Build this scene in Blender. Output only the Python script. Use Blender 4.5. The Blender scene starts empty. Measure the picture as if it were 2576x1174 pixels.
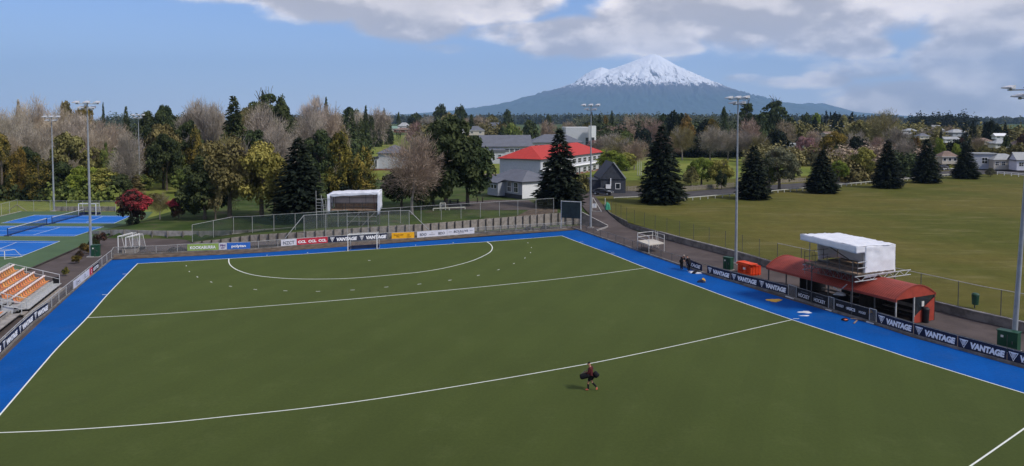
import bpy, math, random
import numpy as np
from mathutils import Vector, Matrix, noise
R = math.radians
S = bpy.context.scene
col = S.collection
# ---------------------------------------------------------------- camera, sky, sun, exposure
CAMH, PITCH, FV, PX, PY = 16.8, 0.043, 1777.8, 1288.0, 377.1
cd = bpy.data.cameras.new('camera'); cam = bpy.data.objects.new('camera', cd); col.objects.link(cam)
cam.location = (0, 0, CAMH); cam.rotation_euler = (math.pi/2-PITCH, 0, 0)
cd.sensor_width = 36; cd.lens = 36*FV/2576; cd.shift_y = -(587-PY)/2576
cd.clip_start = 0.5; cd.clip_end = 200000
S.camera = cam
S.view_settings.view_transform = 'Standard'; S.view_settings.look = 'None'
S.view_settings.exposure = EXPO = 0.0; S.view_settings.gamma = 1
SUN_EL, SUN_AZ = R(46), R(120)      # azimuth measured from +Y towards +X
S.render.engine = 'CYCLES'
S.cycles.transparent_max_bounces = 24; S.cycles.max_bounces = 6; S.cycles.volume_bounces = 1
S.cycles.use_denoising = True
W = bpy.data.worlds.new('World'); S.world = W; W.use_nodes = True
def nd(nt, t, **kw):
    n = nt.nodes.new(t)
    for k, v in kw.items(): setattr(n, k, v)
    return n
def mth(nt, op, a, b=None, c=None, clamp=False):
    n = nt.nodes.new('ShaderNodeMath'); n.operation = op; n.use_clamp = clamp
    for i, v in enumerate((a, b, c)):
        if v is None: continue
        if isinstance(v, (int, float)): n.inputs[i].default_value = v
        else: nt.links.new(v, n.inputs[i])
    return n.outputs[0]
def mixc(nt, f, a, b, blend='MIX'):
    n = nt.nodes.new('ShaderNodeMix'); n.data_type = 'RGBA'; n.blend_type = blend
    for s, v in ((n.inputs[0], f), (n.inputs[6], a), (n.inputs[7], b)):
        if isinstance(v, (int, float)): s.default_value = v
        elif isinstance(v, tuple): s.default_value = (*v, 1) if len(v) == 3 else v
        else: nt.links.new(v, s)
    return n.outputs[2]
def ramp(nt, f, lo, hi, smooth=True):
    n = nt.nodes.new('ShaderNodeMapRange'); n.interpolation_type = 'SMOOTHSTEP' if smooth else 'LINEAR'
    nt.links.new(f, n.inputs[0]); n.inputs[1].default_value = lo; n.inputs[2].default_value = hi
    return n.outputs[0]
def build_world():
    nt = W.node_tree; nt.nodes.clear()
    out = nd(nt, 'ShaderNodeOutputWorld'); bg = nd(nt, 'ShaderNodeBackground'); bg.inputs[1].default_value = 0.135
    nt.links.new(bg.outputs[0], out.inputs[0])
    sky = nd(nt, 'ShaderNodeTexSky', sky_type='NISHITA', sun_disc=False)
    sky.sun_elevation = SUN_EL; sky.sun_rotation = SUN_AZ; sky.air_density = 1.0; sky.dust_density = 0.6; sky.ozone_density = 1.5
    tc = nd(nt, 'ShaderNodeTexCoord'); sp = nd(nt, 'ShaderNodeSeparateXYZ'); nt.links.new(tc.outputs['Generated'], sp.inputs[0])
    x, y, z = sp.outputs
    ysafe = mth(nt, 'MAXIMUM', y, 0.05)
    a = mth(nt, 'DIVIDE', x, ysafe); b = mth(nt, 'DIVIDE', z, ysafe)
    cv = nd(nt, 'ShaderNodeCombineXYZ'); nt.links.new(a, cv.inputs[0]); nt.links.new(b, cv.inputs[1])
    # wobble the cloud outlines
    def noi(scale, detail, rough, vec=None, stretch=(1, 1, 1), w=0.0, dist=0.0, off=(0, 0, 0)):
        n = nd(nt, 'ShaderNodeTexNoise', noise_dimensions='4D'); n.inputs['Scale'].default_value = scale
        n.inputs['Detail'].default_value = detail; n.inputs['Roughness'].default_value = rough; n.inputs['W'].default_value = w
        n.inputs['Distortion'].default_value = dist
        m = nd(nt, 'ShaderNodeVectorMath', operation='MULTIPLY_ADD'); m.inputs[1].default_value = stretch; m.inputs[2].default_value = off
        nt.links.new(vec or tc.outputs['Generated'], m.inputs[0]); nt.links.new(m.outputs[0], n.inputs['Vector'])
        return n.outputs['Fac']
    n1 = noi(5.0, 8, 0.6, stretch=(1, 1, 2.0)); n2 = noi(3.0, 3, 0.5, stretch=(1, 1, 2.6), w=3.3); n3 = noi(17, 8, 0.66, stretch=(1, 1, 1.9), w=7.1)
    # x, y, rx, ry, weight in picture pixels: soft lumps of cover in direction space
    L = [(640, -50, 300, 75, 1), (820, -20, 240, 90, 1.1), (1040, 20, 200, 95, 1.15), (1230, -10, 200, 95, 1.1), (1300, 85, 150, 42, .8),
         (1480, 95, 230, 62, 1.), (1640, 60, 190, 100, 1), (1900, 20, 300, 120, 1.1), (2060, 70, 230, 95, 1), (2220, -10, 300, 110, 1),
         (2480, 30, 230, 130, 1), (2430, 150, 200, 90, 1), (2560, 210, 220, 120, 1), (2180, 170, 190, 42, .7), (2010, 208, 170, 22, .62), (2080, 200, 90, 34, .75),
         (2310, 258, 250, 60, 1.2), (2500, 285, 280, 60, 1.3), (800, 112, 90, 18, .36), (1130, 125, 120, 20, .5), (2250, 235, 220, 40, .8), (1880, 200, 90, 18, .5), (1660, 120, 130, 30, 1.), (1400, 120, 120, 28, .9), (2150, 120, 130, 45, 1.), (2400, 235, 160, 40, .8)]
    tot = None
    for (cx, cy, rx, ry, w) in L:
        s = nd(nt, 'ShaderNodeVectorMath', operation='SUBTRACT'); nt.links.new(cv.outputs[0], s.inputs[0])
        s.inputs[1].default_value = ((cx-PX)/FV, (300.6-cy)/FV, 0)
        m = nd(nt, 'ShaderNodeVectorMath', operation='MULTIPLY'); nt.links.new(s.outputs[0], m.inputs[0]); m.inputs[1].default_value = (FV/rx, FV/ry, 0)
        l = nd(nt, 'ShaderNodeVectorMath', operation='LENGTH'); nt.links.new(m.outputs[0], l.inputs[0])
        g = mth(nt, 'MULTIPLY', mth(nt, 'SUBTRACT', 1.0, ramp(nt, l.outputs['Value'], 0.35, 1.45)), w)
        tot = g if tot is None else mth(nt, 'MAXIMUM', tot, g)
    back = mth(nt, 'MULTIPLY', ramp(nt, n2, 0.42, 0.58), 0.9)      # scattered cloud elsewhere in the sky
    up = ramp(nt, b, 0.19, 0.34)
    front = ramp(nt, y, 0.1, 0.35)
    keep = mth(nt, 'MULTIPLY', front, mth(nt, 'SUBTRACT', 1.0, up))
    cover = mth(nt, 'ADD', mth(nt, 'MULTIPLY', tot, keep), mth(nt, 'MULTIPLY', back, mth(nt, 'SUBTRACT', 1.0, keep)))
    dens = mth(nt, 'ADD', cover, mth(nt, 'MULTIPLY', mth(nt, 'SUBTRACT', n1, 0.5), 1.1))
    dens = mth(nt, 'ADD', dens, mth(nt, 'MULTIPLY', mth(nt, 'SUBTRACT', n3, 0.5), 0.75))
    alpha = ramp(nt, dens, 0.32, 0.78)
    m1 = noi(9.0, 5, 0.5, stretch=(1, 1, 1.9), w=2.2); m2 = noi(9.0, 5, 0.5, stretch=(1, 1, 1.9), w=2.2, off=(.012, -.006, .035))   # lit from above right: compare with the cloud a little towards the sun
    shade = mth(nt, 'ADD', mth(nt, 'MULTIPLY', mth(nt, 'SUBTRACT', m1, m2), 3.2), mth(nt, 'MULTIPLY', n3, 0.55))
    shade = ramp(nt, shade, 0.02, 0.62)
    thick = ramp(nt, dens, 0.55, 1.35)
    cc = mixc(nt, shade, (5.2, 4.6, 4.35), (12.0, 10.6, 9.6))
    cc = mixc(nt, mth(nt, 'MULTIPLY', thick, 0.6), cc, (4.0, 3.55, 3.25))
    zz = mth(nt, 'MAXIMUM', z, 0.0)
    hz = mth(nt, 'POWER', mth(nt, 'SUBTRACT', 1.0, mth(nt, 'MINIMUM', zz, 1.0)), 9.0)
    skyc = mixc(nt, 1.0, sky.outputs[0], (.40, .66, 1.10), 'MULTIPLY')
    skyc = mixc(nt, mth(nt, 'MULTIPLY', hz, 0.95), skyc, (6.0, 6.6, 7.9))
    nt.links.new(mixc(nt, mth(nt, 'MULTIPLY', alpha, 0.93), skyc, cc), bg.inputs[0])
build_world()
sd = bpy.data.lights.new('sun', 'SUN'); so = bpy.data.objects.new('sun', sd); col.objects.link(so)
sd.energy = 3.2; sd.angle = R(9); sd.color = (1.0, 0.95, 0.87)
sv = Vector((math.sin(SUN_AZ)*math.cos(SUN_EL), math.cos(SUN_AZ)*math.cos(SUN_EL), math.sin(SUN_EL)))
so.rotation_euler = sv.to_track_quat('Z', 'Y').to_euler(); so.location = (60, 0, 80)
# ---------------------------------------------------------------- placing helpers
def _dir(x, y):
    a = (x-PX)/FV; b = -(y-PY)/FV; c, s = math.cos(PITCH), math.sin(PITCH)
    return a, c+b*s, -s+b*c
def G(x, y, z=0.0):
    a, dy, dz = _dir(x, y); t = (z-CAMH)/dz
    return Vector((a*t, dy*t, z))
def AT(x, d, z=0.0):            # at depth d metres
    a, dy, dz = _dir(x, 500); return Vector((a*d/dy, d, z))
def ZAT(y, d):
    a, dy, dz = _dir(PX, y); return CAMH+dz/dy*d
def smooth(t):
    t = max(0., min(1., t)); return t*t*(3-2*t)
def interp(x, xs, ys): return float(np.interp(x, xs, ys))
def tag(o, label=None, cat=None, group=None, kind=None):
    if label: o['label'] = label
    if cat: o['category'] = cat
    if group: o['group'] = group
    if kind: o['kind'] = kind
    return o
def empty(name, loc=(0, 0, 0), rz=0.0, label=None, cat=None, group=None):
    o = bpy.data.objects.new(name, None); col.objects.link(o); o.location = loc; o.rotation_euler = (0, 0, rz)
    return tag(o, label, cat, group)
# ---------------------------------------------------------------- materials
M = {}
def mat(name, c, rough=0.8, sheen=0.0, stint=(1, 1, 1), metal=0.0, var=0.12, scale=1.5, bump=0.0, bscale=20, spec=0.3, c2=None, detail=5, thr=(0.35, 0.65), trans=0.0, objvar=0.0, extra=None):
    m = bpy.data.materials.new(name); m.use_nodes = True; nt = m.node_tree
    p = nt.nodes['Principled BSDF']; p.inputs['Roughness'].default_value = rough; p.inputs['Metallic'].default_value = metal
    p.inputs['Specular IOR Level'].default_value = spec
    if sheen: p.inputs['Sheen Weight'].default_value = sheen; p.inputs['Sheen Roughness'].default_value = .5; p.inputs['Sheen Tint'].default_value = (*stint, 1)
    tc = nd(nt, 'ShaderNodeTexCoord'); v = tc.outputs['Object']
    n = nd(nt, 'ShaderNodeTexNoise'); n.inputs['Scale'].default_value = scale; n.inputs['Detail'].default_value = detail; n.inputs['Roughness'].default_value = .6
    nt.links.new(v, n.inputs['Vector'])
    if c2 is None: c2 = tuple(min(1, k*(1+var)) for k in c); c1 = tuple(k*(1-var) for k in c)
    else: c1 = c
    out = mixc(nt, ramp(nt, n.outputs['Fac'], *thr), c1, c2)
    if extra: out = extra(nt, out, v)
    if objvar:
        oi = nd(nt, 'ShaderNodeObjectInfo')
        k = mth(nt, 'ADD', 1-objvar, mth(nt, 'MULTIPLY', oi.outputs['Random'], 2*objvar))
        hs = nd(nt, 'ShaderNodeHueSaturation'); nt.links.new(out, hs.inputs['Color']); nt.links.new(k, hs.inputs['Value']); 
        h = mth(nt, 'ADD', 0.485, mth(nt, 'MULTIPLY', mth(nt, 'FRACT', mth(nt, 'MULTIPLY', oi.outputs['Random'], 7.13)), 0.03)); nt.links.new(h, hs.inputs['Hue'])
        out = hs.outputs[0]
    nt.links.new(out, p.inputs['Base Color'])
    if bump:
        b = nd(nt, 'ShaderNodeTexNoise'); b.inputs['Scale'].default_value = bscale; b.inputs['Detail'].default_value = 4; nt.links.new(v, b.inputs['Vector'])
        bb = nd(nt, 'ShaderNodeBump'); bb.inputs['Strength'].default_value = bump; nt.links.new(b.outputs['Fac'], bb.inputs['Height']); nt.links.new(bb.outputs[0], p.inputs['Normal'])
    if trans:
        t = nd(nt, 'ShaderNodeBsdfTranslucent'); nt.links.new(out, t.inputs[0]); mx = nd(nt, 'ShaderNodeMixShader'); mx.inputs[0].default_value = trans
        nt.links.new(p.outputs[0], mx.inputs[1]); nt.links.new(t.outputs[0], mx.inputs[2]); nt.links.new(mx.outputs[0], nt.nodes['Material Output'].inputs[0])
    M[name] = m; return m
def netmat(name, c, fac):       # woven wire / net: mostly open
    m = bpy.data.materials.new(name); m.use_nodes = True; nt = m.node_tree; p = nt.nodes['Principled BSDF']
    p.inputs['Base Color'].default_value = (*c, 1); p.inputs['Roughness'].default_value = .6
    t = nd(nt, 'ShaderNodeBsdfTransparent'); mx = nd(nt, 'ShaderNodeMixShader')
    tc = nd(nt, 'ShaderNodeTexCoord'); n = nd(nt, 'ShaderNodeTexNoise'); n.inputs['Scale'].default_value = .5; nt.links.new(tc.outputs['Object'], n.inputs['Vector'])
    f = mth(nt, 'ADD', fac*.7, mth(nt, 'MULTIPLY', n.outputs['Fac'], fac*.6)); nt.links.new(f, mx.inputs[0])
    nt.links.new(t.outputs[0], mx.inputs[1]); nt.links.new(p.outputs[0], mx.inputs[2]); nt.links.new(mx.outputs[0], nt.nodes['Material Output'].inputs[0]); M[name] = m
def wear(c3, amt=.35):        # worn and dusty patches, faint roller bands, then grain
    def f(nt, out, v):
        n = nd(nt, 'ShaderNodeTexNoise'); n.inputs['Scale'].default_value = .35; n.inputs['Detail'].default_value = 9; n.inputs['Roughness'].default_value = .75; nt.links.new(v, n.inputs['Vector'])
        o = mixc(nt, mth(nt, 'MULTIPLY', ramp(nt, n.outputs['Fac'], .5, .75), amt), out, c3)
        wv = nd(nt, 'ShaderNodeTexWave'); wv.inputs['Scale'].default_value = .085; wv.inputs['Distortion'].default_value = .6; mp = nd(nt, 'ShaderNodeVectorRotate', rotation_type='Z_AXIS'); mp.inputs['Angle'].default_value = R(24); nt.links.new(v, mp.inputs['Vector']); nt.links.new(mp.outputs[0], wv.inputs['Vector'])
        hs = nd(nt, 'ShaderNodeHueSaturation'); nt.links.new(o, hs.inputs['Color']); nt.links.new(mth(nt, 'ADD', .97, mth(nt, 'MULTIPLY', ramp(nt, wv.outputs['Fac'], .45, .55), .06)), hs.inputs['Value'])
        return turf_extra(1.1)(nt, hs.outputs[0], v)
    return f
def turf_extra(amt=0.5):
    def f(nt, out, v):
        n = nd(nt, 'ShaderNodeTexNoise'); n.inputs['Scale'].default_value = 5; n.inputs['Detail'].default_value = 6; n.inputs['Roughness'].default_value = .8; nt.links.new(v, n.inputs['Vector'])
        k = mth(nt, 'ADD', 1-amt/2, mth(nt, 'MULTIPLY', n.outputs['Fac'], amt))
        hs = nd(nt, 'ShaderNodeHueSaturation'); nt.links.new(out, hs.inputs['Color']); nt.links.new(k, hs.inputs['Value']); return hs.outputs[0]
    return f
def grass_extra(c3, sc=.06, lo=.5, hi=.7, stretch=(1, 1, 1)):
    def f(nt, out, v):
        m = nd(nt, 'ShaderNodeVectorMath', operation='MULTIPLY'); m.inputs[1].default_value = stretch; nt.links.new(v, m.inputs[0])
        n = nd(nt, 'ShaderNodeTexNoise'); n.inputs['Scale'].default_value = sc; n.inputs['Detail'].default_value = 8; n.inputs['Roughness'].default_value = .7; nt.links.new(m.outputs[0], n.inputs['Vector'])
        o = mixc(nt, ramp(nt, n.outputs['Fac'], lo, hi), out, c3)
        n2 = nd(nt, 'ShaderNodeTexNoise'); n2.inputs['Scale'].default_value = .55; n2.inputs['Detail'].default_value = 7; n2.inputs['Roughness'].default_value = .75; nt.links.new(v, n2.inputs['Vector'])
        hs = nd(nt, 'ShaderNodeHueSaturation'); nt.links.new(o, hs.inputs['Color']); nt.links.new(mth(nt, 'ADD', .55, mth(nt, 'MULTIPLY', n2.outputs['Fac'], .9)), hs.inputs['Value'])
        return turf_extra(.6)(nt, hs.outputs[0], v)
    return f
mat('turf', (.042, .055, .012), .9, sheen=.13, stint=(.8, 1, .28), var=.07, scale=.09, spec=.1, extra=wear((.085, .10, .035)))
mat('blue_turf', (.0, .070, .30), .9, sheen=.05, stint=(.1, .6, 1), var=.07, scale=.12, spec=.1, extra=wear((.035, .10, .27), .4))
mat('line_white', (.72, .74, .66), .8, var=.05)
mat('court_green', (.072, .122, .055), .8, var=.06, scale=.3, spec=.2, extra=turf_extra(.2))
mat('court_blue', (.008, .13, .46), .8, var=.05, scale=.3, spec=.2, extra=turf_extra(.2))
mat('field_grass', (.082, .088, .018), .95, var=.1, scale=.035, spec=.05, c2=(.118, .104, .026), thr=(.38, .62), extra=grass_extra((.16, .14, .055), .22, .5, .74, (.35, 1.6, 1)))
mat('park_grass', (.12, .155, .03), .95, c2=(.20, .215, .05), scale=.05, spec=.05, extra=grass_extra((.09, .1, .04), .15, .55, .75))
mat('bank_grass', (.035, .06, .016), .95, c2=(.075, .10, .03), scale=.2, spec=.05, extra=grass_extra((.09, .075, .05), .35, .5, .7))
mat('farmland', (.045, .075, .022), .95, c2=(.09, .12, .035), scale=.006, spec=.05, extra=grass_extra((.05, .05, .03), .02, .5, .62))
mat('asphalt', (.075, .07, .07), .95, var=.15, scale=.4, spec=.1, extra=turf_extra(.5))
mat('brown_path', (.095, .077, .072), .95, var=.15, scale=.35, spec=.1, extra=turf_extra(.5))
mat('soil', (.12, .09, .068), .95, var=.3, scale=1.2, spec=.1, extra=turf_extra(.7))
mat('concrete', (.30, .28, .26), .9, var=.2, scale=1.5, bump=.2, extra=turf_extra(.3))
mat('old_concrete', (.17, .155, .14), .9, var=.3, scale=1.2, extra=turf_extra(.5))
mat('timber_wall', (.33, .29, .25), .9, c2=(.22, .195, .165), scale=2.5, extra=turf_extra(.5))
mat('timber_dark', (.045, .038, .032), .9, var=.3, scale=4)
mat('galvanised', (.42, .43, .44), .5, .5, var=.12, scale=3)
mat('pole_grey', (.25, .27, .29), .5, .3, var=.1, scale=2)
mat('rail_grey', (.36, .36, .35), .6, .2, var=.15, scale=4)
mat('dark_steel', (.05, .048, .045), .6, .4, var=.3, scale=5)
mat('scaffold', (.26, .25, .24), .5, .5, var=.25, scale=4)
mat('white_paint', (.78, .78, .78), .6, var=.04, scale=3)
mat('white_dirty', (.62, .61, .57), .7, var=.12, scale=3)
mat('cream_paint', (.55, .50, .42), .7, var=.06)
mat('grey_paint', (.34, .36, .40), .7, var=.05, scale=2)
mat('pale_grey_paint', (.50, .51, .54), .7, var=.05, scale=2)
mat('charcoal_paint', (.045, .05, .062), .7, var=.15, scale=2)
mat('tarp', (.74, .75, .79), .45, var=.06, scale=.8, bump=.35, bscale=2.2, spec=.4)
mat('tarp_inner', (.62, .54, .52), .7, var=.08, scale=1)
mat('ply', (.30, .20, .13), .8, var=.2, scale=2)
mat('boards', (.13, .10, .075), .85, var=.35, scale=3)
mat('red_roof', (.25, .042, .028), .55, var=.12, scale=1.2, spec=.3)
mat('red_wall', (.33, .05, .03), .6, var=.12, scale=2)
mat('tile_red', (.44, .04, .03), .7, var=.08, scale=1.5, extra=turf_extra(.3))
mat('roof_grey', (.13, .137, .16), .6, var=.08, scale=.6, extra=turf_extra(.2))
mat('roof_pale', (.33, .34, .34), .6, var=.1, scale=.6)
mat('roof_brown', (.20, .14, .11), .8, var=.15, scale=.8)
mat('roof_green', (.20, .30, .24), .7, var=.1)
mat('brick', (.22, .10, .07), .85, var=.2, scale=3)
mat('window_glass', (.02, .025, .03), .12, 0, var=.2, scale=2, spec=.7)
mat('navy', (.012, .017, .045), .6, var=.15, scale=2)
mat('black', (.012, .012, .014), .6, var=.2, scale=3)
mat('screen_dark', (.010, .022, .026), .35, var=.3, scale=2, spec=.5)
mat('lettering_white', (.85, .86, .88), .7, var=.03)
mat('lettering_grey', (.10, .11, .14), .7, var=.03)
mat('lettering_purple', (.12, .05, .20), .7, var=.03)
mat('sign_white', (.62, .62, .68), .6, var=.04)
mat('sign_red', (.50, .03, .055), .6, var=.05)
mat('sign_lime', (.26, .38, .09), .6, var=.05)
mat('sign_blue', (.03, .14, .50), .6, var=.05)
mat('sign_orange', (.85, .42, .01), .6, var=.05)
mat('orange_lettering', (.30, .12, .01), .7, var=.05)
mat('orange_plastic', (.80, .085, .02), .5, var=.08)
mat('seat_orange', (.60, .24, .085), .5, var=.14, scale=2, objvar=.18)
mat('seat_fade', (.85, .72, .68), .6, var=.08, objvar=.1)
mat('cabinet_green', (.012, .06, .032), .5, var=.1)
mat('court_net', (.012, .03, .10), .8)
mat('bark', (.11, .09, .07), .95, var=.3, scale=4)
mat('bark_pale', (.26, .23, .20), .95, var=.2, scale=4)
mat('picket', (.30, .26, .21), .9, c2=(.20, .17, .14), scale=3)
mat('rail_pale', (.50, .50, .42), .85, var=.12, scale=3)
mat('car_black', (.012, .012, .015), .18, .3, var=.1, spec=.6)
mat('car_silver', (.45, .47, .5), .25, .6, var=.05, spec=.6)
mat('tyre', (.015, .015, .015), .9)
mat('lamp_glass', (.55, .57, .6), .2, .2, spec=.6)
mat('skin', (.42, .22, .14), .6, var=.05)
mat('hair_dark', (.015, .011, .009), .8)
mat('hair_pale', (.45, .40, .33), .8)
mat('cloth_black', (.006, .006, .008), .9, var=.2)
mat('cloth_maroon', (.075, .010, .012), .9, var=.2)
mat('cloth_white', (.6, .6, .62), .9)
mat('shoe_pink', (.75, .16, .10), .6)
mat('mustard', (.78, .42, .05), .8, var=.1)
mat('green_cloth', (.05, .30, .18), .7)
netmat('wire', (.30, .31, .31), .10); netmat('wire_dark', (.012, .03, .022), .55); netmat('wire_low', (.20, .20, .20), .34)
netmat('wire_thin', (.10, .11, .09), .10); netmat('court_mesh', (.015, .03, .09), .45); netmat('goal_net', (.5, .5, .5), .10)
def fol(name, dark, light, trans=.22, objvar=.16, sc=.5):
    mat(name, dark, .8, c2=light, scale=sc, detail=8, thr=(.40, .62), trans=trans, objvar=objvar, spec=.15, extra=turf_extra(.9))
fol('leaf_dark', (.024, .036, .014), (.085, .105, .038), .1)
fol('leaf_black', (.009, .015, .010), (.024, .034, .018), .12, .12)
fol('leaf_green', (.055, .08, .02), (.18, .21, .05), .1)
fol('leaf_olive', (.10, .09, .032), (.26, .225, .085), .1)
fol('leaf_yellow', (.14, .135, .03), (.36, .32, .08), .12)
fol('leaf_lime', (0.1150, 0.1610, 0.0230), (0.2990, 0.3450, 0.0575), .3)
fol('leaf_gold', (.025, .034, .01), (.27, .22, .045), .1, sc=.8)
fol('leaf_amber', (0.0840, 0.0660, 0.0180), (0.3120, 0.2040, 0.0480), .25)
fol('twig_tan_sunlit', (.30, .24, .175), (.58, .48, .36), .1)  # sunlight on the left wood is put into this brighter twig colour
fol('twig_sand_sunlit', (.30, .255, .20), (.58, .50, .41), .1)  # second sunlit twig tone, brightened in colour for the left wood
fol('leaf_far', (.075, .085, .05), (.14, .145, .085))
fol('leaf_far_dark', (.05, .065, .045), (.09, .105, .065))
fol('leaf_red', (.24, .045, .05), (.62, .075, .11), .25)
fol('leaf_wine', (0.0455, 0.0325, 0.0234), (0.1105, 0.0585, 0.0390), .2)
fol('leaf_pink', (.22, .12, .11), (.38, .24, .22), .25)
fol('leaf_pale', (.10, .105, .06), (.21, .20, .12), .25)
fol('twig_brown', (.20, .155, .11), (.40, .31, .22), .08)
fol('twig_grey', (.22, .19, .15), (.42, .36, .30), .08)
fol('twig_pink', (.24, .17, .13), (.42, .31, .24), .08)
fol('twig_olive', (.16, .135, .06), (.32, .27, .12), .1)
# ---------------------------------------------------------------- mesh builder
class MB:
    def __init__(s): s.v = []; s.f = []; s.m = []; s.mats = []
    def _mi(s, m):
        if m is None: return 0
        if m not in s.mats: s.mats.append(m)
        return s.mats.index(m)
    def add(s, vs, fs, m=None):
        o = len(s.v); s.v += [tuple(v) for v in vs]; s.f += [tuple(i+o for i in f) for f in fs]; s.m += [s._mi(m)]*len(fs); return s
    def box(s, c, size, rz=0.0, m=None, T=None):
        c = Vector(c); hx, hy, hz = size[0]/2, size[1]/2, size[2]/2; cs, sn = math.cos(rz), math.sin(rz)
        vs = []
        for z in (-hz, hz):
            for x, y in ((-hx, -hy), (hx, -hy), (hx, hy), (-hx, hy)):
                v = Vector((c.x+x*cs-y*sn, c.y+x*sn+y*cs, c.z+z)); vs.append(T @ v if T else v)
        return s.add(vs, [(3, 2, 1, 0), (4, 5, 6, 7), (0, 1, 5, 4), (1, 2, 6, 5), (2, 3, 7, 6), (3, 0, 4, 7)], m)
    def tube(s, a, b, r, r2=None, n=6, m=None, cap=True):
        a, b = Vector(a), Vector(b); r2 = r if r2 is None else r2; d = (b-a)
        if d.length < 1e-6: return s
        d.normalize(); u = d.orthogonal().normalized(); w = d.cross(u); vs = []
        for p, q in ((a, r), (b, r2)):
            for i in range(n):
                t = 2*math.pi*i/n; vs.append(p+u*math.cos(t)*q+w*math.sin(t)*q)
        fs = [(i, (i+1) % n, n+(i+1) % n, n+i) for i in range(n)]
        if cap: fs += [tuple(range(n-1, -1, -1)), tuple(range(n, 2*n))]
        return s.add(vs, fs, m)
    def path(s, pts, r, n=6, m=None):
        for a, b in zip(pts[:-1], pts[1:]): s.tube(a, b, r, n=n, m=m)
        return s
    def beam(s, a, b, w, h, m=None):    # box beam between two points, h vertical
        a, b = Vector(a), Vector(b); d = (b-a).normalized(); side = Vector((-d.y, d.x, 0)); side = side.normalized() if side.length > 1e-4 else Vector((1, 0, 0)); up = side.cross(d)*-1
        if up.z < 0: up = -up
        vs = [p+side*sx*w/2+up*sz*h/2 for p in (a, b) for sx, sz in ((-1, -1), (1, -1), (1, 1), (-1, 1))]
        return s.add(vs, [(3, 2, 1, 0), (4, 5, 6, 7), (0, 1, 5, 4), (1, 2, 6, 5), (2, 3, 7, 6), (3, 0, 4, 7)], m)
    def quad(s, a, b, c, d, m=None): return s.add([a, b, c, d], [(0, 1, 2, 3)], m)
    def build(s, name, m=None, parent=None, smooth_=False, loc=None):
        me = bpy.data.meshes.new(name); me.from_pydata(s.v, [], s.f); 
        for k in (s.mats if s.mats else [m]): me.materials.append(M[k] if isinstance(k, str) else k)
        if s.mats: me.polygons.foreach_set('material_index', s.m)
        if smooth_: me.polygons.foreach_set('use_smooth', [True]*len(me.polygons))
        me.update(); o = bpy.data.objects.new(name, me); col.objects.link(o)
        if parent: o.parent = parent; o.matrix_parent_inverse = parent_inv(parent)
        return o
def parent_inv(p):      # children are modelled in world space unless their parent sits at the origin
    return (Matrix.Translation(p.location) @ p.rotation_euler.to_matrix().to_4x4() @ Matrix.Diagonal((*p.scale, 1))).inverted()
def copy_tree(o, parent=None):
    c = o.copy(); col.objects.link(c); c.parent = parent
    for ch in list(o.children): copy_tree(ch, c)
    return c
def poly_sheet(name, pts, z, m, label=None, zf=None):
    import bmesh
    bm = bmesh.new(); vs = [bm.verts.new((p[0], p[1], z if zf is None else zf(p[0], p[1]))) for p in pts]
    f = bm.faces.new(vs); bmesh.ops.triangulate(bm, faces=[f], ngon_method='EAR_CLIP')
    bmesh.ops.recalc_face_normals(bm, faces=bm.faces)
    for f in bm.faces:
        if f.normal.z < 0: f.normal_flip()
    me = bpy.data.meshes.new(name); bm.to_mesh(me); bm.free(); me.materials.append(M[m]); o = bpy.data.objects.new(name, me); col.objects.link(o)
    return tag(o, label, None, None, 'structure')
def spline(pts, n=8):
    """Catmull-Rom through the points"""
    P = [Vector(p) for p in pts]; P = [P[0]*2-P[1]]+P+[P[-1]*2-P[-2]]; out = []
    for i in range(1, len(P)-2):
        for k in range(n):
            t = k/n; a, b, c, d = P[i-1], P[i], P[i+1], P[i+2]
            out.append(.5*((2*b)+(-a+c)*t+(2*a-5*b+4*c-d)*t*t+(-a+3*b-3*c+d)*t**3))
    return out+[P[-2]]
def GS(pts, z=0., n=8): return spline([G(x, y, z) for x, y in pts], n)
def strip(mb, pts, w, z, m=None):
    P = [Vector((p[0], p[1], z)) for p in pts]; L = []; Rr = []
    for i, p in enumerate(P):
        d = (P[min(i+1, len(P)-1)]-P[max(i-1, 0)]); d.z = 0; d.normalize(); s = Vector((-d.y, d.x, 0))*w/2; L.append(p+s); Rr.append(p-s)
    n = len(P); mb.add(L+Rr, [(i, n+i, n+i+1, i+1) for i in range(n-1)], m)
# ---------------------------------------------------------------- ground
WALL = [(G(485.3, 611.2, .05)), G(560, 603, .45), G(627.9, 593.6, .85), G(761.7, 584.9, 1.25), G(919.7, 573.4, 1.45), G(1069.7, 564.8, 1.55), G(1410, 537, 1.85), Vector((11.1, 112.2, 1.85))]
WX = [-62, -46]+[p.x for p in WALL]; WY = [99.5, 98.5]+[p.y for p in WALL]; WZ = [0, 0]+[p.z for p in WALL]
W2 = [(-62, 103.0), (-57, 101.0), (-50, 99.8), (-43.4, 99.6), (-38, 100.2), (-33, 101.5), (-27, 104)]
KERB = [G(2860, 900, .7), G(2700, 850, .7), G(2576, 812.3, .7), G(2455.9, 786.8, .7), G(2346, 759.4, .7), G(2150, 712, .7), G(1948.7, 662.3, .7), G(1856.6, 636, .7), G(1802.6, 622.1, .7), G(1715.2, 600.5, .7), G(1643.7, 580.7, .7), G(1578, 562.9, .6), G(1551, 548, .7), G(1533, 536.6, .8), G(1520, 516, .9)]
RUGBY = [(p.x, p.y) for p in KERB]+[(16.5, 150), (16.5, 182), (60, 190), (150, 226), (300, 285), (420, 285), (420, 20)]
RZ = .8
def inpoly(x, y, P):
    c = False; n = len(P)
    for i in range(n):
        x1, y1 = P[i]; x2, y2 = P[i-1]
        if (y1 > y) != (y2 > y) and x < (x2-x1)*(y-y1)/(y2-y1)+x1: c = not c
    return c
def w2y(x): return interp(x, [p[0] for p in W2], [p[1] for p in W2])
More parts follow.
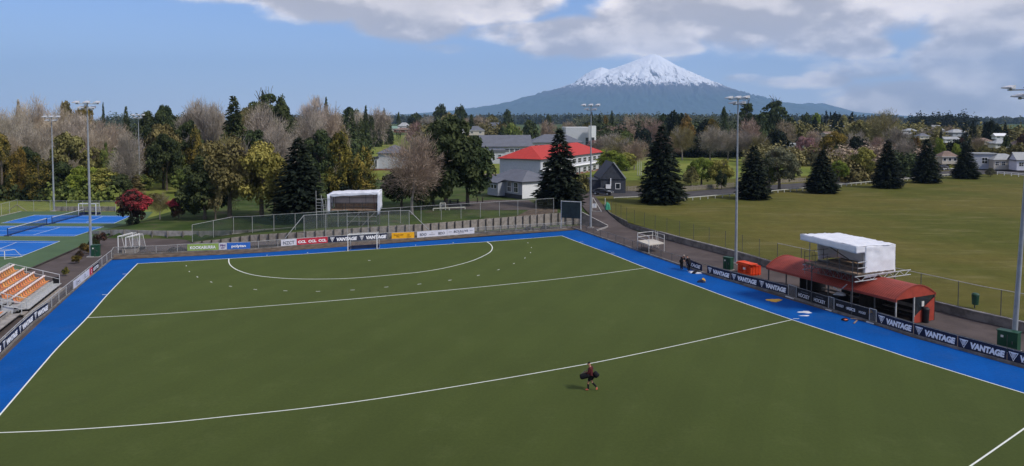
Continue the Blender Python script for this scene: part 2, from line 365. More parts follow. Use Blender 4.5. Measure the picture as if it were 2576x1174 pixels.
def hbank(x, y):
    h = interp(x, WX, WZ)
    if x < -27:
        e = smooth((x+62)/6)*.85; h = max(h, e*smooth((y-w2y(x))/.4)) if y > w2y(x) else h
    back = 1-smooth((y-160)/35); right = 1-.6*smooth((x-7)/6)*smooth((y-110.5)/3)
    return h*back*right
def gh(x, y):
    if inpoly(x, y, RUGBY): return RZ
    if -62 < x < 16 and y < 197 and y > interp(x, WX, WY): return hbank(x, y)
    return 0.0
def GT(x, y):      # picture point to ground point on the real terrain
    p = G(x, y, 0)
    for z in (0, 1.1, 2.1):
        pass
    z = 0
    for _ in range(12):
        p = G(x, y, z); z = z*.5+gh(p.x, p.y)*.5
    return G(x, y, gh(p.x, p.y))
def ground():
    mb = MB(); K = [-3000, 0]      # one broad sheet to the horizon, finer near the camera
    rs = [0, 30, 60, 100, 160, 250, 400, 700, 1200, 2200, 4000, 8000, 15000, 30000, 60000]; na = 72
    vs = [(0, 0, 0)]; fs = []
    for r in rs[1:]:
        for i in range(na):
            t = 2*math.pi*i/na; vs.append((r*math.cos(t), r*math.sin(t), 0))
    for i in range(na): fs.append((0, 1+i, 1+(i+1) % na))
    for k in range(len(rs)-2):
        for i in range(na):
            a = 1+k*na; b = a+na; fs.append((a+i, b+i, b+(i+1) % na, a+(i+1) % na))
    # dip the sheet 8 mm so that what is laid on it stays clear
    mb.add([(v[0], v[1], -.03) for v in vs], fs); o = mb.build('ground', 'farmland'); tag(o, None, None, None, 'structure')
    # left park lawn and path soil
    poly_sheet('park_lawn', [(-420, 100), (-62, 99), (-62, 128), (-60, 196), (16, 196), (16.4, 420), (30, 700), (-120, 760), (-420, 420)], -.012, 'park_grass')
    poly_sheet('school_lawn', [(16.6, 182.5), (60, 192), (150, 228), (300, 287), (300, 420), (16.6, 420)], -.012, 'park_grass')
    poly_sheet('path', [(-66, 20), (-66, 96), (-62, 103), (-30, 103), (-20, 99), (12, 112), (18, 111), (19, 104), (70, 40), (60, -10), (-66, -10)], -.004, 'brown_path')
    # bank
    xs = np.unique(np.concatenate([np.arange(-62, 12.6, 1.5), np.array([p.x for p in WALL[:-1]]), [12.9]])); ds = [0]+list(np.arange(.5, 9, .5))+[10, 12, 14, 17, 20, 25, 30, 36, 42, 50, 60, 68, 75, 82, 90, 98]
    vs = []
    for x in xs:
        y0 = interp(x, WX, WY)
        for d in ds: y = y0+d; vs.append((x, y, hbank(x, y+1e-3)+(.0 if d else 0)))
    n = len(ds); fs = [(i*n+j, (i+1)*n+j, (i+1)*n+j+1, i*n+j+1) for i in range(len(xs)-1) for j in range(n-1)]
    o = MB().add(vs, fs).build('grass_bank', 'bank_grass', smooth_=True); tag(o, None, None, None, 'structure')
    poly_sheet('playing_field', RUGBY, RZ, 'field_grass')
    # lane ramp up to the gate
    L = [(12.6, 105.6, 0.004), (14.6, 107.6, .02), (14.9, 109.2, .12), (14.2, 112, .4), (13.3, 116, .68), (12.9, 122, .86), (12.9, 131, .9), (12.9, 150, .9)]
    Rr = [(19.6, 103, .004), (18.4, 106, .02), (17.5, 109, .14), (16.9, 112, .42), (16.45, 116.5, .72), (16.3, 122, .86), (16.9, 131, .87), (17.2, 150, .87)]
    mb = MB(); vs = []
    for a, b in zip(L, Rr):
        for k in range(5): t = k/4; vs.append((a[0]*(1-t)+b[0]*t, a[1]*(1-t)+b[1]*t, a[2]*(1-t)+b[2]*t+.02))
    mb.add(vs, [(i*5+j, i*5+j+1, (i+1)*5+j+1, (i+1)*5+j) for i in range(len(L)-1) for j in range(4)]); tag(mb.build('lane', 'brown_path', smooth_=True), None, None, None, 'structure')
    # roads: car park behind the gate, side road behind the rails, drive in front of the cottage
    def road(name, near, far, m='asphalt', off=.03, nn=10, z=None):
        a = [GT(*p) for p in near]; b = [GT(*p) for p in far]; mb = MB(); vs = []
        for p, q in zip(a, b):
            for k in range(nn+1):
                x, y = p.x+(q.x-p.x)*k/nn, p.y+(q.y-p.y)*k/nn; vs.append((x, y, (gh(x, y) if z is None else z)+off))
        mb.add(vs, [(i*(nn+1)+j, (i+1)*(nn+1)+j, (i+1)*(nn+1)+j+1, i*(nn+1)+j+1) for i in range(len(a)-1) for j in range(nn)]); return tag(mb.build(name, m), None, None, None, 'structure')
    road('car_park', [(1400, 503), (1440, 507), (1490, 512), (1545, 500), (1620, 497), (1723, 500)], [(1400, 480), (1440, 480), (1490, 480), (1545, 480.5), (1620, 482), (1723, 481)])
    road('side_road', [(1723, 500), (1871, 487), (2063, 472), (2224, 457), (2327, 449), (2426, 440), (2576, 437)], [(1723, 483), (1871, 471), (2063, 458), (2224, 443), (2327, 436), (2426, 430), (2576, 425)])
    road('drive', [(1105, 528), (1180, 528), (1260, 530), (1330, 529), (1400, 522)], [(1119, 512), (1190, 507), (1240, 504), (1316, 504), (1400, 500)], 'brown_path', .03)
    road('bare_soil', [(1300, 545), (1350, 541), (1400, 536), (1440, 532)], [(1330, 529), (1360, 524), (1400, 515), (1450, 507)], 'soil', .02)
    # street in front of the far houses on the right
    road('street', [(2340, 437), (2420, 432), (2500, 437), (2600, 444)], [(2340, 426), (2420, 424), (2500, 427), (2600, 431)], 'asphalt', .05)
    # dirt verge between the blue turf and the back fence
    poly_sheet('verge', [G(*p) for p in [(282, 655), (450, 647), (642, 638), (952, 616), (1196, 597), (1419, 582), (1447, 580), (1440, 572), (1413, 575), (1193, 588), (974, 602), (827, 611), (632, 626), (470, 632), (290, 639)]], .008, 'soil')
ground()
# ---------------------------------------------------------------- hockey turf and its lines
OUT_L = [(-150, 1060), (0, 909.4), (70.5, 841), (141, 775.4), (211.6, 711.9), (282, 653.6)]
OUT_B = [(282, 653.6), (450, 646.5), (642.5, 637), (797, 626.5), (952, 615), (1196, 596.5), (1419, 581), (1447, 578.8)]
OUT_R = [(1447, 578.8), (1464, 583), (1554, 614.5), (1712, 670), (1839, 709.6), (1885, 724.5), (2043, 771.8), (2192.7, 816), (2299, 851), (2376, 871), (2576, 928.5), (2800, 990)]
IN_L = [(-180, 1252), (0, 1044.8), (107, 919.7), (150.5, 870.6), (219.4, 800.6), (269.6, 743.5), (319.7, 691.2), (346.4, 664.2)]
IN_B = [(346.4, 664.2), (460, 658.3), (576, 651.7), (671.7, 645.8), (773.7, 639.7), (875, 632.6), (948.6, 627.6), (1045.7, 620.8), (1140, 614.5), (1225, 609.3), (1320, 601.8), (1413.5, 594.4)]
IN_R = [(1413.5, 594.4), (1456, 610.7), (1543, 642.6), (1625.4, 675), (1740.4, 716), (1839.4, 752.5), (1992.5, 805.6), (2231, 883), (2299, 905.2), (2576, 990.5), (2800, 1056)]
oL, oB, oR = GS(OUT_L), GS(OUT_B), GS(OUT_R); iL, iB, iR = GS(IN_L), GS(IN_B), GS(IN_R)
nearL, nearR = Vector((-34, 12, 0)), Vector((44, 12, 0))
poly_sheet('blue_surround', [Vector((-40, 14, 0))]+oL+oB[1:]+oR[1:]+[Vector((52, 12, 0))], .008, 'blue_turf')
poly_sheet('hockey_turf', [Vector((-30, 14, 0))]+iL+iB[1:]+iR[1:]+[Vector((44, 12, 0))], .014, 'turf')
mk = MB()
strip(mk, iL, .10, .02); strip(mk, iB, .12, .021); strip(mk, iR, .10, .022)
L23 = [(219.4, 800.6), (400, 791), (551.8, 780.3), (851.8, 756.4), (1104.5, 733.3), (1344.4, 709.3), (1492, 692.7), (1625.4, 675)]
LH = [(-80, 1093), (0, 1090), (184, 1081.9), (404, 1066), (583.8, 1047.8), (783.7, 1026.3), (983.7, 999.3), (1233.6, 959.4), (1425.5, 926.2), (1545, 903.8), (1760, 858), (1992.5, 805.6)]
LN = [(2300, 1268), (2441, 1174), (2576, 1080), (2680, 1006)]
CIRC = [(575.5, 651.9), (576, 661), (581.8, 670.4), (599.4, 681.4), (634.5, 692.2), (682.8, 698.8), (748.5, 702.8), (836.3, 702.8), (900, 699.9), (993.3, 691.9), (1057.4, 685.4), (1120, 675), (1177.3, 660.5), (1209, 648.4), (1232.5, 635.5), (1238.5, 624.8), (1234.6, 616.4), (1225, 609.4)]
for L, w, z in ((L23, .10, .019), (LH, .09, .019), (LN, .09, .019), (CIRC, .12, .0185)): strip(mk, GS(L), w, z)
def dash(x, y, dx, dy, ln=.42, w=.1):
    p = G(x, y); q = G(x+dx, y+dy); d = (q-p).normalized()*ln/2; strip(mk, [p-d, p+d], w, .0185)
DOT = [(468.6, 669.9, 2, 5), (476.4, 684.3, 3, 5), (496.5, 698, 6, 3.4), (531.3, 710.6, 8, 2.6), (579.9, 721.3, 10, 1.6), (642, 729.4, 10, .7), (718, 732.8, 10, .2), (800, 734.2, 10, -.3), (887, 730.7, 10, -.7), (972, 723.3, 10, -1), (1055, 715.8, 10, -1.1), (1132, 706, 10, -1.6), (1203, 694, 10, -2.2), (1254, 679.8, 8, -3), (1293, 664, 7, -4), (1320.5, 650.3, 4, -4), (1334.5, 636.6, 2, -5), (1336.8, 624, 0, -5), (1328, 612, -2, -5)]
for x, y, dx, dy in DOT: dash(x, y, dx, dy, .42, .10)
dash(929, 656.3, 5, 0, .3, .16)
for x, y in ((671.7, 645), (773.7, 638.8), (1045.7, 619.8), (1140, 613.5)): dash(x, y-2, 0, -3, .35, .1)
for x, y in ((319.7, 690.5), (269.6, 742.5)): dash(x-6, y, -5, 0, .5, .1)
for x, y in ((1456, 610.7), (1534, 639), (1996, 804)): dash(x+7, y-1, 5, 0, .5, .1)
tag(mk.build('field_markings', 'line_white'), None, None, None, 'structure')
# ---------------------------------------------------------------- tennis courts
CG = [(-200, 770), (-200, 600), (0, 545.2), (53.3, 532.6), (170, 533.2), (291, 534.0), (386, 533.4), (348, 571.8), (322, 580.5), (250.7, 604.7), (200.6, 623.5), (78.3, 677.5), (0, 711)]
poly_sheet('tennis_court_surround', [G(*p) for p in CG], .02, 'court_green')
cm = MB()
def court(name, nl, nr, fr, fl):
    """corner picture points: near left, near right, far right, far left"""
    c = [G(*p) for p in (nl, nr, fr, fl)]; poly_sheet(name, c, .028, 'court_blue')
    def P(u, v): return (c[0]*(1-u)+c[1]*u)*(1-v)+(c[3]*(1-u)+c[2]*u)*v
    for v in (0, 1, .115, .885): strip(cm, [P(0, v), P(1, v)], .09, .034)
    for u in (0, 1, .27, .73): strip(cm, [P(u, 0 if u in (0, 1) else .115), P(u, 1 if u in (0, 1) else .885)], .09, .035)
    strip(cm, [P(.27, .5), P(.73, .5)], .09, .036); return P
PA = court('tennis_court_far', (3, 562.4), (286.8, 563.2), (330, 544.5), (87.8, 542)); PB = court('tennis_court_middle', (-235, 594.5), (187, 595.6), (261.7, 571.5), (-110, 568)); PC = court('tennis_court_near', (-330, 647), (53, 646.6), (151, 608), (-210, 604))
tag(cm.build('court_markings', 'line_white'), None, None, None, 'structure')
def tennis_net(a, b, label):
    A, B = G(*a), G(*b); A.z = B.z = .03; t = empty('tennis_net', (A+B)/2, 0, label, 'tennis net', 'tennis nets')
    for p in (A, B): MB().tube(p, p+Vector((0, 0, 1.1)), .06, m='court_net').box(p+Vector((0, 0, .03)), (.7, .7, .06), m='court_net').build('post', None, t)
    u = Vector((0, 0, 1)); MB().quad(A+u*.05, B+u*.05, B+u*1.0, A+u*1.0).build('net', 'court_mesh', t)
    MB().beam(A+u*1.0, B+u*1.0, .03, .08).build('headband', 'white_dirty', t); MB().beam(A+u*.05, B+u*.05, .22, .10).build('bottom_rail', 'court_net', t)
tennis_net((131, 563.4), (212, 541.5), 'tennis net across the farthest blue court, ending below the small white goal')
tennis_net((19.5, 594.5), (118, 566), 'tennis net across the middle blue court, post at the left edge')
# ---------------------------------------------------------------- fences
def pl_len(P): return sum((b-a).length for a, b in zip(P[:-1], P[1:]))
def pl_at(P, s):
    for a, b in zip(P[:-1], P[1:]):
        l = (b-a).length
        if s <= l: return a+(b-a)*(s/l)
        s -= l
    return P[-1].copy()
def fence(P, h, sp, label, rail='rail_grey', mesh='wire', r=.035, rails=(1,), group=None, base=0., h2=None, name='chain_link_fence', post_m=None, cat='fence', prail=True):
    P = [Vector(p) for p in P]; t = empty(name, P[0], 0, label, cat, group); Ln = pl_len(P); n = max(1, round(Ln/sp)); H = lambda s: h if h2 is None else h+(h2-h)*s/Ln
    for i in range(min(n+1, 100)):
        p = pl_at(P, Ln*i/n); MB().tube(p, p+Vector((0, 0, H(Ln*i/n))), r, n=6).build('post', post_m or rail, t)
    mb = MB(); s = 0
    if prail:
        for k in rails:
            s = 0
            for a, b in zip(P[:-1], P[1:]):
                l = (b-a).length; mb.tube(a+Vector((0, 0, H(s)*k)), b+Vector((0, 0, H(s+l)*k)), r*.85, n=5); s += l
        mb.build('rail', rail, t)
    if mesh:
        mb = MB(); s = 0
        for a, b in zip(P[:-1], P[1:]):
            l = (b-a).length; mb.quad(a+Vector((0, 0, .04+base)), b+Vector((0, 0, .04+base)), b+Vector((0, 0, H(s+l)-.01)), a+Vector((0, 0, H(s)-.01))); s += l
        mb.build('wire_mesh', mesh, t)
    return t
BF = [G(*p) for p in [(286, 643), (407, 638.5), (470, 634.5), (630, 628.5), (704.7, 622.5), (826.7, 613.5), (974.4, 604.2), (1049.3, 601), (1192.8, 590), (1412.5, 577), (1440, 573.6)]]
RF = [G(*p) for p in [(1440, 573.6), (1478, 586), (1577, 620.5), (1640, 643), (1711, 667), (1780, 690.5), (1838, 707), (1907, 725), (1982, 745.5), (2098, 783), (2204, 815), (2299, 845), (2408, 877), (2576, 923), (2720, 962)]]
LF = [G(*p) for p in [(-70, 962), (0, 892), (44.7, 848), (82.3, 812.5), (119.9, 785.5), (150, 758.5), (183.4, 731), (224.5, 697), (248, 678), (282, 650.5), (286, 643)]]
fence(BF, 1.0, 2.4, 'low grey mesh fence carrying the signs behind the goal line', mesh='wire_low', cat='fence')
fence(RF, 1.0, 2.3, 'low mesh fence with black banners along the right side of the turf', rail='dark_steel', mesh='wire_thin')
fence(LF, 1.0, 2.3, 'low grey mesh fence along the left side of the turf beside the orange seats', mesh='wire_low')
def kerb(name, P, w, h, m, label, z0=0., cat='kerb', off=0.0):
    mb = MB()
    for a, b in zip(P[:-1], P[1:]):
        mb.beam(Vector((a.x, a.y, z0+h/2)), Vector((b.x, b.y, z0+h/2)), w, h)
    return tag(mb.build(name, m), label, cat)
kerb('kerb', [p+Vector((0, -.12, 0)) for p in BF], .12, .14, 'old_concrete', 'low concrete edging under the sign fence behind the goal')
kerb('kerb', [p+Vector((-.2, -.06, 0)) for p in RF], .22, .16, 'old_concrete', 'low concrete edging under the black banners on the right')
kerb('kerb', [p+Vector((.14, 0, 0)) for p in LF[:-1]], .14, .12, 'old_concrete', 'low concrete edging along the left turf fence')
# retaining wall behind the goal: panels between upright posts
def retaining(P, zb, zt, sp, label, m='timber_wall', pm='timber_dark', name='retaining_wall', th=.12, cap=None, pw=.10):
    """zb, zt: bottom and top heights at each point"""
    P = [Vector(p) for p in P]; t = empty(name, (P[0].x, P[0].y, 0), 0, label, 'wall'); ss = [0]
    for a, b in zip(P[:-1], P[1:]): ss.append(ss[-1]+(b-a).length)
    Ln = ss[-1]; n = max(2, round(Ln/sp)); pn = MB()
    at = lambda s: (pl_at(P, s), float(np.interp(s, ss, zb)), float(np.interp(s, ss, zt)))
    cp = MB()
    for i in range(n+1):
        p, b, tt = at(Ln*i/n)
        if pm and i < 100: MB().box((p.x, p.y-.1, (b+tt)/2), (pw, .2, max(.1, tt-b+.06))).build('post', pm, t)
        if i < n:
            q, b2, t2 = at(Ln*(i+1)/n); a0, a1, c1, c0 = Vector((p.x, p.y, b)), Vector((q.x, q.y, b2)), Vector((q.x, q.y, t2)), Vector((p.x, p.y, tt)); d = (a1-a0); d.z = 0; s = Vector((-d.y, d.x, 0)).normalized()*th
            pn.add([a0, a1, c1, c0, a0+s, a1+s, c1+s, c0+s], [(0, 1, 2, 3), (5, 4, 7, 6), (3, 2, 6, 7), (0, 3, 7, 4), (1, 5, 6, 2)])
            if cap: cp.beam(c0+s/2+Vector((0, 0, .04)), c1+s/2+Vector((0, 0, .04)), th+.14, .08)
    pn.build('panels', m, t)
    if cap: cp.build('capping', cap, t)
    return t
retaining([(p.x, p.y, 0) for p in WALL], [0]*len(WALL), [p.z+.05 for p in WALL], 1.25, 'long timber retaining wall with upright posts behind the sign fence')
retaining([(x, y, 0) for x, y in W2], [0, 0, 0, 0, .25, .6, .9], [.35, .95, .95, .95, 1.0, 1.1, 1.2], 2.2, 'short grey retaining wall on the left between the path and the lawn', m='concrete', pm='old_concrete', name='garden_wall')
wing = [Vector((11.1, 112.1, 0)), Vector((14.85, 109.1, 0)), Vector((12.7, 105.5, 0))]
retaining([wing[0], wing[1]], [0, 0], [1.95, .25], 2.2, 'sloping side wall running down from the scoreboard to the lane', m='timber_wall', pm=None, name='side_wall', cap='concrete')
kerb('kerb', [wing[1], wing[2]], .2, .22, 'concrete', 'short concrete kerb returning from the lane to the corner of the turf')
retaining([(p.x, p.y, 0) for p in KERB[:12]][::-1], [0]*12, [.55]+[.72]*11, 2.4, 'long low block wall between the right lane and the grass field', m='old_concrete', pm=None, name='kerb_wall', th=.25, cap='concrete')
kerb('kerb', [Vector((p.x, p.y, 0)) for p in KERB[11:]], .14, .95, 'old_concrete', 'narrow edging beside the lane just below the gate')
# upper wire fences
UF = [G(482, 611, .2)]+[G(x, y, z) for x, y, z in ((581.8, 589, .7), (635.6, 587.5, .9), (693.7, 583, 1.08), (747.4, 580, 1.22), (814.3, 575, 1.33), (954, 566, 1.48), (1106, 555.5, 1.6), (1256, 545.6, 1.72), (1393, 536, 1.85))]
for p in UF: p.y += .25
fence(UF, 2.35, 3.0, 'tall wire fence standing on top of the timber retaining wall', mesh='wire_dark', r=.04) if False else None
UFa = UF[:7]; UFb = UF[6:]
fence(UFa, 2.35, 3.1, 'tall fence with dark green mesh on the left half of the retaining wall', mesh='wire_dark', r=.034)
fence(UFb, 2.3, 3.0, 'tall open wire fence on the right half of the retaining wall', mesh='wire_thin', r=.034)
BS = [pl_at(BF, 0)]
def bf_at(vx):
    for a, b in zip(BF[:-1], BF[1:]):
        ax, bx = PX+a.x/a.y*FV, PX+b.x/b.y*FV
        if ax <= vx <= bx:
            lo, hi = 0., 1.
            for _ in range(30):
                m_ = (lo+hi)/2; p = a+(b-a)*m_
                if PX+p.x/(p.y*math.cos(PITCH)+(CAMH)*math.sin(PITCH))*FV < vx: lo = m_
                else: hi = m_
            return a+(b-a)*lo
    return None
def on(P, vx):
    """point of the ground line P seen at picture column vx"""
    best = None
    for a, b in zip(P[:-1], P[1:]):
        f = lambda p: PX+FV*p.x/(p.y*math.cos(PITCH)+CAMH*math.sin(PITCH))
        xa, xb = f(a), f(b)
        if min(xa, xb)-1e-6 <= vx <= max(xa, xb)+1e-6:
            lo, hi = 0., 1.
            for _ in range(30):
                m_ = (lo+hi)/2
                if (f(a+(b-a)*m_) < vx) == (xa < xb): lo = m_
                else: hi = m_
            return a+(b-a)*lo
    return P[0].copy() if abs(vx-PX-FV*P[0].x/P[0].y) < abs(vx-PX-FV*P[-1].x/P[-1].y) else P[-1].copy()
bsn = [on(BF, x)+Vector((0, .25, 0)) for x in (764, 810, 856, 902, 948, 990, 1029)]
t = fence(bsn, 4.0, 3.1, 'high ball-stop fence with sloping end braces behind the goal', mesh='wire', r=.038, name='ball_stop_fence')
for s, e in ((0, on(BF, 716)), (-1, on(BF, 1078))):
    MB().tube(bsn[s]+Vector((0, 0, 4)), e+Vector((0, .25, 1.1)), .05).build('brace', 'rail_grey', t)
KF = [Vector((p.x+.35, p.y+.15, RZ)) for p in KERB[::-1]]
fence(KF[1:9], 2.1, 3.2, 'thin wire fence between the lane and the grass field, from the gate to the dugout', rail='dark_steel', mesh='wire_thin', r=.028, prail=False)
fence(KF[8:], 2.1, 3.4, 'wire fence with a pale top rail beside the grass field, right of the dugout', rail='rail_grey', mesh='wire_thin', r=.035, post_m='dark_steel')
# tennis court fence and its timber edge
cf = [G(*p) for p in [(-60, 564), (0, 545), (44, 532)]]
fence(cf, 2.1, 3.2, 'grey wire fence along the left edge of the tennis courts', r=.03, mesh='wire')
cf2 = [G(*p) for p in [(44, 532), (170, 532.6), (291, 533.4)]]
t = fence(cf2, 1.95, 3.3, 'grey wire fence across the far end of the tennis courts', r=.03, mesh='wire')
for sx in (-1, 1): MB().tube(G(44, 532)+Vector((0, -.1, 1.2)), G(44+24*sx, 532)+Vector((0, -.1, .05)), .06).build('brace', 'picket', t)
retaining([G(141, 531.5), G(220, 531.8), G(291, 532.2)], [0]*3, [.8, .85, .85], 1.3, 'low timber wall at the far end of the tennis courts', pm='old_concrete', name='court_wall')
kerb('kerb', [G(*p) for p in [(-200, 602), (0, 545.6), (53, 532.9)]], .2, .1, 'concrete', 'white kerb along the left end of the tennis courts')
kerb('kerb', [G(*p) for p in [(348, 572), (322, 580.8), (250.7, 605), (200.6, 624), (78.3, 678), (0, 711.5), (-60, 740)]], .2, .16, 'timber_dark', 'dark timber edging between the tennis courts and the path')
# ---------------------------------------------------------------- banners and signs
def lettering(parent, s, c, xd, up, w, h, m='lettering_white', bold=.012, shear=0., name='lettering', body=None):
    """text centred on c, fitted in a w x h box, in the plane of xd and up"""
    cu = bpy.data.curves.new(name, 'FONT'); cu.body = s; cu.align_x = 'CENTER'; cu.align_y = 'CENTER'; cu.size = 1; cu.offset = bold; cu.shear = shear; cu.extrude = .004; cu.fill_mode = 'BOTH'; cu.resolution_u = 3
    cu.materials.append(M[m]); o = bpy.data.objects.new(name, cu); col.objects.link(o); LET.append((o, parent, Vector(c), Vector(xd).normalized(), Vector(up).normalized(), w, h)); return o
LET = []
def finish_lettering():
    bpy.context.view_layer.update()
    dims = [tuple(o.dimensions) for o, *_ in LET]; bbs = [[Vector(b) for b in o.bound_box] for o, *_ in LET]
    for (o, parent, c, xd, up, w, h), d, bb in zip(LET, dims, bbs):
        sx = w/max(d[0], .01); sy = h/max(d[1], .01)
        n = xd.cross(up).normalized(); cx = sum(b.x for b in bb)/8; cy = sum(b.y for b in bb)/8
        mt = Matrix((( xd.x*sx, up.x*sy, n.x, 0), (xd.y*sx, up.y*sy, n.y, 0), (xd.z*sx, up.z*sy, n.z, 0), (0, 0, 0, 1)))
        off = xd*sx*cx+up*sy*cy
        mt.translation = c-off
        me = bpy.data.meshes.new_from_object(o.evaluated_get(bpy.context.evaluated_depsgraph_get())); nm = o.name.split('.')[0]; bpy.data.objects.remove(o)
        o = bpy.data.objects.new(nm, me); col.objects.link(o); o.parent = parent; o.matrix_parent_inverse = Matrix.Identity(4); o.matrix_basis = parent_inv(parent) @ mt
def banner(P, x0, x1, label, cat='banner', color='navy', z0=.1, z1=.96, off=.06, items=(), group=None, name='banner', panels=None, drop=0.0, toward=None):
    a, b = on(P, x0), on(P, x1); d = (b-a); d.z = 0; L = d.length; d.normalize(); up = Vector((0, 0, 1)); n = d.cross(up).normalized()
    # n points to the field
    o0 = a+n*off; t = empty(name, (a+b)/2, 0, label, cat, group)
    def P3(u, v, k=0.): return o0+d*(u*L)+up*(z0+(z1-z0)*v)+n*k
    for (u0, u1, cm_) in (panels or [(0, 1, color)]):
        mb = MB(); N = 8
        vs = []; 
        for i in range(N+1):
            u = u0+(u1-u0)*i/N; wob = .012*math.sin(i*2.1+x0)
            for v in (0, 1):
                p = P3(u, v, wob)+up*(-drop*(u-0)*(.9 if v == 0 else .6)); vs += [p, p-n*.02]
        fs = []
        for i in range(N):
            k = i*4; fs += [(k, k+4, k+6, k+2), (k+1, k+3, k+7, k+5), (k+2, k+6, k+7, k+3), (k, k+1, k+5, k+4)]
        fs += [(0, 2, 3, 1), (N*4, N*4+1, N*4+3, N*4+2)]
        mb.add(vs, fs).build('panel', cm_, t)
    for it in items:
        if it[0] == 'tri':
            _, u, v, w, h, m_ = it; tri = MB(); hw = w/2/L; vh = h/2/(z1-z0)
            def T3(s, k): return [P3(u-hw*s, v+vh*s*.9, k), P3(u+hw*s, v+vh*s*.9, k), P3(u, v-vh*s*1.1, k)]
            A = T3(1, .03); B = T3(.78, .03)
            B = [p+up*.0 for p in B]
            tri.add(A+B, [(0, 3, 4, 1), (1, 4, 5, 2), (2, 5, 3, 0)])
            for q in (.62, .40, .16, -.08, -.34): 
                wv = hw*.62*(q*.5+.55); tri.quad(P3(u-wv, v+vh*(q-.07), .03), P3(u+wv, v+vh*(q-.07), .03), P3(u+wv, v+vh*(q+.07), .03), P3(u-wv, v+vh*(q+.07), .03))
            tri.build('logo', m_, t)
        elif it[0] == 'bar':
            _, u, v, w, h, m_ = it; MB().quad(P3(u-w/2, v-h/2, .03), P3(u+w/2, v-h/2, .03), P3(u+w/2, v+h/2, .03), P3(u-w/2, v+h/2, .03)).build('stripe', m_, t)
        elif it[0] == 'ring':
            _, u, v, r, m_ = it; ring = MB(); N = 20
            vs = [o0+d*(u*L+rr*math.cos(2*math.pi*i/N))+up*(z0+(z1-z0)*v+rr*math.sin(2*math.pi*i/N))+n*.03 for i in range(N) for rr in (r, r*.7)]
            ring.add(vs, [(2*i, (2*i+2) % (2*N), (2*i+3) % (2*N), 2*i+1) for i in range(N)]).build('emblem', m_, t)
        else:
            s, u, v, w, h, m_, *r = it; lettering(t, s, P3(u, v, .032)-up*drop*u*.75, d, up, w*L, h*(z1-z0), m_, bold=r[0] if r else .02, shear=r[1] if len(r) > 1 else 0.)
    MB().beam(a+up*z1+n*(off-.03), b+up*(z1-drop)+n*(off-.03), .04, .04).build('edge_rail', 'rail_grey', t)
    return t
VI = [('tri', .13, .5, .62, .62, 'lettering_white'), ('VANTAGE', .62, .47, .70, .56, 'lettering_white', .065, .15)]
def vi(txt='VANTAGE'): return [VI[0], (txt, .62, .47, .70, .56, 'lettering_white', .065, .15)]
bg = 'sponsor signs on the fence behind the goal'
banner(BF, 471.5, 550, 'lime green sign with outlined lettering, leftmost on the back fence', 'sign', 'sign_lime', items=[('KOOKABURRA', .5, .48, .82, .46, 'lettering_white', .03)], group=bg, name='sign')
banner(BF, 551, 571, 'small white sign with purple lettering between the lime and blue signs', 'sign', 'sign_white', items=[('FIH', .5, .68, .62, .3, 'lettering_purple', .03), ('bar', .5, .3, .5, .12, 'lettering_purple')], group=bg, name='sign')
banner(BF, 571.5, 630, 'blue sign with lowercase white lettering on the back fence', 'sign', 'sign_blue', items=[('polytan', .5, .45, .62, .5, 'lettering_white', .04)], group=bg, name='sign')
banner(BF, 707, 746, 'white sign with black capital letters NZCT on the back fence', 'sign', 'sign_white', items=[('NZCT', .5, .48, .72, .52, 'lettering_grey', .01)], group=bg, name='sign')
banner(BF, 746.5, 824, 'crimson sign repeating CCL three times on the back fence', 'sign', 'sign_red', items=[('CCL', .17, .48, .26, .42, 'lettering_white', .05), ('CCL', .5, .48, .26, .42, 'lettering_white', .05), ('CCL', .83, .48, .26, .42, 'lettering_white', .05)], group=bg, name='sign')
banner(BF, 826, 900, 'navy VANTAGE sign left of the hockey goal on the back fence', 'sign', 'navy', items=vi(), group=bg, name='sign')
banner(BF, 900.3, 974, 'navy VANTAGE sign behind the right goalpost on the back fence', 'sign', 'navy', items=vi(), group=bg, name='sign')
banner(BF, 985.5, 1042, 'orange yellow sign right of the hockey goal', 'sign', 'sign_orange', items=[('Goodwood', .3, .66, .42, .22, 'orange_lettering', .02), ('No.', .28, .36, .14, .2, 'orange_lettering', .03), ('ring', .74, .58, .14, 'orange_lettering'), ('bar', .76, .25, .2, .07, 'orange_lettering')], group=bg, name='sign')
banner(BF, 1049, 1124, 'white sign with grey BDO lettering on the back fence', 'sign', 'sign_white', items=[('BDO', .2, .5, .22, .42, 'lettering_grey', .01), ('BDO', .82, .5, .22, .42, 'lettering_grey', .01), ('bar', .5, .42, .2, .06, 'lettering_grey'), ('ring', .5, .68, .08, 'lettering_grey')], group=bg, name='sign')
banner(BF, 1124.5, 1193, 'white sign with SCULLYS in dark letters, rightmost on the back fence', 'sign', 'sign_white', items=[('SCULLYS', .5, .6, .52, .34, 'lettering_grey', .02), ('bar', .5, .28, .2, .05, 'lettering_grey'), ('bar', .12, .6, .12, .05, 'lettering_grey'), ('bar', .88, .6, .12, .05, 'lettering_grey')], group=bg, name='sign')
rg = 'black banners along the right fence'
banner(RF, 1727, 1767, 'half-hung black banner sagging beside the two standing people', items=[('NTAGE', .5, .5, .82, .5, 'lettering_white', .045, .15)], group=rg, drop=.25, z0=.2, z1=1.0)
for x0, x1, lb in ((1780, 1838, 'black VANTAGE banner in front of the green box by the second light pole'), (1839, 1907, 'black VANTAGE banner in front of the orange barriers'), (1908.5, 1981, 'black VANTAGE banner just left of the first gate, under the dugout roof end'),
                   (2208, 2298, 'black VANTAGE banner in front of the right end of the dugout'), (2300, 2408, 'black VANTAGE banner in front of the dark bin beside the dugout'), (2410.5, 2533, 'black VANTAGE banner left of the rightmost green box'), (2535, 2660, 'black VANTAGE banner cut off by the right edge of the photo')):
    banner(RF, x0, x1, lb, items=vi(), group=rg)
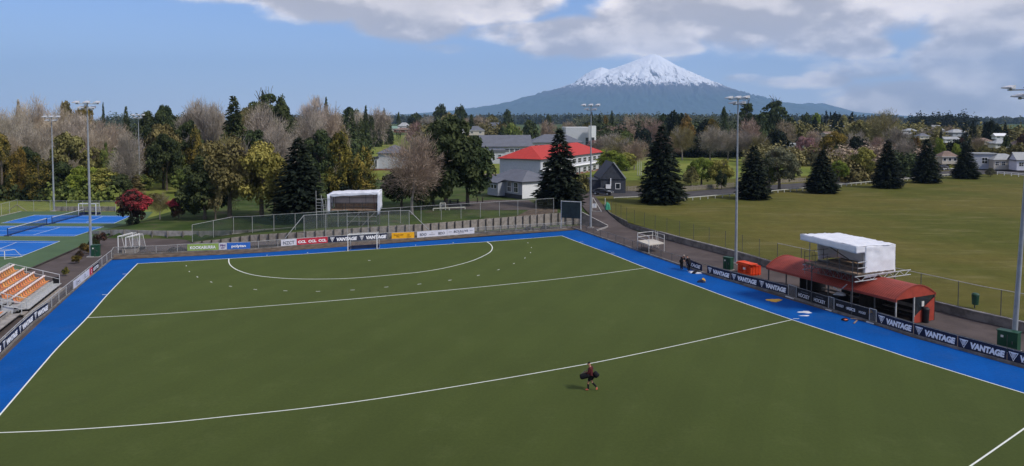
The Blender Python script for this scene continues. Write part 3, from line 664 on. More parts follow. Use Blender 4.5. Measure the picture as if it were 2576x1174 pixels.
banner(RF, 2006, 2042, 'black banner with white script HOCKEY, left in front of the dugout', color='black', items=[('HOCKEY', .5, .4, .78, .34, 'lettering_white', .0), ('bar', .55, .74, .5, .06, 'lettering_grey')], group=rg, z1=1.1)
banner(RF, 2044, 2083, 'black banner with white script HOCKEY, beside the scaffold leg', color='black', items=[('HOCKEY', .5, .4, .72, .32, 'lettering_white', .0), ('bar', .5, .74, .45, .06, 'lettering_grey')], group=rg, z1=1.1)
banner(RF, 2101, 2186, 'wide black banner with three small white emblems in front of the dugout benches', color='black', items=[('HOCKEY', .17, .55, .22, .22, 'lettering_white', .0), ('ASICS', .5, .52, .24, .26, 'lettering_white', .02), ('HOCKEY', .83, .5, .2, .2, 'lettering_white', .0), ('ring', .38, .5, .1, 'lettering_white')], group=rg, z1=1.1)
def fgate(x0, x1, label):
    a, b = on(RF, x0), on(RF, x1); n = Vector((-.908, -.418, 0)); a += n*.05; b += n*.05; up = Vector((0, 0, 1)); t = empty('gate', a, 0, label, 'gate', 'small gates in the right fence')
    MB().path([a+up*.1, a+up*1.15, b+up*1.15, b+up*.1, a+up*.1], .035).build('frame', 'rail_grey', t); MB().quad(a+up*.12, b+up*.12, b+up*1.13, a+up*1.13).build('wire_mesh', 'wire_low', t)
    MB().beam(a+n*.3+up*.05, b+n*.3+up*.05, .16, .08).build('threshold', 'white_dirty', t)
fgate(1984, 2004, 'small mesh gate between the VANTAGE and HOCKEY banners'); fgate(2085, 2099, 'small mesh gate in front of the middle of the dugout'); fgate(2188, 2205, 'small mesh gate right of the wide black banner')
lg = 'banners along the left fence'
banner(LF, -50, 1, 'navy VANTAGE banner cut off by the left edge of the photo', items=vi(), group=lg, z1=.86)
banner(LF, 2, 42, 'navy VANTAGE banner, second from the bottom left corner', items=vi(), group=lg, z1=.86)
banner(LF, 43, 81, 'navy VANTAGE banner below the aisle steps of the orange stand', items=vi(), group=lg, z1=.86)
banner(LF, 82, 119, 'navy VANTAGE banner below the front row of orange seats, farthest of the navy ones', items=vi(), group=lg, z1=.86)
banner(LF, 183.4, 224, 'long white banner with faint grey emblems on the left fence', color='sign_white', items=[('ring', .18, .55, .18, 'lettering_grey'), ('BDO', .3, .55, .12, .2, 'lettering_grey', 0), ('ring', .68, .6, .18, 'lettering_grey'), ('bar', .3, .25, .3, .04, 'lettering_grey'), ('bar', .75, .3, .3, .04, 'lettering_grey')], group=lg, z1=.86)
banner(LF, 224.6, 247, 'black banner with a red end and white LOTTO lettering on the left fence', panels=[(0, .3, 'sign_red'), (.3, 1, 'black')], items=[('ring', .15, .5, .2, 'lettering_white'), ('LOTTO', .65, .5, .56, .5, 'lettering_white', .04)], group=lg, z1=.86)
# ---------------------------------------------------------------- floodlight poles
def pole(x, y, top, rot, label, r=.17, heads=5, group='floodlight poles', hs=.72, arm=1.15, lean=0.):
    p = G(x, y); h = ZAT(top, p.y*math.cos(PITCH)+0) ; t = empty('floodlight_pole', (p.x, p.y, 0), rot, label, 'floodlight', group)
    if lean: t.rotation_mode = 'XYZ'; t.rotation_euler = (Matrix.Rotation(lean, 3, 'Y') @ Matrix.Rotation(rot, 3, 'Z')).to_euler()
    def B(mb, name, m): o = mb.build(name, m); o.parent = t; return o
    B(MB().tube((0, 0, 0), (0, 0, h), r, r*.42, n=12), 'mast', 'pole_grey'); B(MB().box((0, 0, .06), (.8, .8, .12)), 'base', 'concrete')
    B(MB().box((0, 0, h), (arm*2+.3, .09, .09)).box((0, 0, h-.62), (arm*1.2, .08, .08)).box((0, 0, h-.4), (.1, .12, 1.0)), 'crossarm', 'galvanised')
    for (hx, hz) in ((-arm, h+.05), (0, h+.05), (arm, h+.05), (-arm*.55, h-.58), (arm*.55, h-.58))[:heads]:
        l = MB(); a = -.22
        vs = [(-.42, -.1, .12), (.42, -.1, .12), (.30, .45, .40), (-.30, .45, .40), (-.50, -.75, .04), (.50, -.75, .04), (.46, -.72, .16), (-.46, -.72, .16), (-.30, .5, .06), (.30, .5, .06)]
        l.add([(hx+v[0]*hs, v[1]*hs, hz+v[2]*hs*1.15) for v in vs], [(4, 5, 6, 7), (7, 6, 2, 3), (8, 3, 2, 9), (5, 9, 2, 6), (4, 7, 3, 8)])
        o = B(l, 'lamp_housing', 'galvanised')
        g = MB().add([(hx+v[0]*hs, v[1]*hs, hz+v[2]*hs) for v in ((-.48, -.73, .045), (.48, -.73, .045), (.28, .48, .065), (-.28, .48, .065))], [(0, 3, 2, 1)]).build('lens', 'lamp_glass'); g.parent = o
        k = MB().box((hx, .1, hz+.0), (.12, .2, .2)).build('bracket', 'dark_steel'); k.parent = o
    return t
pole(229, 647, 262, R(12), 'tall grey floodlight pole at the left corner of the turf, beside the tennis courts')
pole(1485.5, 574, 268, R(-25), 'tall grey floodlight pole beside the scoreboard at the far right corner')
pole(1851, 664, 250, R(-55), 'tall grey floodlight pole behind the green box and orange barriers')
pole(2549, 884, 226, R(-60), 'tall grey floodlight pole at the right edge of the photo', r=.19, arm=1.45, lean=R(2.4))
pole(136, 532, 297, R(5), 'grey floodlight pole at the far left end of the tennis courts', r=.17)
pole(352, 486, 292, R(0), 'grey floodlight pole rising from behind the red flowering shrub', r=.17)
def cabinet(x, y, w, d, h, label, rz=0.4):
    p = G(x, y); t = empty('electrical_cabinet', p, rz, label, 'cabinet', 'green electrical cabinets')
    for mb, nme, m in ((MB().box((0, 0, h/2+.06), (w, d, h)), 'body', 'cabinet_green'), (MB().box((0, 0, h+.09), (w+.08, d+.08, .06)), 'lid', 'cabinet_green'), (MB().box((0, -d/2-.012, h/2), (.03, .024, h*.85)).box((w*.25, -d/2-.03, h*.55), (.05, .06, .2)), 'door_handle', 'dark_steel'), (MB().box((-w*.25, -d/2-.012, h*.8), (.16, .02, .16)), 'warning_sticker', 'white_dirty'), (MB().box((0, 0, .03), (w+.2, d+.2, .06)), 'plinth', 'concrete')):
        mb.build(nme, m).parent = t
cabinet(241.5, 646.5, .85, .6, 1.35, 'dark green electrical box at the foot of the left corner light pole', .2)
cabinet(1832, 679, .95, .6, 1.3, 'dark green electrical box behind the banners, left of the orange barriers', -.9)
cabinet(2537, 886, 1.25, .75, 1.45, 'dark green electrical box at the foot of the rightmost light pole', -.9)
# ---------------------------------------------------------------- goals
def goal(A, B, back, h, label, depth=1.25, board=.46, boardm='navy', net=True, name='hockey_goal', grp=None, r=.04, topd=.9):
    A, B = Vector(A), Vector(B); bk = Vector(back).normalized(); up = Vector((0, 0, 1)); t = empty(name, (A+B)/2, 0, label, 'goal', grp)
    for p in (A, B):
        d = (B-A).normalized(); MB().box(p+up*h/2, (r*2, r*2, h), math.atan2(d.y, d.x)).build('goalpost', 'white_paint', t)
    MB().beam(A+up*(h-r), B+up*(h-r), r*2, r*2).build('crossbar', 'white_paint', t)
    fr = MB()
    for p in (A, B): fr.tube(p+up*(h-r), p+bk*topd+up*(h-r), .025).tube(p+bk*topd+up*(h-r), p+bk*depth+up*board, .025).tube(p+up*.04, p+bk*depth+up*.04, .025).tube(p+bk*depth+up*.02, p+bk*depth+up*board, .03)
    fr.tube(A+bk*topd+up*(h-r), B+bk*topd+up*(h-r), .025).build('rear_frame', 'white_dirty', t)
    if board:
        MB().beam(A+bk*depth+up*board/2, B+bk*depth+up*board/2, .04, board).build('backboard', boardm, t)
        for p in (A, B): MB().beam(p+bk*.05+up*board/2, p+bk*(depth-.03)+up*board/2, .04, board).build('sideboard', boardm, t)
    if net:
        nt_ = MB(); nt_.quad(A+bk*topd+up*(h-r), B+bk*topd+up*(h-r), B+bk*depth+up*board, A+bk*depth+up*board).quad(A+up*(h-r), B+up*(h-r), B+bk*topd+up*(h-r), A+bk*topd+up*(h-r))
        for p in (A, B): nt_.quad(p+up*board, p+bk*depth+up*board, p+bk*topd+up*(h-r), p+up*(h-r))
        nt_.build('net', 'goal_net', t)
    return t
goal(G(875.2, 632.4), G(948.4, 627.8), (.07, 1, 0), 2.14, 'white hockey goal with dark backboard on the goal line of the turf')
goal(G(198, 543), G(241.5, 543), (.1, 1, 0), 2.1, 'white goal frame at the far end of the tennis courts behind the light pole', boardm='navy')
goal(G(-60, 652), G(11.8, 653.4), (.55, .9, 0), 1.05, 'small low white goal cut off by the left edge beside the nearest tennis court', depth=1.9, board=0.0, net=False, r=.03, topd=1.1)
# spare goals parked in the corner
gA = G(311.5, 641, 0)
goal(G(289, 640)+Vector((.1, .6, 0)), G(289, 640)+Vector((.3, 3.6, 0)), (1, -.1, 0), 2.15, 'spare white goal parked sideways in the left corner, nearer the fence', depth=.9, topd=.5, board=.4, boardm='black', grp='spare goals in the left corner')
goal(G(289, 640)+Vector((.95, .8, 0)), G(289, 640)+Vector((1.2, 3.6, 0)), (1, -.1, 0), 2.0, 'spare white goal parked in the left corner, against the timber box', depth=.8, topd=.45, board=.4, boardm='black', grp='spare goals in the left corner')
cbx = G(313, 636.5); tag(MB().box((cbx.x+.7, cbx.y+.2, .3), (1.7, 1.0, .6), .2, m='timber_wall').box((cbx.x+.7, cbx.y+.2, .63), (1.8, 1.1, .06), .2, m='timber_dark').build('storage_box'), 'low timber storage box beside the spare goals in the left corner', 'box')
# ---------------------------------------------------------------- scoreboard
def scoreboard():
    a, b = G(1412.5, 575.8), G(1461.8, 579); a.y += .35; b.y += .35; up = Vector((0, 0, 1)); t = empty('scoreboard', (a+b)/2, 0, 'dark electronic scoreboard on two grey posts at the far right corner', 'scoreboard')
    for p in (a, b): MB().box(p+up*2.15, (.16, .16, 4.3)).build('post', 'galvanised', t)
    d = b-a; c = (a+b)/2; z0, z1 = 1.65, 4.2; L = d.length-.2; rz = math.atan2(d.y, d.x)
    MB().box(c+up*(z0+z1)/2, (L, .22, z1-z0), rz).build('display', 'screen_dark', t)
    n = Vector((d.y, -d.x, 0)).normalized(); f = MB(); 
    f.box(c+up*z1, (L+.1, .28, .08), rz).build('top_frame', 'galvanised', t)
    g = MB().box(c+n*.12+up*(z0+.9), (.05, .02, 1.3), rz).box(c+n*.12+up*(z1-.8), (L*.8, .02, .04), rz); g.build('display_grid', 'black', t)
scoreboard()
# ---------------------------------------------------------------- umpire platform by the right fence
def platform():
    L, N_, Rr = G(1604, 606.2, 1.15), G(1632.5, 616.5, 1.15), G(1671, 611.8, 1.15); Bk = L+Rr-N_; up = Vector((0, 0, 1)); C = [L, N_, Rr, Bk]
    t = empty('viewing_platform', (N_.x, N_.y, 0), 0, 'raised timber platform with white rails and ladder behind the right fence', 'platform')
    MB().add([p for p in C]+[p-up*.12 for p in C], [(0, 1, 2, 3), (7, 6, 5, 4), (0, 4, 5, 1), (1, 5, 6, 2), (2, 6, 7, 3), (3, 7, 4, 0)]).build('deck', 'cream_paint', t)
    for p in C: MB().tube(Vector((p.x, p.y, 0)), p+up*1.05, .035).build('leg', 'white_dirty', t)
    for (a, b) in ((L, Bk), (Bk, Rr), (L, N_)):
        for h in (.5, 1.0): MB().tube(a+up*h, b+up*h, .03).build('rail', 'white_dirty', t)
    u = (Bk+(Rr-Bk)*.25); v = (Rr-Bk).normalized(); o = Vector((.35, .8, 0)); ld = MB()
    for s in (0, .5): ld.tube(Vector((u.x, u.y, 0))+v*s+o, u+v*s+up*1.15, .035)
    for k in range(7): f = (k+.5)/7; q = Vector((u.x, u.y, 0))+o*(1-f)+up*(2.2*f); ld.tube(q, q+v*.5, .022)
    ld.build('ladder', 'white_dirty', t); m_ = (L+N_)/2; MB().tube(Vector((m_.x, m_.y, 0)), m_-up*.1, .04).tube(m_-up*.1, Vector((Rr.x, Rr.y, .1)), .025).build('brace', 'dark_steel', t)
platform()
# ---------------------------------------------------------------- dugout with barrel roof
DA = Vector((.4185, -.908, 0)); DN = Vector((.908, .4185, 0)); D0 = Vector((25.25, 69.35, 0)); up = Vector((0, 0, 1))
def DP(s, n, z): return D0+DA*s+DN*n+up*z
def dugout():
    Ln, Dp, ez, rise = 14.1, 4.6, 2.2, .95; t = empty('players_shelter', D0, 0, 'long open dugout with curved red iron roof behind the right fence', 'shelter')
    N = 14; arc = [(Dp*i/N-.15+(.3*i/N), ez+rise*math.sin(math.pi*i/N)**.9) for i in range(N+1)]; mb = MB(); K = 280; vs = []
    for k in range(K+1):
        s = Ln*k/K; rp = .018*math.sin(k*math.pi*.5) if True else 0
        for (n, z) in arc: vs.append(DP(s, n, z+(.018 if k % 4 < 2 else -.004)))
    mb.add(vs, [(k*(N+1)+i, (k+1)*(N+1)+i, (k+1)*(N+1)+i+1, k*(N+1)+i+1) for k in range(K) for i in range(N)])
    mb.build('roof', 'red_roof', t)
    for s in (0.02, Ln-.02): # gable infill and barge
        g = MB(); g.add([DP(s, n, z-.02) for n, z in arc], [tuple(range(len(arc)))]); 
        g2 = MB()
        for (a, b) in zip(arc[:-1], arc[1:]): g2.beam(DP(s, a[0], a[1]+.03), DP(s, b[0], b[1]+.03), .08, .09)
        if s > 1: g.build('gable', 'red_wall', t)
        g2.build('barge', 'red_roof', t)
    for n_, z in ((-.1, ez-.1), (Dp+.1, ez-.1)): MB().beam(DP(0, n_, z), DP(Ln, n_, z), .1, .2).build('fascia', 'red_roof', t)
    for i, s in enumerate((.15, 2.4, 4.9, 7.3, 9.7, 12.0, Ln-.15)): MB().box(DP(s, .05, ez/2), (.09, .09, ez), .4).build('post', 'dark_steel' if i < 6 else 'rail_grey', t)
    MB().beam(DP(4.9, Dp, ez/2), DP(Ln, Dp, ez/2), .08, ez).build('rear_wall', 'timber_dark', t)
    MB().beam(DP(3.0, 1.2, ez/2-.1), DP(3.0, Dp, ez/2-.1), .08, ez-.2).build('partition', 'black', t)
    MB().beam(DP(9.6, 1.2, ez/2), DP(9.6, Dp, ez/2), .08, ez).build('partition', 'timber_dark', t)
    e = Ln-.06    # right-hand end wall: glazed corner with a red diagonal panel
    MB().add([DP(e, 2.1, .03), DP(e, Dp, .03), DP(e, Dp, 1.95), DP(e, 2.1, .55), DP(e+.06, 2.1, .03), DP(e+.06, Dp, .03), DP(e+.06, Dp, 1.95), DP(e+.06, 2.1, .55)], [(0, 1, 2, 3), (7, 6, 5, 4), (3, 2, 6, 7), (0, 3, 7, 4), (1, 5, 6, 2)]).build('end_panel', 'red_wall', t)
    MB().add([DP(e+.02, 2.2, .6), DP(e+.02, Dp-.1, 2.0), DP(e+.02, Dp-.1, 2.2), DP(e+.02, 2.2, 2.2)], [(0, 1, 2, 3)]).build('end_window', 'window_glass', t)
    MB().box(DP(e, 2.1, ez/2), (.1, .1, ez), .4).build('corner_post', 'rail_grey', t); MB().box(DP(e+.07, 3.1, 1.55), (.04, .28, .42), -1.14).build('notice', 'white_dirty', t)
    for s0, s1 in ((3.4, 9.2), (10, 13.7)):
        MB().beam(DP(s0, Dp-.8, .45), DP(s1, Dp-.8, .45), .45, .06).beam(DP(s0, Dp-.35, .85), DP(s1, Dp-.35, .85), .05, .3).build('bench', 'timber_wall', t)
        MB().beam(DP(s0, Dp-1.9, .42), DP(s1, Dp-1.9, .42), .35, .06).build('bench', 'timber_dark', t)
dugout()
def heap(name, p, w, d, h, m, label, cat, seed=0, rz=0., n=14, flat=1.):
    """crumpled cloth or bag: a lumpy closed mound"""
    rnd = random.Random(seed); vs = []; fs = []; K = 5
    for k in range(K+1):
        f = k/K; z = h*math.sin(f*math.pi/2)**flat; q = math.cos(f*math.pi/2)
        for i in range(n):
            t_ = 2*math.pi*i/n; rr = (1+.28*math.sin(3*t_+seed)+rnd.uniform(-.12, .12))*q*.5
            x, y = w*rr*math.cos(t_), d*rr*math.sin(t_); vs.append((p.x+x*math.cos(rz)-y*math.sin(rz), p.y+x*math.sin(rz)+y*math.cos(rz), p.z+z*(1+rnd.uniform(-.15, .15))+.001))
    for k in range(K):
        for i in range(n): fs.append((k*n+i, k*n+(i+1) % n, (k+1)*n+(i+1) % n, (k+1)*n+i))
    fs.append(tuple(range(n-1, -1, -1))); return tag(MB().add(vs, fs).build(name, m, smooth_=False), label, cat)
heap('cloth', DP(7.6, 1.2, 1.0), 1.0, .6, .25, 'cloth_white', 'pale crumpled cloth hanging over the black divider in the dugout', 'cloth', 5)
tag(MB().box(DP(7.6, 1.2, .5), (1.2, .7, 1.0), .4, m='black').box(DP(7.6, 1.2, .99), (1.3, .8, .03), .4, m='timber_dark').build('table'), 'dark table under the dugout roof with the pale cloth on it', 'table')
heap('cloth', DP(10.2, 1.0, .02), 1.8, 1.0, .35, 'mustard', 'dull yellow tarpaulin lying in the shade inside the dugout', 'tarpaulin', 8, .4)
# scaffold tower with white shelter above the dugout
F0 = Vector((27.2, 63.5, 0))
def FP(t_, s, z): return F0+DA*t_+DN*s+up*z
def tower():
    t = empty('scaffold_tower', F0, 0, 'scaffold camera tower with timber deck and rails standing over the dugout', 'scaffold'); dz = 3.7; a, b, D = -.9, 4.75, 4.7
    MB().add([FP(a, 0, dz), FP(b, 0, dz), FP(b, D, dz), FP(a, D, dz), FP(a, 0, dz-.12), FP(b, 0, dz-.12), FP(b, D, dz-.12), FP(a, D, dz-.12)], [(0, 1, 2, 3), (7, 6, 5, 4), (0, 4, 5, 1), (1, 5, 6, 2), (2, 6, 7, 3), (3, 7, 4, 0)]).build('deck', 'boards', t)
    for k in range(8): s = .3+k*.6; MB().beam(FP(a+.05, s, dz+.012), FP(b-.05, s, dz+.012), .5, .02).build('plank', 'boards' if k % 3 else 'ply', t)
    for s in (0., D):   # lattice beams
        tr = MB(); e = b+(.0 if s == 0 else 0)
        for z in (dz-.15, dz-.72): tr.tube(FP(a-.2, s, z), FP(e, s, z), .03)
        n = 14; 
        for k in range(n):
            q0 = a+(e-a)*k/n; q1 = a+(e-a)*(k+1)/n; z0, z1 = (dz-.15, dz-.72) if k % 2 else (dz-.72, dz-.15); tr.tube(FP(q0, s, z0), FP(q1, s, z1), .022)
            tr.tube(FP(q0, s, dz-.72), FP(q0, s, dz-.15), .018)
        tr.build('lattice_beam', 'scaffold' if s else 'dark_steel', t)
    for q in (a+.1, b-.02):
        tr = MB(); 
        for z in (dz-.2, dz-.62): tr.tube(FP(q, -.3, z), FP(q, D+2.0, z), .04)
        for k in range(10): tr.tube(FP(q, -.2+k*.68, dz-.62 if k % 2 else dz-.2), FP(q, .48+k*.68, dz-.2 if k % 2 else dz-.62), .022)
        tr.build('lattice_beam', 'galvanised', t)
    for (q, s) in ((0., 0.), (4.3, 0.), (0., D+.6), (4.3, D+.6)): MB().tube(FP(q, s-.05, 0), FP(q, s-.05, dz+.0), .045).tube(FP(q, s-.05, dz), FP(q, s-.05, dz+1.1), .03).build('leg', 'dark_steel', t)
    rl = MB(); P4 = [FP(a, .02, dz), FP(b, .02, dz)]
    for h in (.5, 1.0): rl.tube(FP(a, 3.0, dz+h), FP(a, .02, dz+h), .026).tube(FP(.9, .02, dz+h*.98), FP(3.6, .02, dz+h*.98), .026)
    for q in (a, .35, 1.6, 2.9, b): rl.tube(FP(q, .02, dz), FP(q, .02, dz+1.05), .028)
    for s in (1.2, 2.4): rl.tube(FP(a, s, dz), FP(a, s, dz+1.05), .026)
    rl.build('guard_rail', 'dark_steel', t)
    r2 = MB(); 
    for h in (.5, 1.0): r2.tube(FP(b, 0, dz+h), FP(b, 1.1, dz+h), .04)
    r2.build('end_rail', 'galvanised', t)
    MB().beam(FP(a+.3, 1.4, dz+.1), FP(.5, 1.5, dz+.16), .25, .2).tube(FP(.2, .9, dz+2.0), FP(1.9, 3.2, dz+.1), .045).tube(FP(1.9, 3.2, dz+.1), FP(3.2, 3.4, dz+.1), .045).build('brace', 'dark_steel', t)
    MB().path([FP(a-.4, .5, 2.5), FP(a-.4, .5, 3.5), FP(a-.4, 1.5, 3.3), FP(a-.4, 1.5, 2.6)], .02).path([FP(2.6, -.3, 2.2), FP(3.3, -.4, 2.0), FP(3.9, -.2, 2.7)], .04).build('loose_tube', 'scaffold', t)
    tw = empty('tarpaulin_shelter', FP(2, 2, dz), 0, 'white wrapped tarpaulin canopy on top of the scaffold above the dugout', 'canopy')
    rnd = random.Random(4)
    def skin(c00, c10, c11, c01, nu, nv, amp, name, m='tarp', th=.0):
        vs = []
        for i in range(nu+1):
            for j in range(nv+1):
                u, v = i/nu, j/nv; p = (c00*(1-u)+c10*u)*(1-v)+(c01*(1-u)+c11*u)*v; nn = (c10-c00).cross(c01-c00).normalized(); e = 1 if 0 < i < nu or 0 < j < nv else .3
                vs.append(p+nn*amp*e*(noise.noise(p*2.3)+.5*noise.noise(p*6)))
        o = MB().add(vs, [(i*(nv+1)+j, (i+1)*(nv+1)+j, (i+1)*(nv+1)+j+1, i*(nv+1)+j+1) for i in range(nu) for j in range(nv)]).build(name, m, tw, smooth_=True)
        sm = o.modifiers.new('thickness', 'SOLIDIFY'); sm.thickness = .03; return o
    t0, t1, rz = -1.34, 4.68, 6.2
    skin(FP(t0, -.1, rz+.05), FP(t1, -.1, rz-.1), FP(t1+.1, 4.65, rz-.28), FP(t0, 5.0, rz-.2), 26, 18, .09, 'roof_sheet')
    skin(FP(t0, -.12, rz-.48), FP(t1, -.12, rz-.75), FP(t1, -.12, rz-.12), FP(t0, -.12, rz+.03), 26, 4, .05, 'front_valance')
    skin(FP(t0, 0, rz-.4), FP(t0, .7, rz-.4), FP(t0, .7, rz), FP(t0, 0, rz), 5, 4, .05, 'side_flap')
    skin(FP(t1, .95, dz-.45), FP(t1+.05, 4.65, dz-.25), FP(t1+.05, 4.65, rz-.28), FP(t1, .95, rz-.15), 14, 14, .07, 'side_wall')
    skin(FP(t1, -.1, rz-.75), FP(t1, .95, rz-.75), FP(t1, .95, rz-.15), FP(t1, -.1, rz-.12), 6, 5, .05, 'side_flap')
    skin(FP(t0+.1, 4.7, dz), FP(1.9, 4.7, dz), FP(1.9, 4.7, rz-.3), FP(t0+.1, 4.7, rz-.2), 12, 10, .06, 'rear_wall')
    skin(FP(2.9, 4.7, dz-.1), FP(t1, 4.7, dz-.1), FP(t1, 4.7, rz-.3), FP(2.9, 4.7, rz-.25), 10, 10, .06, 'rear_wall')
    skin(FP(t0+.05, 2.2, dz), FP(t0+.05, 4.7, dz), FP(t0+.05, 4.7, rz-.2), FP(t0+.05, 1.9, rz-.1), 8, 8, .06, 'side_wall')
    fr = MB()
    for q in (t0+.2, t1-.1):
        for s in (.9, 4.5): fr.tube(FP(q, s, dz), FP(q, s, rz-.3), .04)
    fr.tube(FP(t0+.2, .0, rz-.35), FP(t1-.1, 0., rz-.4), .04).build('frame', 'scaffold', tw)
tower()
def rear_tower():
    Yd = 101.0; L = AT(827, Yd).x; Rx = AT(953, Yd).x; zb, zt, D = 3.75, 6.1, 2.6; g = 1.45; t = empty('scaffold_tower', (L, Yd, g), 0, 'scaffold camera platform on the bank behind the goal', 'scaffold'); V = Vector
    MB().box(((L+Rx)/2, Yd+D/2, zb), (Rx-L-.3, D, .12)).build('deck', 'ply', t)
    for x in (L+.35, (L*2+Rx)/3, (L+2*Rx)/3, Rx-.35):
        for y in (Yd+.05, Yd+D): MB().tube((x, y, g-.15), (x, y, zb+ (1.1 if y < Yd+1 else 2.2)), .04).build('leg', 'dark_steel', t)
    rl = MB()
    for h in (.5, 1.0): rl.tube((L+.3, Yd, zb+h), (Rx-.3, Yd, zb+h), .028)
    for h in (.75, 1.5): rl.tube((L+.3, Yd+D-.1, zb+h), (Rx-.3, Yd+D-.1, zb+h), .028)
    for k in range(5): x = L+.3+(Rx-L-.6)*k/4; rl.tube((x, Yd, zb), (x, Yd, zb+1.05), .028)
    rl.build('guard_rail', 'dark_steel', t)
    br = MB()
    for h in (.7, 1.4): br.tube((L+.3, Yd, g+h), (Rx-.3, Yd, g+h), .03)
    for k in range(3): x0 = L+.35+(Rx-L-.7)*k/3; x1 = L+.35+(Rx-L-.7)*(k+1)/3; br.tube((x0, Yd, g), (x1, Yd, zb-.1), .028)
    br.build('brace', 'scaffold', t)
    ld = MB(); x0 = AT(797, Yd).x; x1 = AT(818, Yd).x
    for x in (x0, x0+.75): ld.tube((x, Yd-.4, g-.4), (x, Yd-.4, 6.6 if x == x0 else 6.0), .04)
    ld.tube((x1, Yd-.6, g-.4), (x1-.25, Yd-.5, 5.4), .05).tube((x1+.45, Yd-.6, g-.4), (x1+.2, Yd-.5, 5.2), .05)
    for k in range(6): ld.tube((x0, Yd-.4, 3.2+k*.42), (x0+.9, Yd-.4, 3.2+k*.42), .025)
    for k in range(12): f = k/12; ld.tube((x1-.22*f, Yd-.6+.1*f, g+3.4*f), (x1+.45-.22*f, Yd-.6+.1*f, g+3.4*f), .025)
    ld.tube((x0, Yd-.4, 5.4), (L+.4, Yd-.2, 5.4), .03); ld.build('ladder', 'rail_grey', t)
    tw = empty('tarpaulin_shelter', ((L+Rx)/2, Yd, zb), 0, 'open-fronted white tarpaulin box on the scaffold behind the goal', 'canopy')
    MB().box(((L+Rx)/2, Yd+D, (zb+zt)/2+.1), (Rx-L-.2, .05, zt-zb-.2)).build('rear_wall', 'tarp_inner', tw)
    MB().box(((L+Rx)/2, Yd+D-.06, zb+.35), (Rx-L-.5, .04, .6)).build('rear_board', 'ply', tw)
    def wav(name, pts, amp=.05, sx=1):
        a, b, c, d = [V(p) for p in pts]; nu, nv = 24, 5; vs = []
        for i in range(nu+1):
            for j in range(nv+1): u, v = i/nu, j/nv; p = (a*(1-u)+b*u)*(1-v)+(d*(1-u)+c*u)*v; vs.append(p+V((amp*noise.noise(p*3), amp*noise.noise(p*3+V((5, 1, 2))), amp*2*noise.noise(p*2+V((1, 8, 2))))))
        o = MB().add(vs, [(i*(nv+1)+j, (i+1)*(nv+1)+j, (i+1)*(nv+1)+j+1, i*(nv+1)+j+1) for i in range(nu) for j in range(nv)]).build(name, 'tarp', tw, smooth_=True); s = o.modifiers.new('thickness', 'SOLIDIFY'); s.thickness = .04
    wav('roof_sheet', [(L, Yd-.1, zt), (Rx, Yd-.1, zt+.3), (Rx, Yd+D, zt+.4), (L, Yd+D, zt+.15)])
    wav('front_valance', [(L, Yd-.12, zt-.42), (Rx, Yd-.12, zt-.1), (Rx, Yd-.1, zt+.3), (L, Yd-.1, zt)], .06)
    for x, e in ((L, 0), (Rx, .25)):
        wav('side_wall', [(x, Yd-.1, zb-.3), (x, Yd+D, zb), (x, Yd+D, zt+e), (x, Yd-.1, zt+e)], .04)
        wav('corner_wrap', [(x-.18, Yd-.16, zb-.65), (x+.2, Yd-.16, zb-.5), (x+.2, Yd-.16, zt+e), (x-.18, Yd-.16, zt+e)], .07)
    MB().tube((Rx-.7, Yd+.6, zb), (Rx-.9, Yd+.6, zt-.2), .03).tube((Rx-.4, Yd+1.2, zb), (Rx-.4, Yd+1.2, zt-.2), .03).build('frame', 'red_roof', tw)
rear_tower()
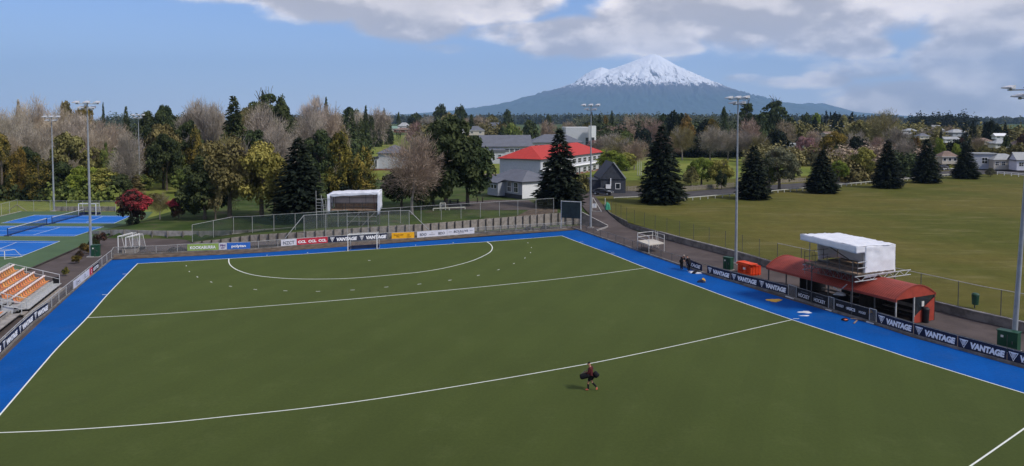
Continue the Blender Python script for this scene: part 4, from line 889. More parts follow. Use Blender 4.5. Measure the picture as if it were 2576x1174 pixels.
# ---------------------------------------------------------------- orange seat stand on the left
def stand():
    a, b = on(LF, 128), on(LF, 172); d = (b-a).normalized(); n = Vector((-d.y, d.x, 0))        # n: away from the turf
    if n.x > 0: n = -n
    O = G(154, 713, .45); O = Vector((O.x, O.y, 0)); Ln = 10.0
    def Q(s, k, z): return O-d*s+n*k+up*z
    t = empty('grandstand', O, 0, 'open terrace stand with four rows of orange seats beside the left fence', 'grandstand')
    MB().beam(Q(0, .35, .42), Q(Ln, .35, .42), .75, .06).beam(Q(0, .72, .58), Q(Ln, .72, .58), .06, .3).build('front_walkway', 'rail_grey', t)
    for k in range(4):
        z = .62+k*.42; kk = 1.15+k*.85; MB().beam(Q(.3, kk, z), Q(Ln, kk, z), .8, .06).beam(Q(.3, kk-.38, z-.18), Q(Ln, kk-.38, z-.18), .04, .34).build('step', 'rail_grey', t)
    st = MB()
    for s in (.4, 2.4, 4.4, 6.4, 8.4): st.beam(Q(s, .1, .3), Q(s, 4.2, 1.8), .08, .1).tube(Q(s, .3, 0), Q(s, .3, .5), .04).tube(Q(s, 2.4, 0), Q(s, 2.4, 1.0), .04).tube(Q(s, 4.1, 0), Q(s, 4.1, 1.8), .04)
    st.build('substructure', 'galvanised', t)
    ang = math.atan2(-d.y, -d.x)
    def seat_mesh():
        s = MB(); W_ = .36; D_ = .42
        # bucket seat: pan, curved back with rolled rim
        prof = [(-.20, .05), (-.02, .0), (.14, .02), (.20, .10), (.23, .28), (.25, .46), (.15, .60)]
        vs = []
        for (y_, z_) in prof:
            for x_, c in ((-.5, .07), (-.3, 0), (.3, 0), (.5, .07)): vs.append((x_*W_*.96, -y_ if False else y_-c*.6, z_+c*.5))
        fs = [(i*4+j, i*4+j+1, i*4+j+5, i*4+j+4) for i in range(len(prof)-1) for j in range(3)]
        s.add(vs[:24], fs[:15], 'seat_orange'); s.add([Vector(v) for v in vs[20:28]], [(0, 1, 5, 4), (1, 2, 6, 5), (2, 3, 7, 6)], 'seat_fade')
        s.add([(x*W_*.48, .275, z) for x, z in ((-1, .36), (1, .36), (1, .55), (-1, .55))], [(0, 1, 2, 3)], 'seat_fade')
        s.box((0, .19, .56), (.34, .17, .10), 0, 'seat_fade')
        return s
    me = None; cnt = 0
    for k in range(4):
        z = .66+k*.42; kk = 1.3+k*.85; m_ = int((Ln-.8)/.6)
        for i in range(m_):
            s = .45+i*.6
            if me is None: o = seat_mesh().build('seat', None); sm = o.modifiers.new('thickness', 'SOLIDIFY'); sm.thickness = .03; first = o; me = 1
            else: o = first.copy(); col.objects.link(o)
            p = Q(s, kk-.12, z+.12); o.parent = t; o.matrix_parent_inverse = parent_inv(t); o.location = p; o.rotation_euler = (0, 0, math.atan2(n.y, n.x)-math.pi/2)
    rl = MB()
    for s in (.15, Ln+.1):
        rl.path([Q(s, .1, 1.35), Q(s, 4.3, 2.75)], .035).path([Q(s, .1, .9), Q(s, 4.3, 2.3)], .03)
        for kk in (.1, 1.5, 2.9, 4.3): rl.tube(Q(s, kk, .4+kk*.35), Q(s, kk, 1.35+kk*.335), .032)
    rl.build('end_rail', 'galvanised', t)
    MB().beam(Q(.1, 4.3, 2.3), Q(Ln, 4.3, 2.3), .05, .95).build('back_panel', 'rail_grey', t)
    MB().beam(Q(-.05, .2, .75), Q(-.05, .75, .75), .06, .7).build('end_panel', 'black', t)
    # next stand along, mostly outside the frame
    t2 = empty('grandstand', Q(Ln+1.6, 0, 0), 0, 'part of a second stand at the left edge below the aisle', 'grandstand')
    for k in range(5): z = .42+k*.36; kk = .5+k*.85; MB().beam(Q(Ln+1.5, kk, z), Q(Ln+8, kk, z), .7, .06).beam(Q(Ln+1.5, kk+.36, z+.16), Q(Ln+8, kk+.36, z+.16), .04, .3).build('step', 'rail_grey' if k else 'concrete', t2)
    for i in range(6): o = first.copy(); col.objects.link(o); o.parent = t2; o.matrix_parent_inverse = parent_inv(t2); o.location = Q(Ln+2.6+i*.46, 1.35, .86)
    rl = MB(); rl.path([Q(Ln+1.45, .1, 1.25), Q(Ln+1.45, 4.3, 2.6)], .035).path([Q(Ln+1.45, .1, .8), Q(Ln+1.45, 4.3, 2.15)], .03)
    for kk in (.1, 1.5, 2.9, 4.3): rl.tube(Q(Ln+1.45, kk, .3+kk*.33), Q(Ln+1.45, kk, 1.25+kk*.32), .032)
    rl.build('end_rail', 'galvanised', t2)
    MB().beam(Q(Ln+1.3, .75, .6), Q(Ln+1.3, 1.5, .75), .08, .7).build('end_panel', 'pale_grey_paint', t2)
    # aisle steps between
    t3 = empty('aisle_steps', Q(Ln+.8, 0, 0), 0, 'dark metal aisle steps between the two stands on the left', 'steps')
    for k in range(6): MB().beam(Q(Ln+.25, .2+k*.7, .25+k*.26), Q(Ln+1.3, .2+k*.7, .25+k*.26), .5, .06).build('tread', 'dark_steel' if k else 'timber_wall', t3)
    tag(MB().beam(Q(1.5, -.55, .15), Q(Ln+2.2, -.55, .15), .6, .3, m='timber_wall').beam(Q(1.5, -.55, .315), Q(Ln+2.2, -.55, .315), .66, .03, m='picket').build('timber_plinth'), 'low timber step between the left stand and its navy banners', 'step')
    # dark net behind
    fence([Q(Ln+6, 5.2, 0), Q(Ln+.5, 5.2, 0)], 2.6, 2.7, 'dark mesh fence behind the second stand at the left edge', mesh='wire_dark', r=.04)
stand()
# ---------------------------------------------------------------- buildings
def building(name, corner, a_vec, b_vec, z0, wh, rh, label, wall='white_paint', roof='roof_grey', kind='hip', over=.45, wins=(), hip=None, cat='building', base=None, extra=None, ridge='a'):
    """corner: front corner (x,y); a_vec, b_vec: the two wall directions with lengths"""
    c = Vector((corner[0], corner[1], 0)); a, b = Vector((*a_vec, 0)), Vector((*b_vec, 0)); ua, ub = a.normalized(), b.normalized(); La, Lb = a.length, b.length
    t = empty(name, (c.x, c.y, z0), 0, label, cat)
    def P(s, k, z): return c+ua*s+ub*k+up*(z0+z)
    MB().add([P(0, 0, -.3), P(La, 0, -.3), P(La, Lb, -.3), P(0, Lb, -.3), P(0, 0, wh), P(La, 0, wh), P(La, Lb, wh), P(0, Lb, wh)], [(0, 1, 5, 4), (1, 2, 6, 5), (2, 3, 7, 6), (3, 0, 4, 7), (4, 5, 6, 7)]).build('wall', wall, t)
    if base: MB().add([P(-.02, -.02, -.3), P(La+.02, -.02, -.3), P(La+.02, Lb+.02, -.3), P(-.02, Lb+.02, -.3), P(-.02, -.02, .55), P(La+.02, -.02, .55), P(La+.02, Lb+.02, .55), P(-.02, Lb+.02, .55)], [(0, 1, 5, 4), (1, 2, 6, 5), (2, 3, 7, 6), (3, 0, 4, 7), (4, 5, 6, 7)]).build('foundation', base, t)
    o = over; e = wh+.02
    if kind == 'flat':
        MB().add([P(-o, -o, e), P(La+o, -o, e), P(La+o, Lb+o, e), P(-o, Lb+o, e), P(-o, -o, e+rh), P(La+o, -o, e+rh), P(La+o, Lb+o, e+rh), P(-o, Lb+o, e+rh)], [(3, 2, 1, 0), (0, 1, 5, 4), (1, 2, 6, 5), (2, 3, 7, 6), (3, 0, 4, 7), (4, 5, 6, 7)]).build('roof', roof, t)
    else:
        h = (Lb/2 if hip is None else hip) if kind == 'hip' else -o*0
        if ridge == 'a':
            r0, r1 = P(h if kind == 'hip' else -o, Lb/2, wh+rh), P(La-h if kind == 'hip' else La+o, Lb/2, wh+rh)
            E_ = [P(-o, -o, e), P(La+o, -o, e), P(La+o, Lb+o, e), P(-o, Lb+o, e)]
            fs = [(0, 1, 5, 4), (2, 3, 4, 5), (3, 0, 4), (1, 2, 5), (3, 2, 1, 0)]
        else:
            h = (La/2 if hip is None else hip) if kind == 'hip' else 0
            r0, r1 = P(La/2, h if kind == 'hip' else -o, wh+rh), P(La/2, Lb-h if kind == 'hip' else Lb+o, wh+rh)
            E_ = [P(-o, -o, e), P(La+o, -o, e), P(La+o, Lb+o, e), P(-o, Lb+o, e)]
            fs = [(1, 2, 5, 4), (3, 0, 4, 5), (0, 1, 4), (2, 3, 5), (3, 2, 1, 0)]
        if kind == 'gable':
            MB().add(E_+[r0, r1], fs[:2]+([(3, 0, 4), (1, 2, 5)] if False else [])+[(3, 2, 1, 0)]).build('roof', roof, t)
            for tri in ([[P(0, 0, wh), P(0, Lb, wh), P(0, Lb/2, wh+rh*.97)], [P(La, 0, wh), P(La, Lb, wh), P(La, Lb/2, wh+rh*.97)]] if ridge == 'a' else [[P(0, 0, wh), P(La, 0, wh), P(La/2, 0, wh+rh*.97)], [P(0, Lb, wh), P(La, Lb, wh), P(La/2, Lb, wh+rh*.97)]]): MB().add(tri, [(0, 1, 2)]).build('gable', wall, t)
        else: MB().add(E_+[r0, r1], fs).build('roof', roof, t)
        gt = MB(); Q = E_+[E_[0]]
        for p, q in zip(Q[:-1], Q[1:]): gt.beam(p-up*.09, q-up*.09, .1, .16)
        gt.build('gutter', 'charcoal_paint' if wall != 'cream_paint' else 'white_dirty', t)
    for (side, s, z, w, h_, *r) in wins:     # side 'a' front wall, 'b' left wall, 'c' right end
        if side == 'a': O_, d, n = P(s, 0, z), ua, -ub
        elif side == 'b': O_, d, n = P(0, s, z), ub, -ua
        else: O_, d, n = P(La, s, z), ub, ua
        isdoor = bool(r and r[0] == 'door')
        f = MB().add([O_+n*k+d*dx+up*dz for k in (.0, .06) for dx, dz in ((-w/2-.1, -.1), (w/2+.1, -.1), (w/2+.1, h_+.1), (-w/2-.1, h_+.1))], [(4, 5, 6, 7), (0, 1, 5, 4), (1, 2, 6, 5), (2, 3, 7, 6), (3, 0, 4, 7)]).build('door' if isdoor else 'window', 'white_paint', t)
        MB().add([O_+n*.065+d*dx+up*dz for dx, dz in ((-w/2, 0), (w/2, 0), (w/2, h_), (-w/2, h_))], [(0, 1, 2, 3)]).build('pane', 'window_glass' if not isdoor else (r[1] if len(r) > 1 else 'charcoal_paint'), f)
        if not isdoor and w > .9:
            br = MB(); 
            for q in ([0] if w < 2 else [-w/6, w/6]): br.beam(O_+n*.075+d*q, O_+n*.075+d*q+up*h_, .06, .02) if False else br.add([O_+n*.08+d*(q+dx)+up*dz for dx, dz in ((-.03, 0), (.03, 0), (.03, h_), (-.03, h_))], [(0, 1, 2, 3)])
            br.add([O_+n*.08+d*dx+up*(h_*.5+dz) for dx, dz in ((-w/2, -.03), (w/2, -.03), (w/2, .03), (-w/2, .03))], [(0, 1, 2, 3)]); br.build('glazing_bars', 'white_paint', f)
    return t, P
# cottage by the drive; shade on its left-facing side put into the grey paint
t, P = building('cottage', (1.9, 132), (-6.5, 9.0), (6.0, 3.9), 2.0, 3.05, 1.9, 'pale weatherboard cottage with grey hipped roof behind the drive', wall='grey_paint', roof='roof_grey', over=.35, base='charcoal_paint', hip=3.2,
    wins=[('a', 1.9, .95, 1.15, 1.8), ('a', 4.1, .95, 1.15, 1.8)])
MB().add([P(-.03, -.0, -.1), P(-.03, 7.1, -.1), P(-.03, 7.1, 3.0), P(-.03, 0, 3.0)], [(0, 1, 2, 3)]).build('end_wall', 'white_paint', t)  # sunlit end: whiter paint stands in for the sun on it
MB().add([P(s, k, z) for z in (.0, 2.6) for s, k in ((5.6, -1.6), (9.2, -1.6), (9.2, .1), (5.6, .1))], [(0, 1, 5, 4), (1, 2, 6, 5), (3, 0, 4, 7), (4, 5, 6, 7)]).build('porch', 'grey_paint', t)
MB().add([P(5.2, -2.0, 2.6), P(9.6, -2.0, 2.6), P(9.6, 0.2, 3.35), P(5.2, 0.2, 3.35), P(5.2, -2.0, 2.5), P(9.6, -2.0, 2.5)], [(0, 1, 2, 3), (4, 5, 1, 0)]).build('porch_roof', 'roof_grey', t)
f = MB().add([P(s, -1.64, z) for s, z in ((6.0, 1.3), (7.9, 1.3), (7.9, 2.2), (6.0, 2.2))], [(0, 1, 2, 3)]).build('window', 'white_paint', t)
MB().add([P(s, -1.66, z) for s, z in ((6.1, 1.4), (6.8, 1.4), (6.8, 2.1), (6.1, 2.1))]+[P(s, -1.66, z) for s, z in ((7.1, 1.4), (7.8, 1.4), (7.8, 2.1), (7.1, 2.1))], [(0, 1, 2, 3), (4, 5, 6, 7)]).build('pane', 'window_glass', f)
# two-storey school block with tiled roof: long side a, short side b
la = Vector((22.4, 43.5)); lb = Vector((-11.2, 5.8))
W_ = []
for i in range(11): W_ += [('a', 2.6+i*4.3, 3.55, 2.5, 1.35)]
for i in range(11): W_ += [('a', 2.6+i*4.3, .35, 2.5, 1.6)] if i % 4 != 2 else [('a', 2.6+i*4.3, .0, 1.1, 2.1, 'door')]
t, P = building('school_building', (7.75, 191.5), tuple(la), tuple(lb), 0, 5.9, 3.3, 'two-storey white school block with bright red tiled roof', wall='pale_grey_paint', roof='tile_red', over=.6, hip=7, wins=W_, base='brick')
MB().add([P(-.5, -.75, 2.75), P(49, -.75, 2.75), P(49, 0, 3.0), P(-.5, 0, 3.0), P(-.5, -.75, 2.65), P(49, -.75, 2.65)], [(0, 1, 2, 3), (4, 5, 1, 0)]).build('awning', 'white_paint', t)
MB().box((3.5, 199.5, 6.7), (1.1, 1.4, .1), .8).build('skylight', 'white_paint', t)
# long grey-roofed classrooms
building('classroom_block', (AT(1212, 278).x, 278), (19.5, 2), (-1.5, 14), 0, 6.0, 4.4, 'long grey-roofed classroom block behind the red-roofed school', wall='pale_grey_paint', roof='roof_grey', kind='gable', over=.7, wins=[('a', 8.0+i*2.0, 3.9, 1.5, 1.2) for i in range(6)])
building('classroom_wing', (AT(1214, 266).x, 266), (8.5, .8), (-.8, 9), 0, 4.3, .9, 'low pale classroom wing with square windows, left of the red roof', wall='pale_grey_paint', roof='roof_grey', kind='flat', over=.3, wins=[('a', 1.7+i*2.4, 2.0, 1.1, 1.4) for i in range(3)])
building('classroom_block', (AT(1338, 320).x, 320), (23, 3), (-1.5, 13), 0, 6.2, 3.6, 'farther grey-roofed block between the red roof and the white hall', wall='pale_grey_paint', roof='roof_grey', kind='hip', over=.7, wins=[('a', 2.0+i*2.3, 4.1, 1.4, 1.1) for i in range(9)])
building('service_block', (AT(1270, 199).x, 199), (7.2, .5), (-.5, 6), 0, 4.4, .35, 'dark flat-roofed service block under the left end of the red roof', wall='charcoal_paint', roof='charcoal_paint', kind='flat', over=.1, wins=[('a', 6.1, .8, 1.4, 2.6)])
building('shed', (AT(1224, 172).x, 172), (5.5, .5), (-.4, 4), .9, 1.9, .3, 'low weathered flat shed behind the pale cottage', wall='brick', roof='roof_brown', kind='flat', over=.3, wins=[('a', 3.6, .8, .8, .8)])
t, P = building('hall', (AT(1423, 385).x, 385), (13, 1.2), (-1.2, 14), 0, 12.2, .25, 'tall white flat-roofed hall beyond the school roofs', wall='pale_grey_paint', roof='white_paint', kind='flat', over=.05, wins=[('a', 11.7, 2.2, 1.7, 4.6)])
building('hall_porch', (AT(1483, 380).x, 380), (3.4, .3), (-.3, 4), 0, 13.0, .2, 'narrow white entrance tower attached beside the flat-roofed hall', wall='white_paint', roof='white_paint', kind='flat', over=.03, wins=[('a', 1.7, 3.6, 1.6, 3.4)])
# dark gabled house
pb = AT(1507, 150); 
t, P = building('gabled_house', (pb.x+.6, 152), (5.4, .2), (-.4, 9), .8, 3.2, 3.5, 'charcoal gabled house with steep roof behind the black car', wall='charcoal_paint', roof='charcoal_paint', kind='gable', over=.12, ridge='b', wins=[('a', 3.7, 1.0, .9, 1.1)])
MB().box((pb.x+2.2, 151.75, 2.3), (1.1, .3, .9)).box((pb.x+2.7, 151.75, 3.3), (.2, .2, 1.6)).build('heat_pump', 'white_paint', t)
MB().beam(P(5.4, -.2, 3.2), P(2.7, -.2, 6.75), .12, .22).build('barge_board', 'roof_pale', t)
building('annex', (AT(1478, 153).x, 153), (3.4, 0), (0, 6), .8, 2.7, .2, 'low charcoal annex attached left of the gabled house', wall='charcoal_paint', roof='charcoal_paint', kind='flat', over=.1)
# club rooms behind the left trees
building('clubhouse', (AT(952, 232).x, 232), (9.5, 0), (0, 9), 0, 5.6, 2.6, 'grey-roofed clubroom half hidden behind the golden conifer', wall='pale_grey_paint', roof='roof_grey', kind='hip', over=.5, base='brick')
building('porch', (AT(932, 231).x, 231), (2.4, 0), (0, 5), 0, 4.0, .25, 'small pale lean-to on the left side of the grey-roofed clubroom', wall='pale_grey_paint', roof='charcoal_paint', kind='flat', over=.35, base='brick', wins=[('a', 1.9, 1.2, .5, 2.2)])
def house(x, d, ybase, ytop, wpx, label, wall='white_dirty', roof='roof_grey', kind='hip', rz=0., nw=3, frac=.5, depth=.7):
    p = AT(x, d); k = d/FV; w = wpx*k; H = (ybase-ytop)*k; wh = H*frac; rh = H-wh; ca, sa = math.cos(rz), math.sin(rz); z0 = ZAT(ybase, d); z0 = max(gh(p.x, d), z0 if abs(z0) < 12 else 0)
    c = (p.x-w/2*ca, d-w/2*sa)
    return building('house', c, (w*ca, w*sa), (-w*depth*sa, w*depth*ca), z0, wh, rh, label, wall=wall, roof=roof, kind=kind, over=.4, wins=[('a', w*(i+.5)/nw, wh*.35, min(1.6, w/nw*.5), wh*.4) for i in range(nw)], cat='house')
# right suburb, nearest row
house(2387, 232, 411, 381, 40, 'cream house with brown hipped roof between the two rightmost big conifers', 'cream_paint', 'roof_brown', 'hip', .05, 3, .55)
house(2474, 222, 424, 386, 52, 'plain grey house with large dark window, right of the last big conifer', 'grey_paint', 'roof_pale', 'flat', -.05, 1, .93)
house(2530, 219, 425, 388, 62, 'cream bungalow with pale roof and several windows near the right edge', 'cream_paint', 'roof_pale', 'hip', -.08, 4, .62)
house(2578, 214, 427, 384, 44, 'pale blue house with shallow gable cut by the right edge', 'sign_white', 'roof_pale', 'gable', -.05, 2, .55)
HS = [(2361, 420, 336, 321, 20, 'small white house high behind the big conifers on the right', 'white_paint', 'roof_pale', 'hip'),
      (2412, 400, 343, 326, 44, 'house with a broad grey hipped roof behind the last big conifer', 'grey_paint', 'roof_pale', 'hip'), (2392, 345, 358, 345, 38, 'white weatherboard house above the brown-roofed one', 'white_paint', 'roof_pale', 'gable'),
      (2514, 360, 350, 336, 26, 'white house with bright roof standing among dark trees at the right', 'white_paint', 'white_paint', 'gable'), (2477, 330, 364, 348, 34, 'low grey-roofed house above the plain grey one', 'cream_paint', 'roof_brown', 'hip'),
      (2520, 310, 372, 352, 40, 'house with long pale roof above the cream bungalow', 'white_dirty', 'roof_pale', 'hip'), (2562, 300, 376, 355, 34, 'house with reddish roof at the right edge above the blue one', 'cream_paint', 'roof_brown', 'hip'),
      (2010, 300, 386, 362, 62, 'long low white building behind the pink blossom trees', 'white_dirty', 'roof_pale', 'flat'), (2110, 520, 327, 314, 50, 'wide pale blue-grey roofed building in the right distance', 'white_dirty', 'roof_pale', 'hip'),
      (2064, 500, 331, 317, 22, 'small white house beside the dark column tree on the right', 'white_paint', 'white_paint', 'gable'), (2085, 430, 342, 332, 26, 'house with dull red roof above the pink blossom', 'cream_paint', 'roof_brown', 'gable'),
      (2290, 430, 337, 324, 30, 'distant pale roofed house left of the fourth big conifer', 'white_dirty', 'roof_pale', 'hip'), (2268, 390, 346, 333, 30, 'grey roofed distant house between the third and fourth big conifers', 'white_dirty', 'roof_pale', 'gable'), (2322, 380, 350, 336, 26, 'distant cream house just behind the fourth big conifer', 'cream_paint', 'roof_grey', 'hip'),
      (2450, 520, 333, 322, 26, 'tiny grey roofed house behind dark trees on the right skyline', 'white_dirty', 'roof_grey', 'hip'), (2352, 560, 326, 316, 18, 'tiny white house on the right, beneath the dark skyline trees', 'white_paint', 'roof_pale', 'gable'),
      (2350, 1600, 305, 299, 12, 'speck of a white house on the right hillside', 'white_paint', 'white_paint', 'gable'), (2395, 1500, 306, 300, 10, 'second white speck of a house on the right hillside', 'white_paint', 'white_paint', 'gable'),
      (2215, 900, 311, 304, 16, 'far white shed beyond the bare trees right of the mountain', 'white_paint', 'white_paint', 'gable'),
      (1018, 560, 328, 309, 32, 'white two-storey house beyond the left sports field', 'white_paint', 'roof_pale', 'hip'), (1002, 590, 330, 318, 40, 'house with a pale green roof left of the white two-storey one', 'cream_paint', 'roof_green', 'gable'), (1012, 540, 333, 322, 42, 'low brick house in front of the white two-storey one', 'brick', 'roof_brown', 'hip'),
      (1198, 470, 340, 318, 42, 'bungalow with a grey pyramid roof above the dark round tree', 'cream_paint', 'roof_grey', 'hip'), (1166, 500, 336, 320, 28, 'pale bungalow partly hidden left of the pyramid roof', 'white_dirty', 'roof_pale', 'hip'), (1242, 560, 328, 309, 24, 'small dark blue-grey house among the trees above the grey roofs', 'grey_paint', 'roof_grey', 'gable')]
for i, (x, d, yb, yt, w, lb, wl, rf, kd) in enumerate(HS): house(x, d, yb, yt, w, lb, wl, rf, kd, [-.1, .15, .05][i % 3], 2)
# ---------------------------------------------------------------- picket fences and field rails
def picket(pts, label, h=1.05):
    P_ = [GT(*p) for p in pts]; t = empty('picket_fence', P_[0], 0, label, 'fence', 'weathered picket fences behind the field'); Ln = pl_len(P_); n = int(Ln/.34); mb = MB(); rnd = random.Random(int(pts[0][0]))
    for i in range(n):
        a = pl_at(P_, Ln*i/n); b = pl_at(P_, Ln*(i+.62)/n)
        if rnd.random() < .07: continue
        hh = h*rnd.uniform(.9, 1.06); mb.add([a, b, b+up*hh, (a+b)/2+up*(hh+.06), a+up*hh], [(0, 1, 2, 3, 4)])
    mb.build('pickets', 'picket', t); r = MB()
    for z in (.3, .85):
        for a, b in zip(P_[:-1], P_[1:]): r.beam(a+up*z+Vector((0, .05, 0)), b+up*z+Vector((0, .05, 0)), .05, .09)
    r.build('rails', 'timber_wall', t)
    for i in range(int(Ln/3)+1): p = pl_at(P_, i*3.); MB().box(p+up*.58+Vector((0, .1, 0)), (.12, .12, 1.2)).build('post', 'timber_wall', t)
picket([(1460, 481), (1493, 481)], 'short weathered picket fence left of the black car'); picket([(1530, 481.3), (1579, 481.3)], 'weathered picket fence just right of the black car')
picket([(1580, 481.3), (1618, 480)], 'darker picket fence running behind the second big conifer')
picket([(1718, 481.5), (1848, 471.7)], 'long picket fence left of the second light pole'); picket([(1925, 463.5), (2027, 458)], 'picket fence under the pale leafy tree'); picket([(2101, 449.5), (2197, 443)], 'picket fence between the fourth and fifth big conifers'); picket([(2266, 438), (2296, 436)], 'short picket fence between the fifth and sixth big conifers')
def field_rail(a, b, label, h=.62, sp=2.1, m='rail_pale', nr=1, name='field_rail'):
    A, B = GT(*a), GT(*b); t = empty(name, A, 0, label, 'railing', 'low rails round the grass field'); Ln = (B-A).length; n = max(2, round(Ln/sp))
    for i in range(n+1): MB().box(A+(B-A)*i/n+up*h/2, (.14, .14, h)).build('post', m, t)
    for k in range(nr): MB().beam(A+up*(h-.02-k*.4), B+up*(h-.02-k*.4), .16, .14).build('rail', m, t)
field_rail((1723, 506), (1871, 493.5), 'low pale rail in front of the picket fence, crossed by the second light pole'); field_rail((1941, 487.5), (2063, 476.2), 'low pale rail between the third and fourth big conifers'); field_rail((2104, 471.2), (2224, 460), 'low pale rail between the fourth and fifth big conifers')
field_rail((2264, 457), (2327, 450), 'low pale rail ending at the sixth big conifer'); field_rail((2358, 447), (2426, 440), 'low pale rail ending at the last big conifer'); field_rail((2509, 440), (2620, 451), 'white post and rail fence at the right edge by the street', .95, 2.4, 'white_paint', 2, 'road_rail')
field_rail((1545, 500), (1612, 497.5), 'white timber edge beside the car park, left of the second big conifer', .2, 3)
field_rail((1090, 531), (1170, 527.5), 'low pale rail lying along the drive behind the wire fence', .4, 3)
field_rail((2375, 429), (2400, 428), 'short white rail in front of the brown-roofed house', .5, 2, 'white_paint')
for i, x in enumerate((1095, 1107, 1113, 1119)): pass
def bollard(x, y, label):
    p = GT(x, y); tag(MB().tube(p, p+up*.85, .11, .10, n=8, m='timber_dark').tube(p+up*.85, p+up*.9, .10, .05, n=8, m='timber_dark').build('bollard'), label, 'bollard', 'timber bollards beside the drive')
bollard(1176, 511, 'short dark timber bollard, left of the three on the lawn before the cottage'); bollard(1201, 510, 'short dark timber bollard, middle of the three on the lawn before the cottage'); bollard(1214, 509.5, 'short dark timber bollard nearest the cottage')
# picnic table under the dark tree
pt = GT(1142, 513); t = empty('picnic_table', pt, .2, 'dark picnic table on the lawn under the big dark tree', 'table')
for mb, nme in ((MB().box((0, 0, .74), (1.9, .8, .06)), 'tabletop'), (MB().box((0, -.75, .44), (1.9, .28, .05)), 'seat'), (MB().box((0, .75, .44), (1.9, .28, .05)), 'seat'), (MB().box((-.7, 0, .36), (.08, 1.5, .7)).box((.7, 0, .36), (.08, 1.5, .7)), 'legs')): mb.build(nme, 'timber_dark').parent = t
# gate at the top of the lane
def lane_gate():
    a = Vector((13.9, 121.8, .9)); b = Vector((16.2, 122.4, .9)); t = empty('lane_gate', a, 0, 'tall white-framed mesh gate with a white notice at the top of the lane', 'gate')
    MB().path([a, a+up*2.3, a+up*2.3+Vector((.15, 0, 0)), b+up*.0+Vector((-.8, -1.4, 0)), a], .05).tube(b, b+up*2.2, .06).build('frame', 'white_dirty', t)
    MB().box(a+Vector((.35, -.1, .95)), (.75, .04, .75)).build('notice', 'white_paint', t)
    heap('cloth', Vector((16.6, 122.2, 1.1)), .8, .7, 1.3, 'green_cloth', 'bright green cloth draped over the post by the lane gate', 'cloth', 3)
lane_gate()
# handrail gate frame behind drive fence
field_rail((1215, 560), (1222, 560), 'tiny white gate frame', 1) if False else None
pw = GT(1107, 530); tag(MB().path([pw, pw+up*1.2, pw+up*1.2+Vector((.9, .2, 0)), pw+Vector((.9, .2, 0))], .06, m='white_dirty').quad(pw+up*.1, pw+up*.1+Vector((.9, .2, 0)), pw+up*1.2+Vector((.9, .2, 0)), pw+up*1.2, m='wire_low').build('gate'), 'small grey gate leaf standing open behind the wire fence', 'gate')
# ---------------------------------------------------------------- cars
def car(p, rz, label, m='car_black', L=4.4, Wd=1.75, group='cars parked near the field'):
    t = empty('parked_car', p, rz, label, 'car', group)
    prof = [(-2.15, .35), (-2.2, .62), (-2.0, .86), (-1.0, .93), (-.45, 1.36), (.9, 1.42), (1.75, 1.0), (2.12, .92), (2.2, .6), (2.15, .35)]
    def sec(y, k): return [(x*L/4.4, y, .3+(z-.3)*(k if z > .95 else 1)) for x, z in prof]
    secs = [(-Wd/2, .93), (-Wd/2*.98, .95), (-Wd/2*.8, 1), (Wd/2*.8, 1), (Wd/2*.98, .95), (Wd/2, .93)]; vs = []; n = len(prof)
    for y, k in secs: vs += [(x*(1 if abs(y) < .8 else .985), y*(1 if z < .95 else .82), z) for x, _, z in sec(y, k)]
    fs = [(i*n+j, i*n+(j+1) % n, (i+1)*n+(j+1) % n, (i+1)*n+j) for i in range(len(secs)-1) for j in range(n)]+[tuple(range(n)), tuple(range(5*n+n-1, 5*n-1, -1))]
    MB().add(vs, fs).build('body', m, smooth_=False).parent = t
    g = MB(); g.add([(x*L/4.4, y, z) for x, y, z in ((-.97, -.66, .96), (-.97, .66, .96), (-.48, .6, 1.345), (-.48, -.6, 1.345))], [(0, 1, 2, 3)])
    o = g.build('windscreen', 'window_glass'); o.parent = t; o.location = (-.03, 0, .015)
    o = MB().add([(x*L/4.4, y, z) for x, y, z in ((.96, -.6, 1.38), (.96, .6, 1.38), (1.7, .66, 1.03), (1.7, -.66, 1.03))], [(0, 1, 2, 3)]).build('rear_window', 'window_glass'); o.parent = t; o.location = (.03, 0, .02)
    for sy in (-1, 1):
        MB().add([(x*L/4.4, sy*(Wd/2*.87+.012), z) for x, z in ((-.85, .98), (-.42, 1.28), (.85, 1.32), (1.45, 1.0))], [(0, 1, 2, 3)]).build('side_window', 'window_glass').parent = t
        MB().box((-2.14*L/4.4, sy*.6, .66), (.1, .34, .14)).build('headlight', 'lamp_glass').parent = t
        MB().box((2.16*L/4.4, sy*.62, .76), (.1, .28, .14)).build('tail_light', 'tile_red').parent = t
        for x in (-1.35, 1.35):
            w = MB().tube((x*L/4.4, sy*Wd/2*.80, .32), (x*L/4.4, sy*(Wd/2+.01), .32), .32, n=16).build('wheel', 'tyre'); w.parent = t
            h = MB().tube((x*L/4.4, sy*Wd/2, .32), (x*L/4.4, sy*(Wd/2+.02), .32), .2, n=12).build('rim', 'galvanised'); h.parent = w
    return t
car(G(1516, 491, .86), R(-28)+math.pi, 'black hatchback parked at the picket fence beyond the lane gate')
p = AT(2370, 226, 0); p.z = RZ; car(p, R(30), 'dark car with a light bonnet parked beside the brown-roofed house', 'car_black')
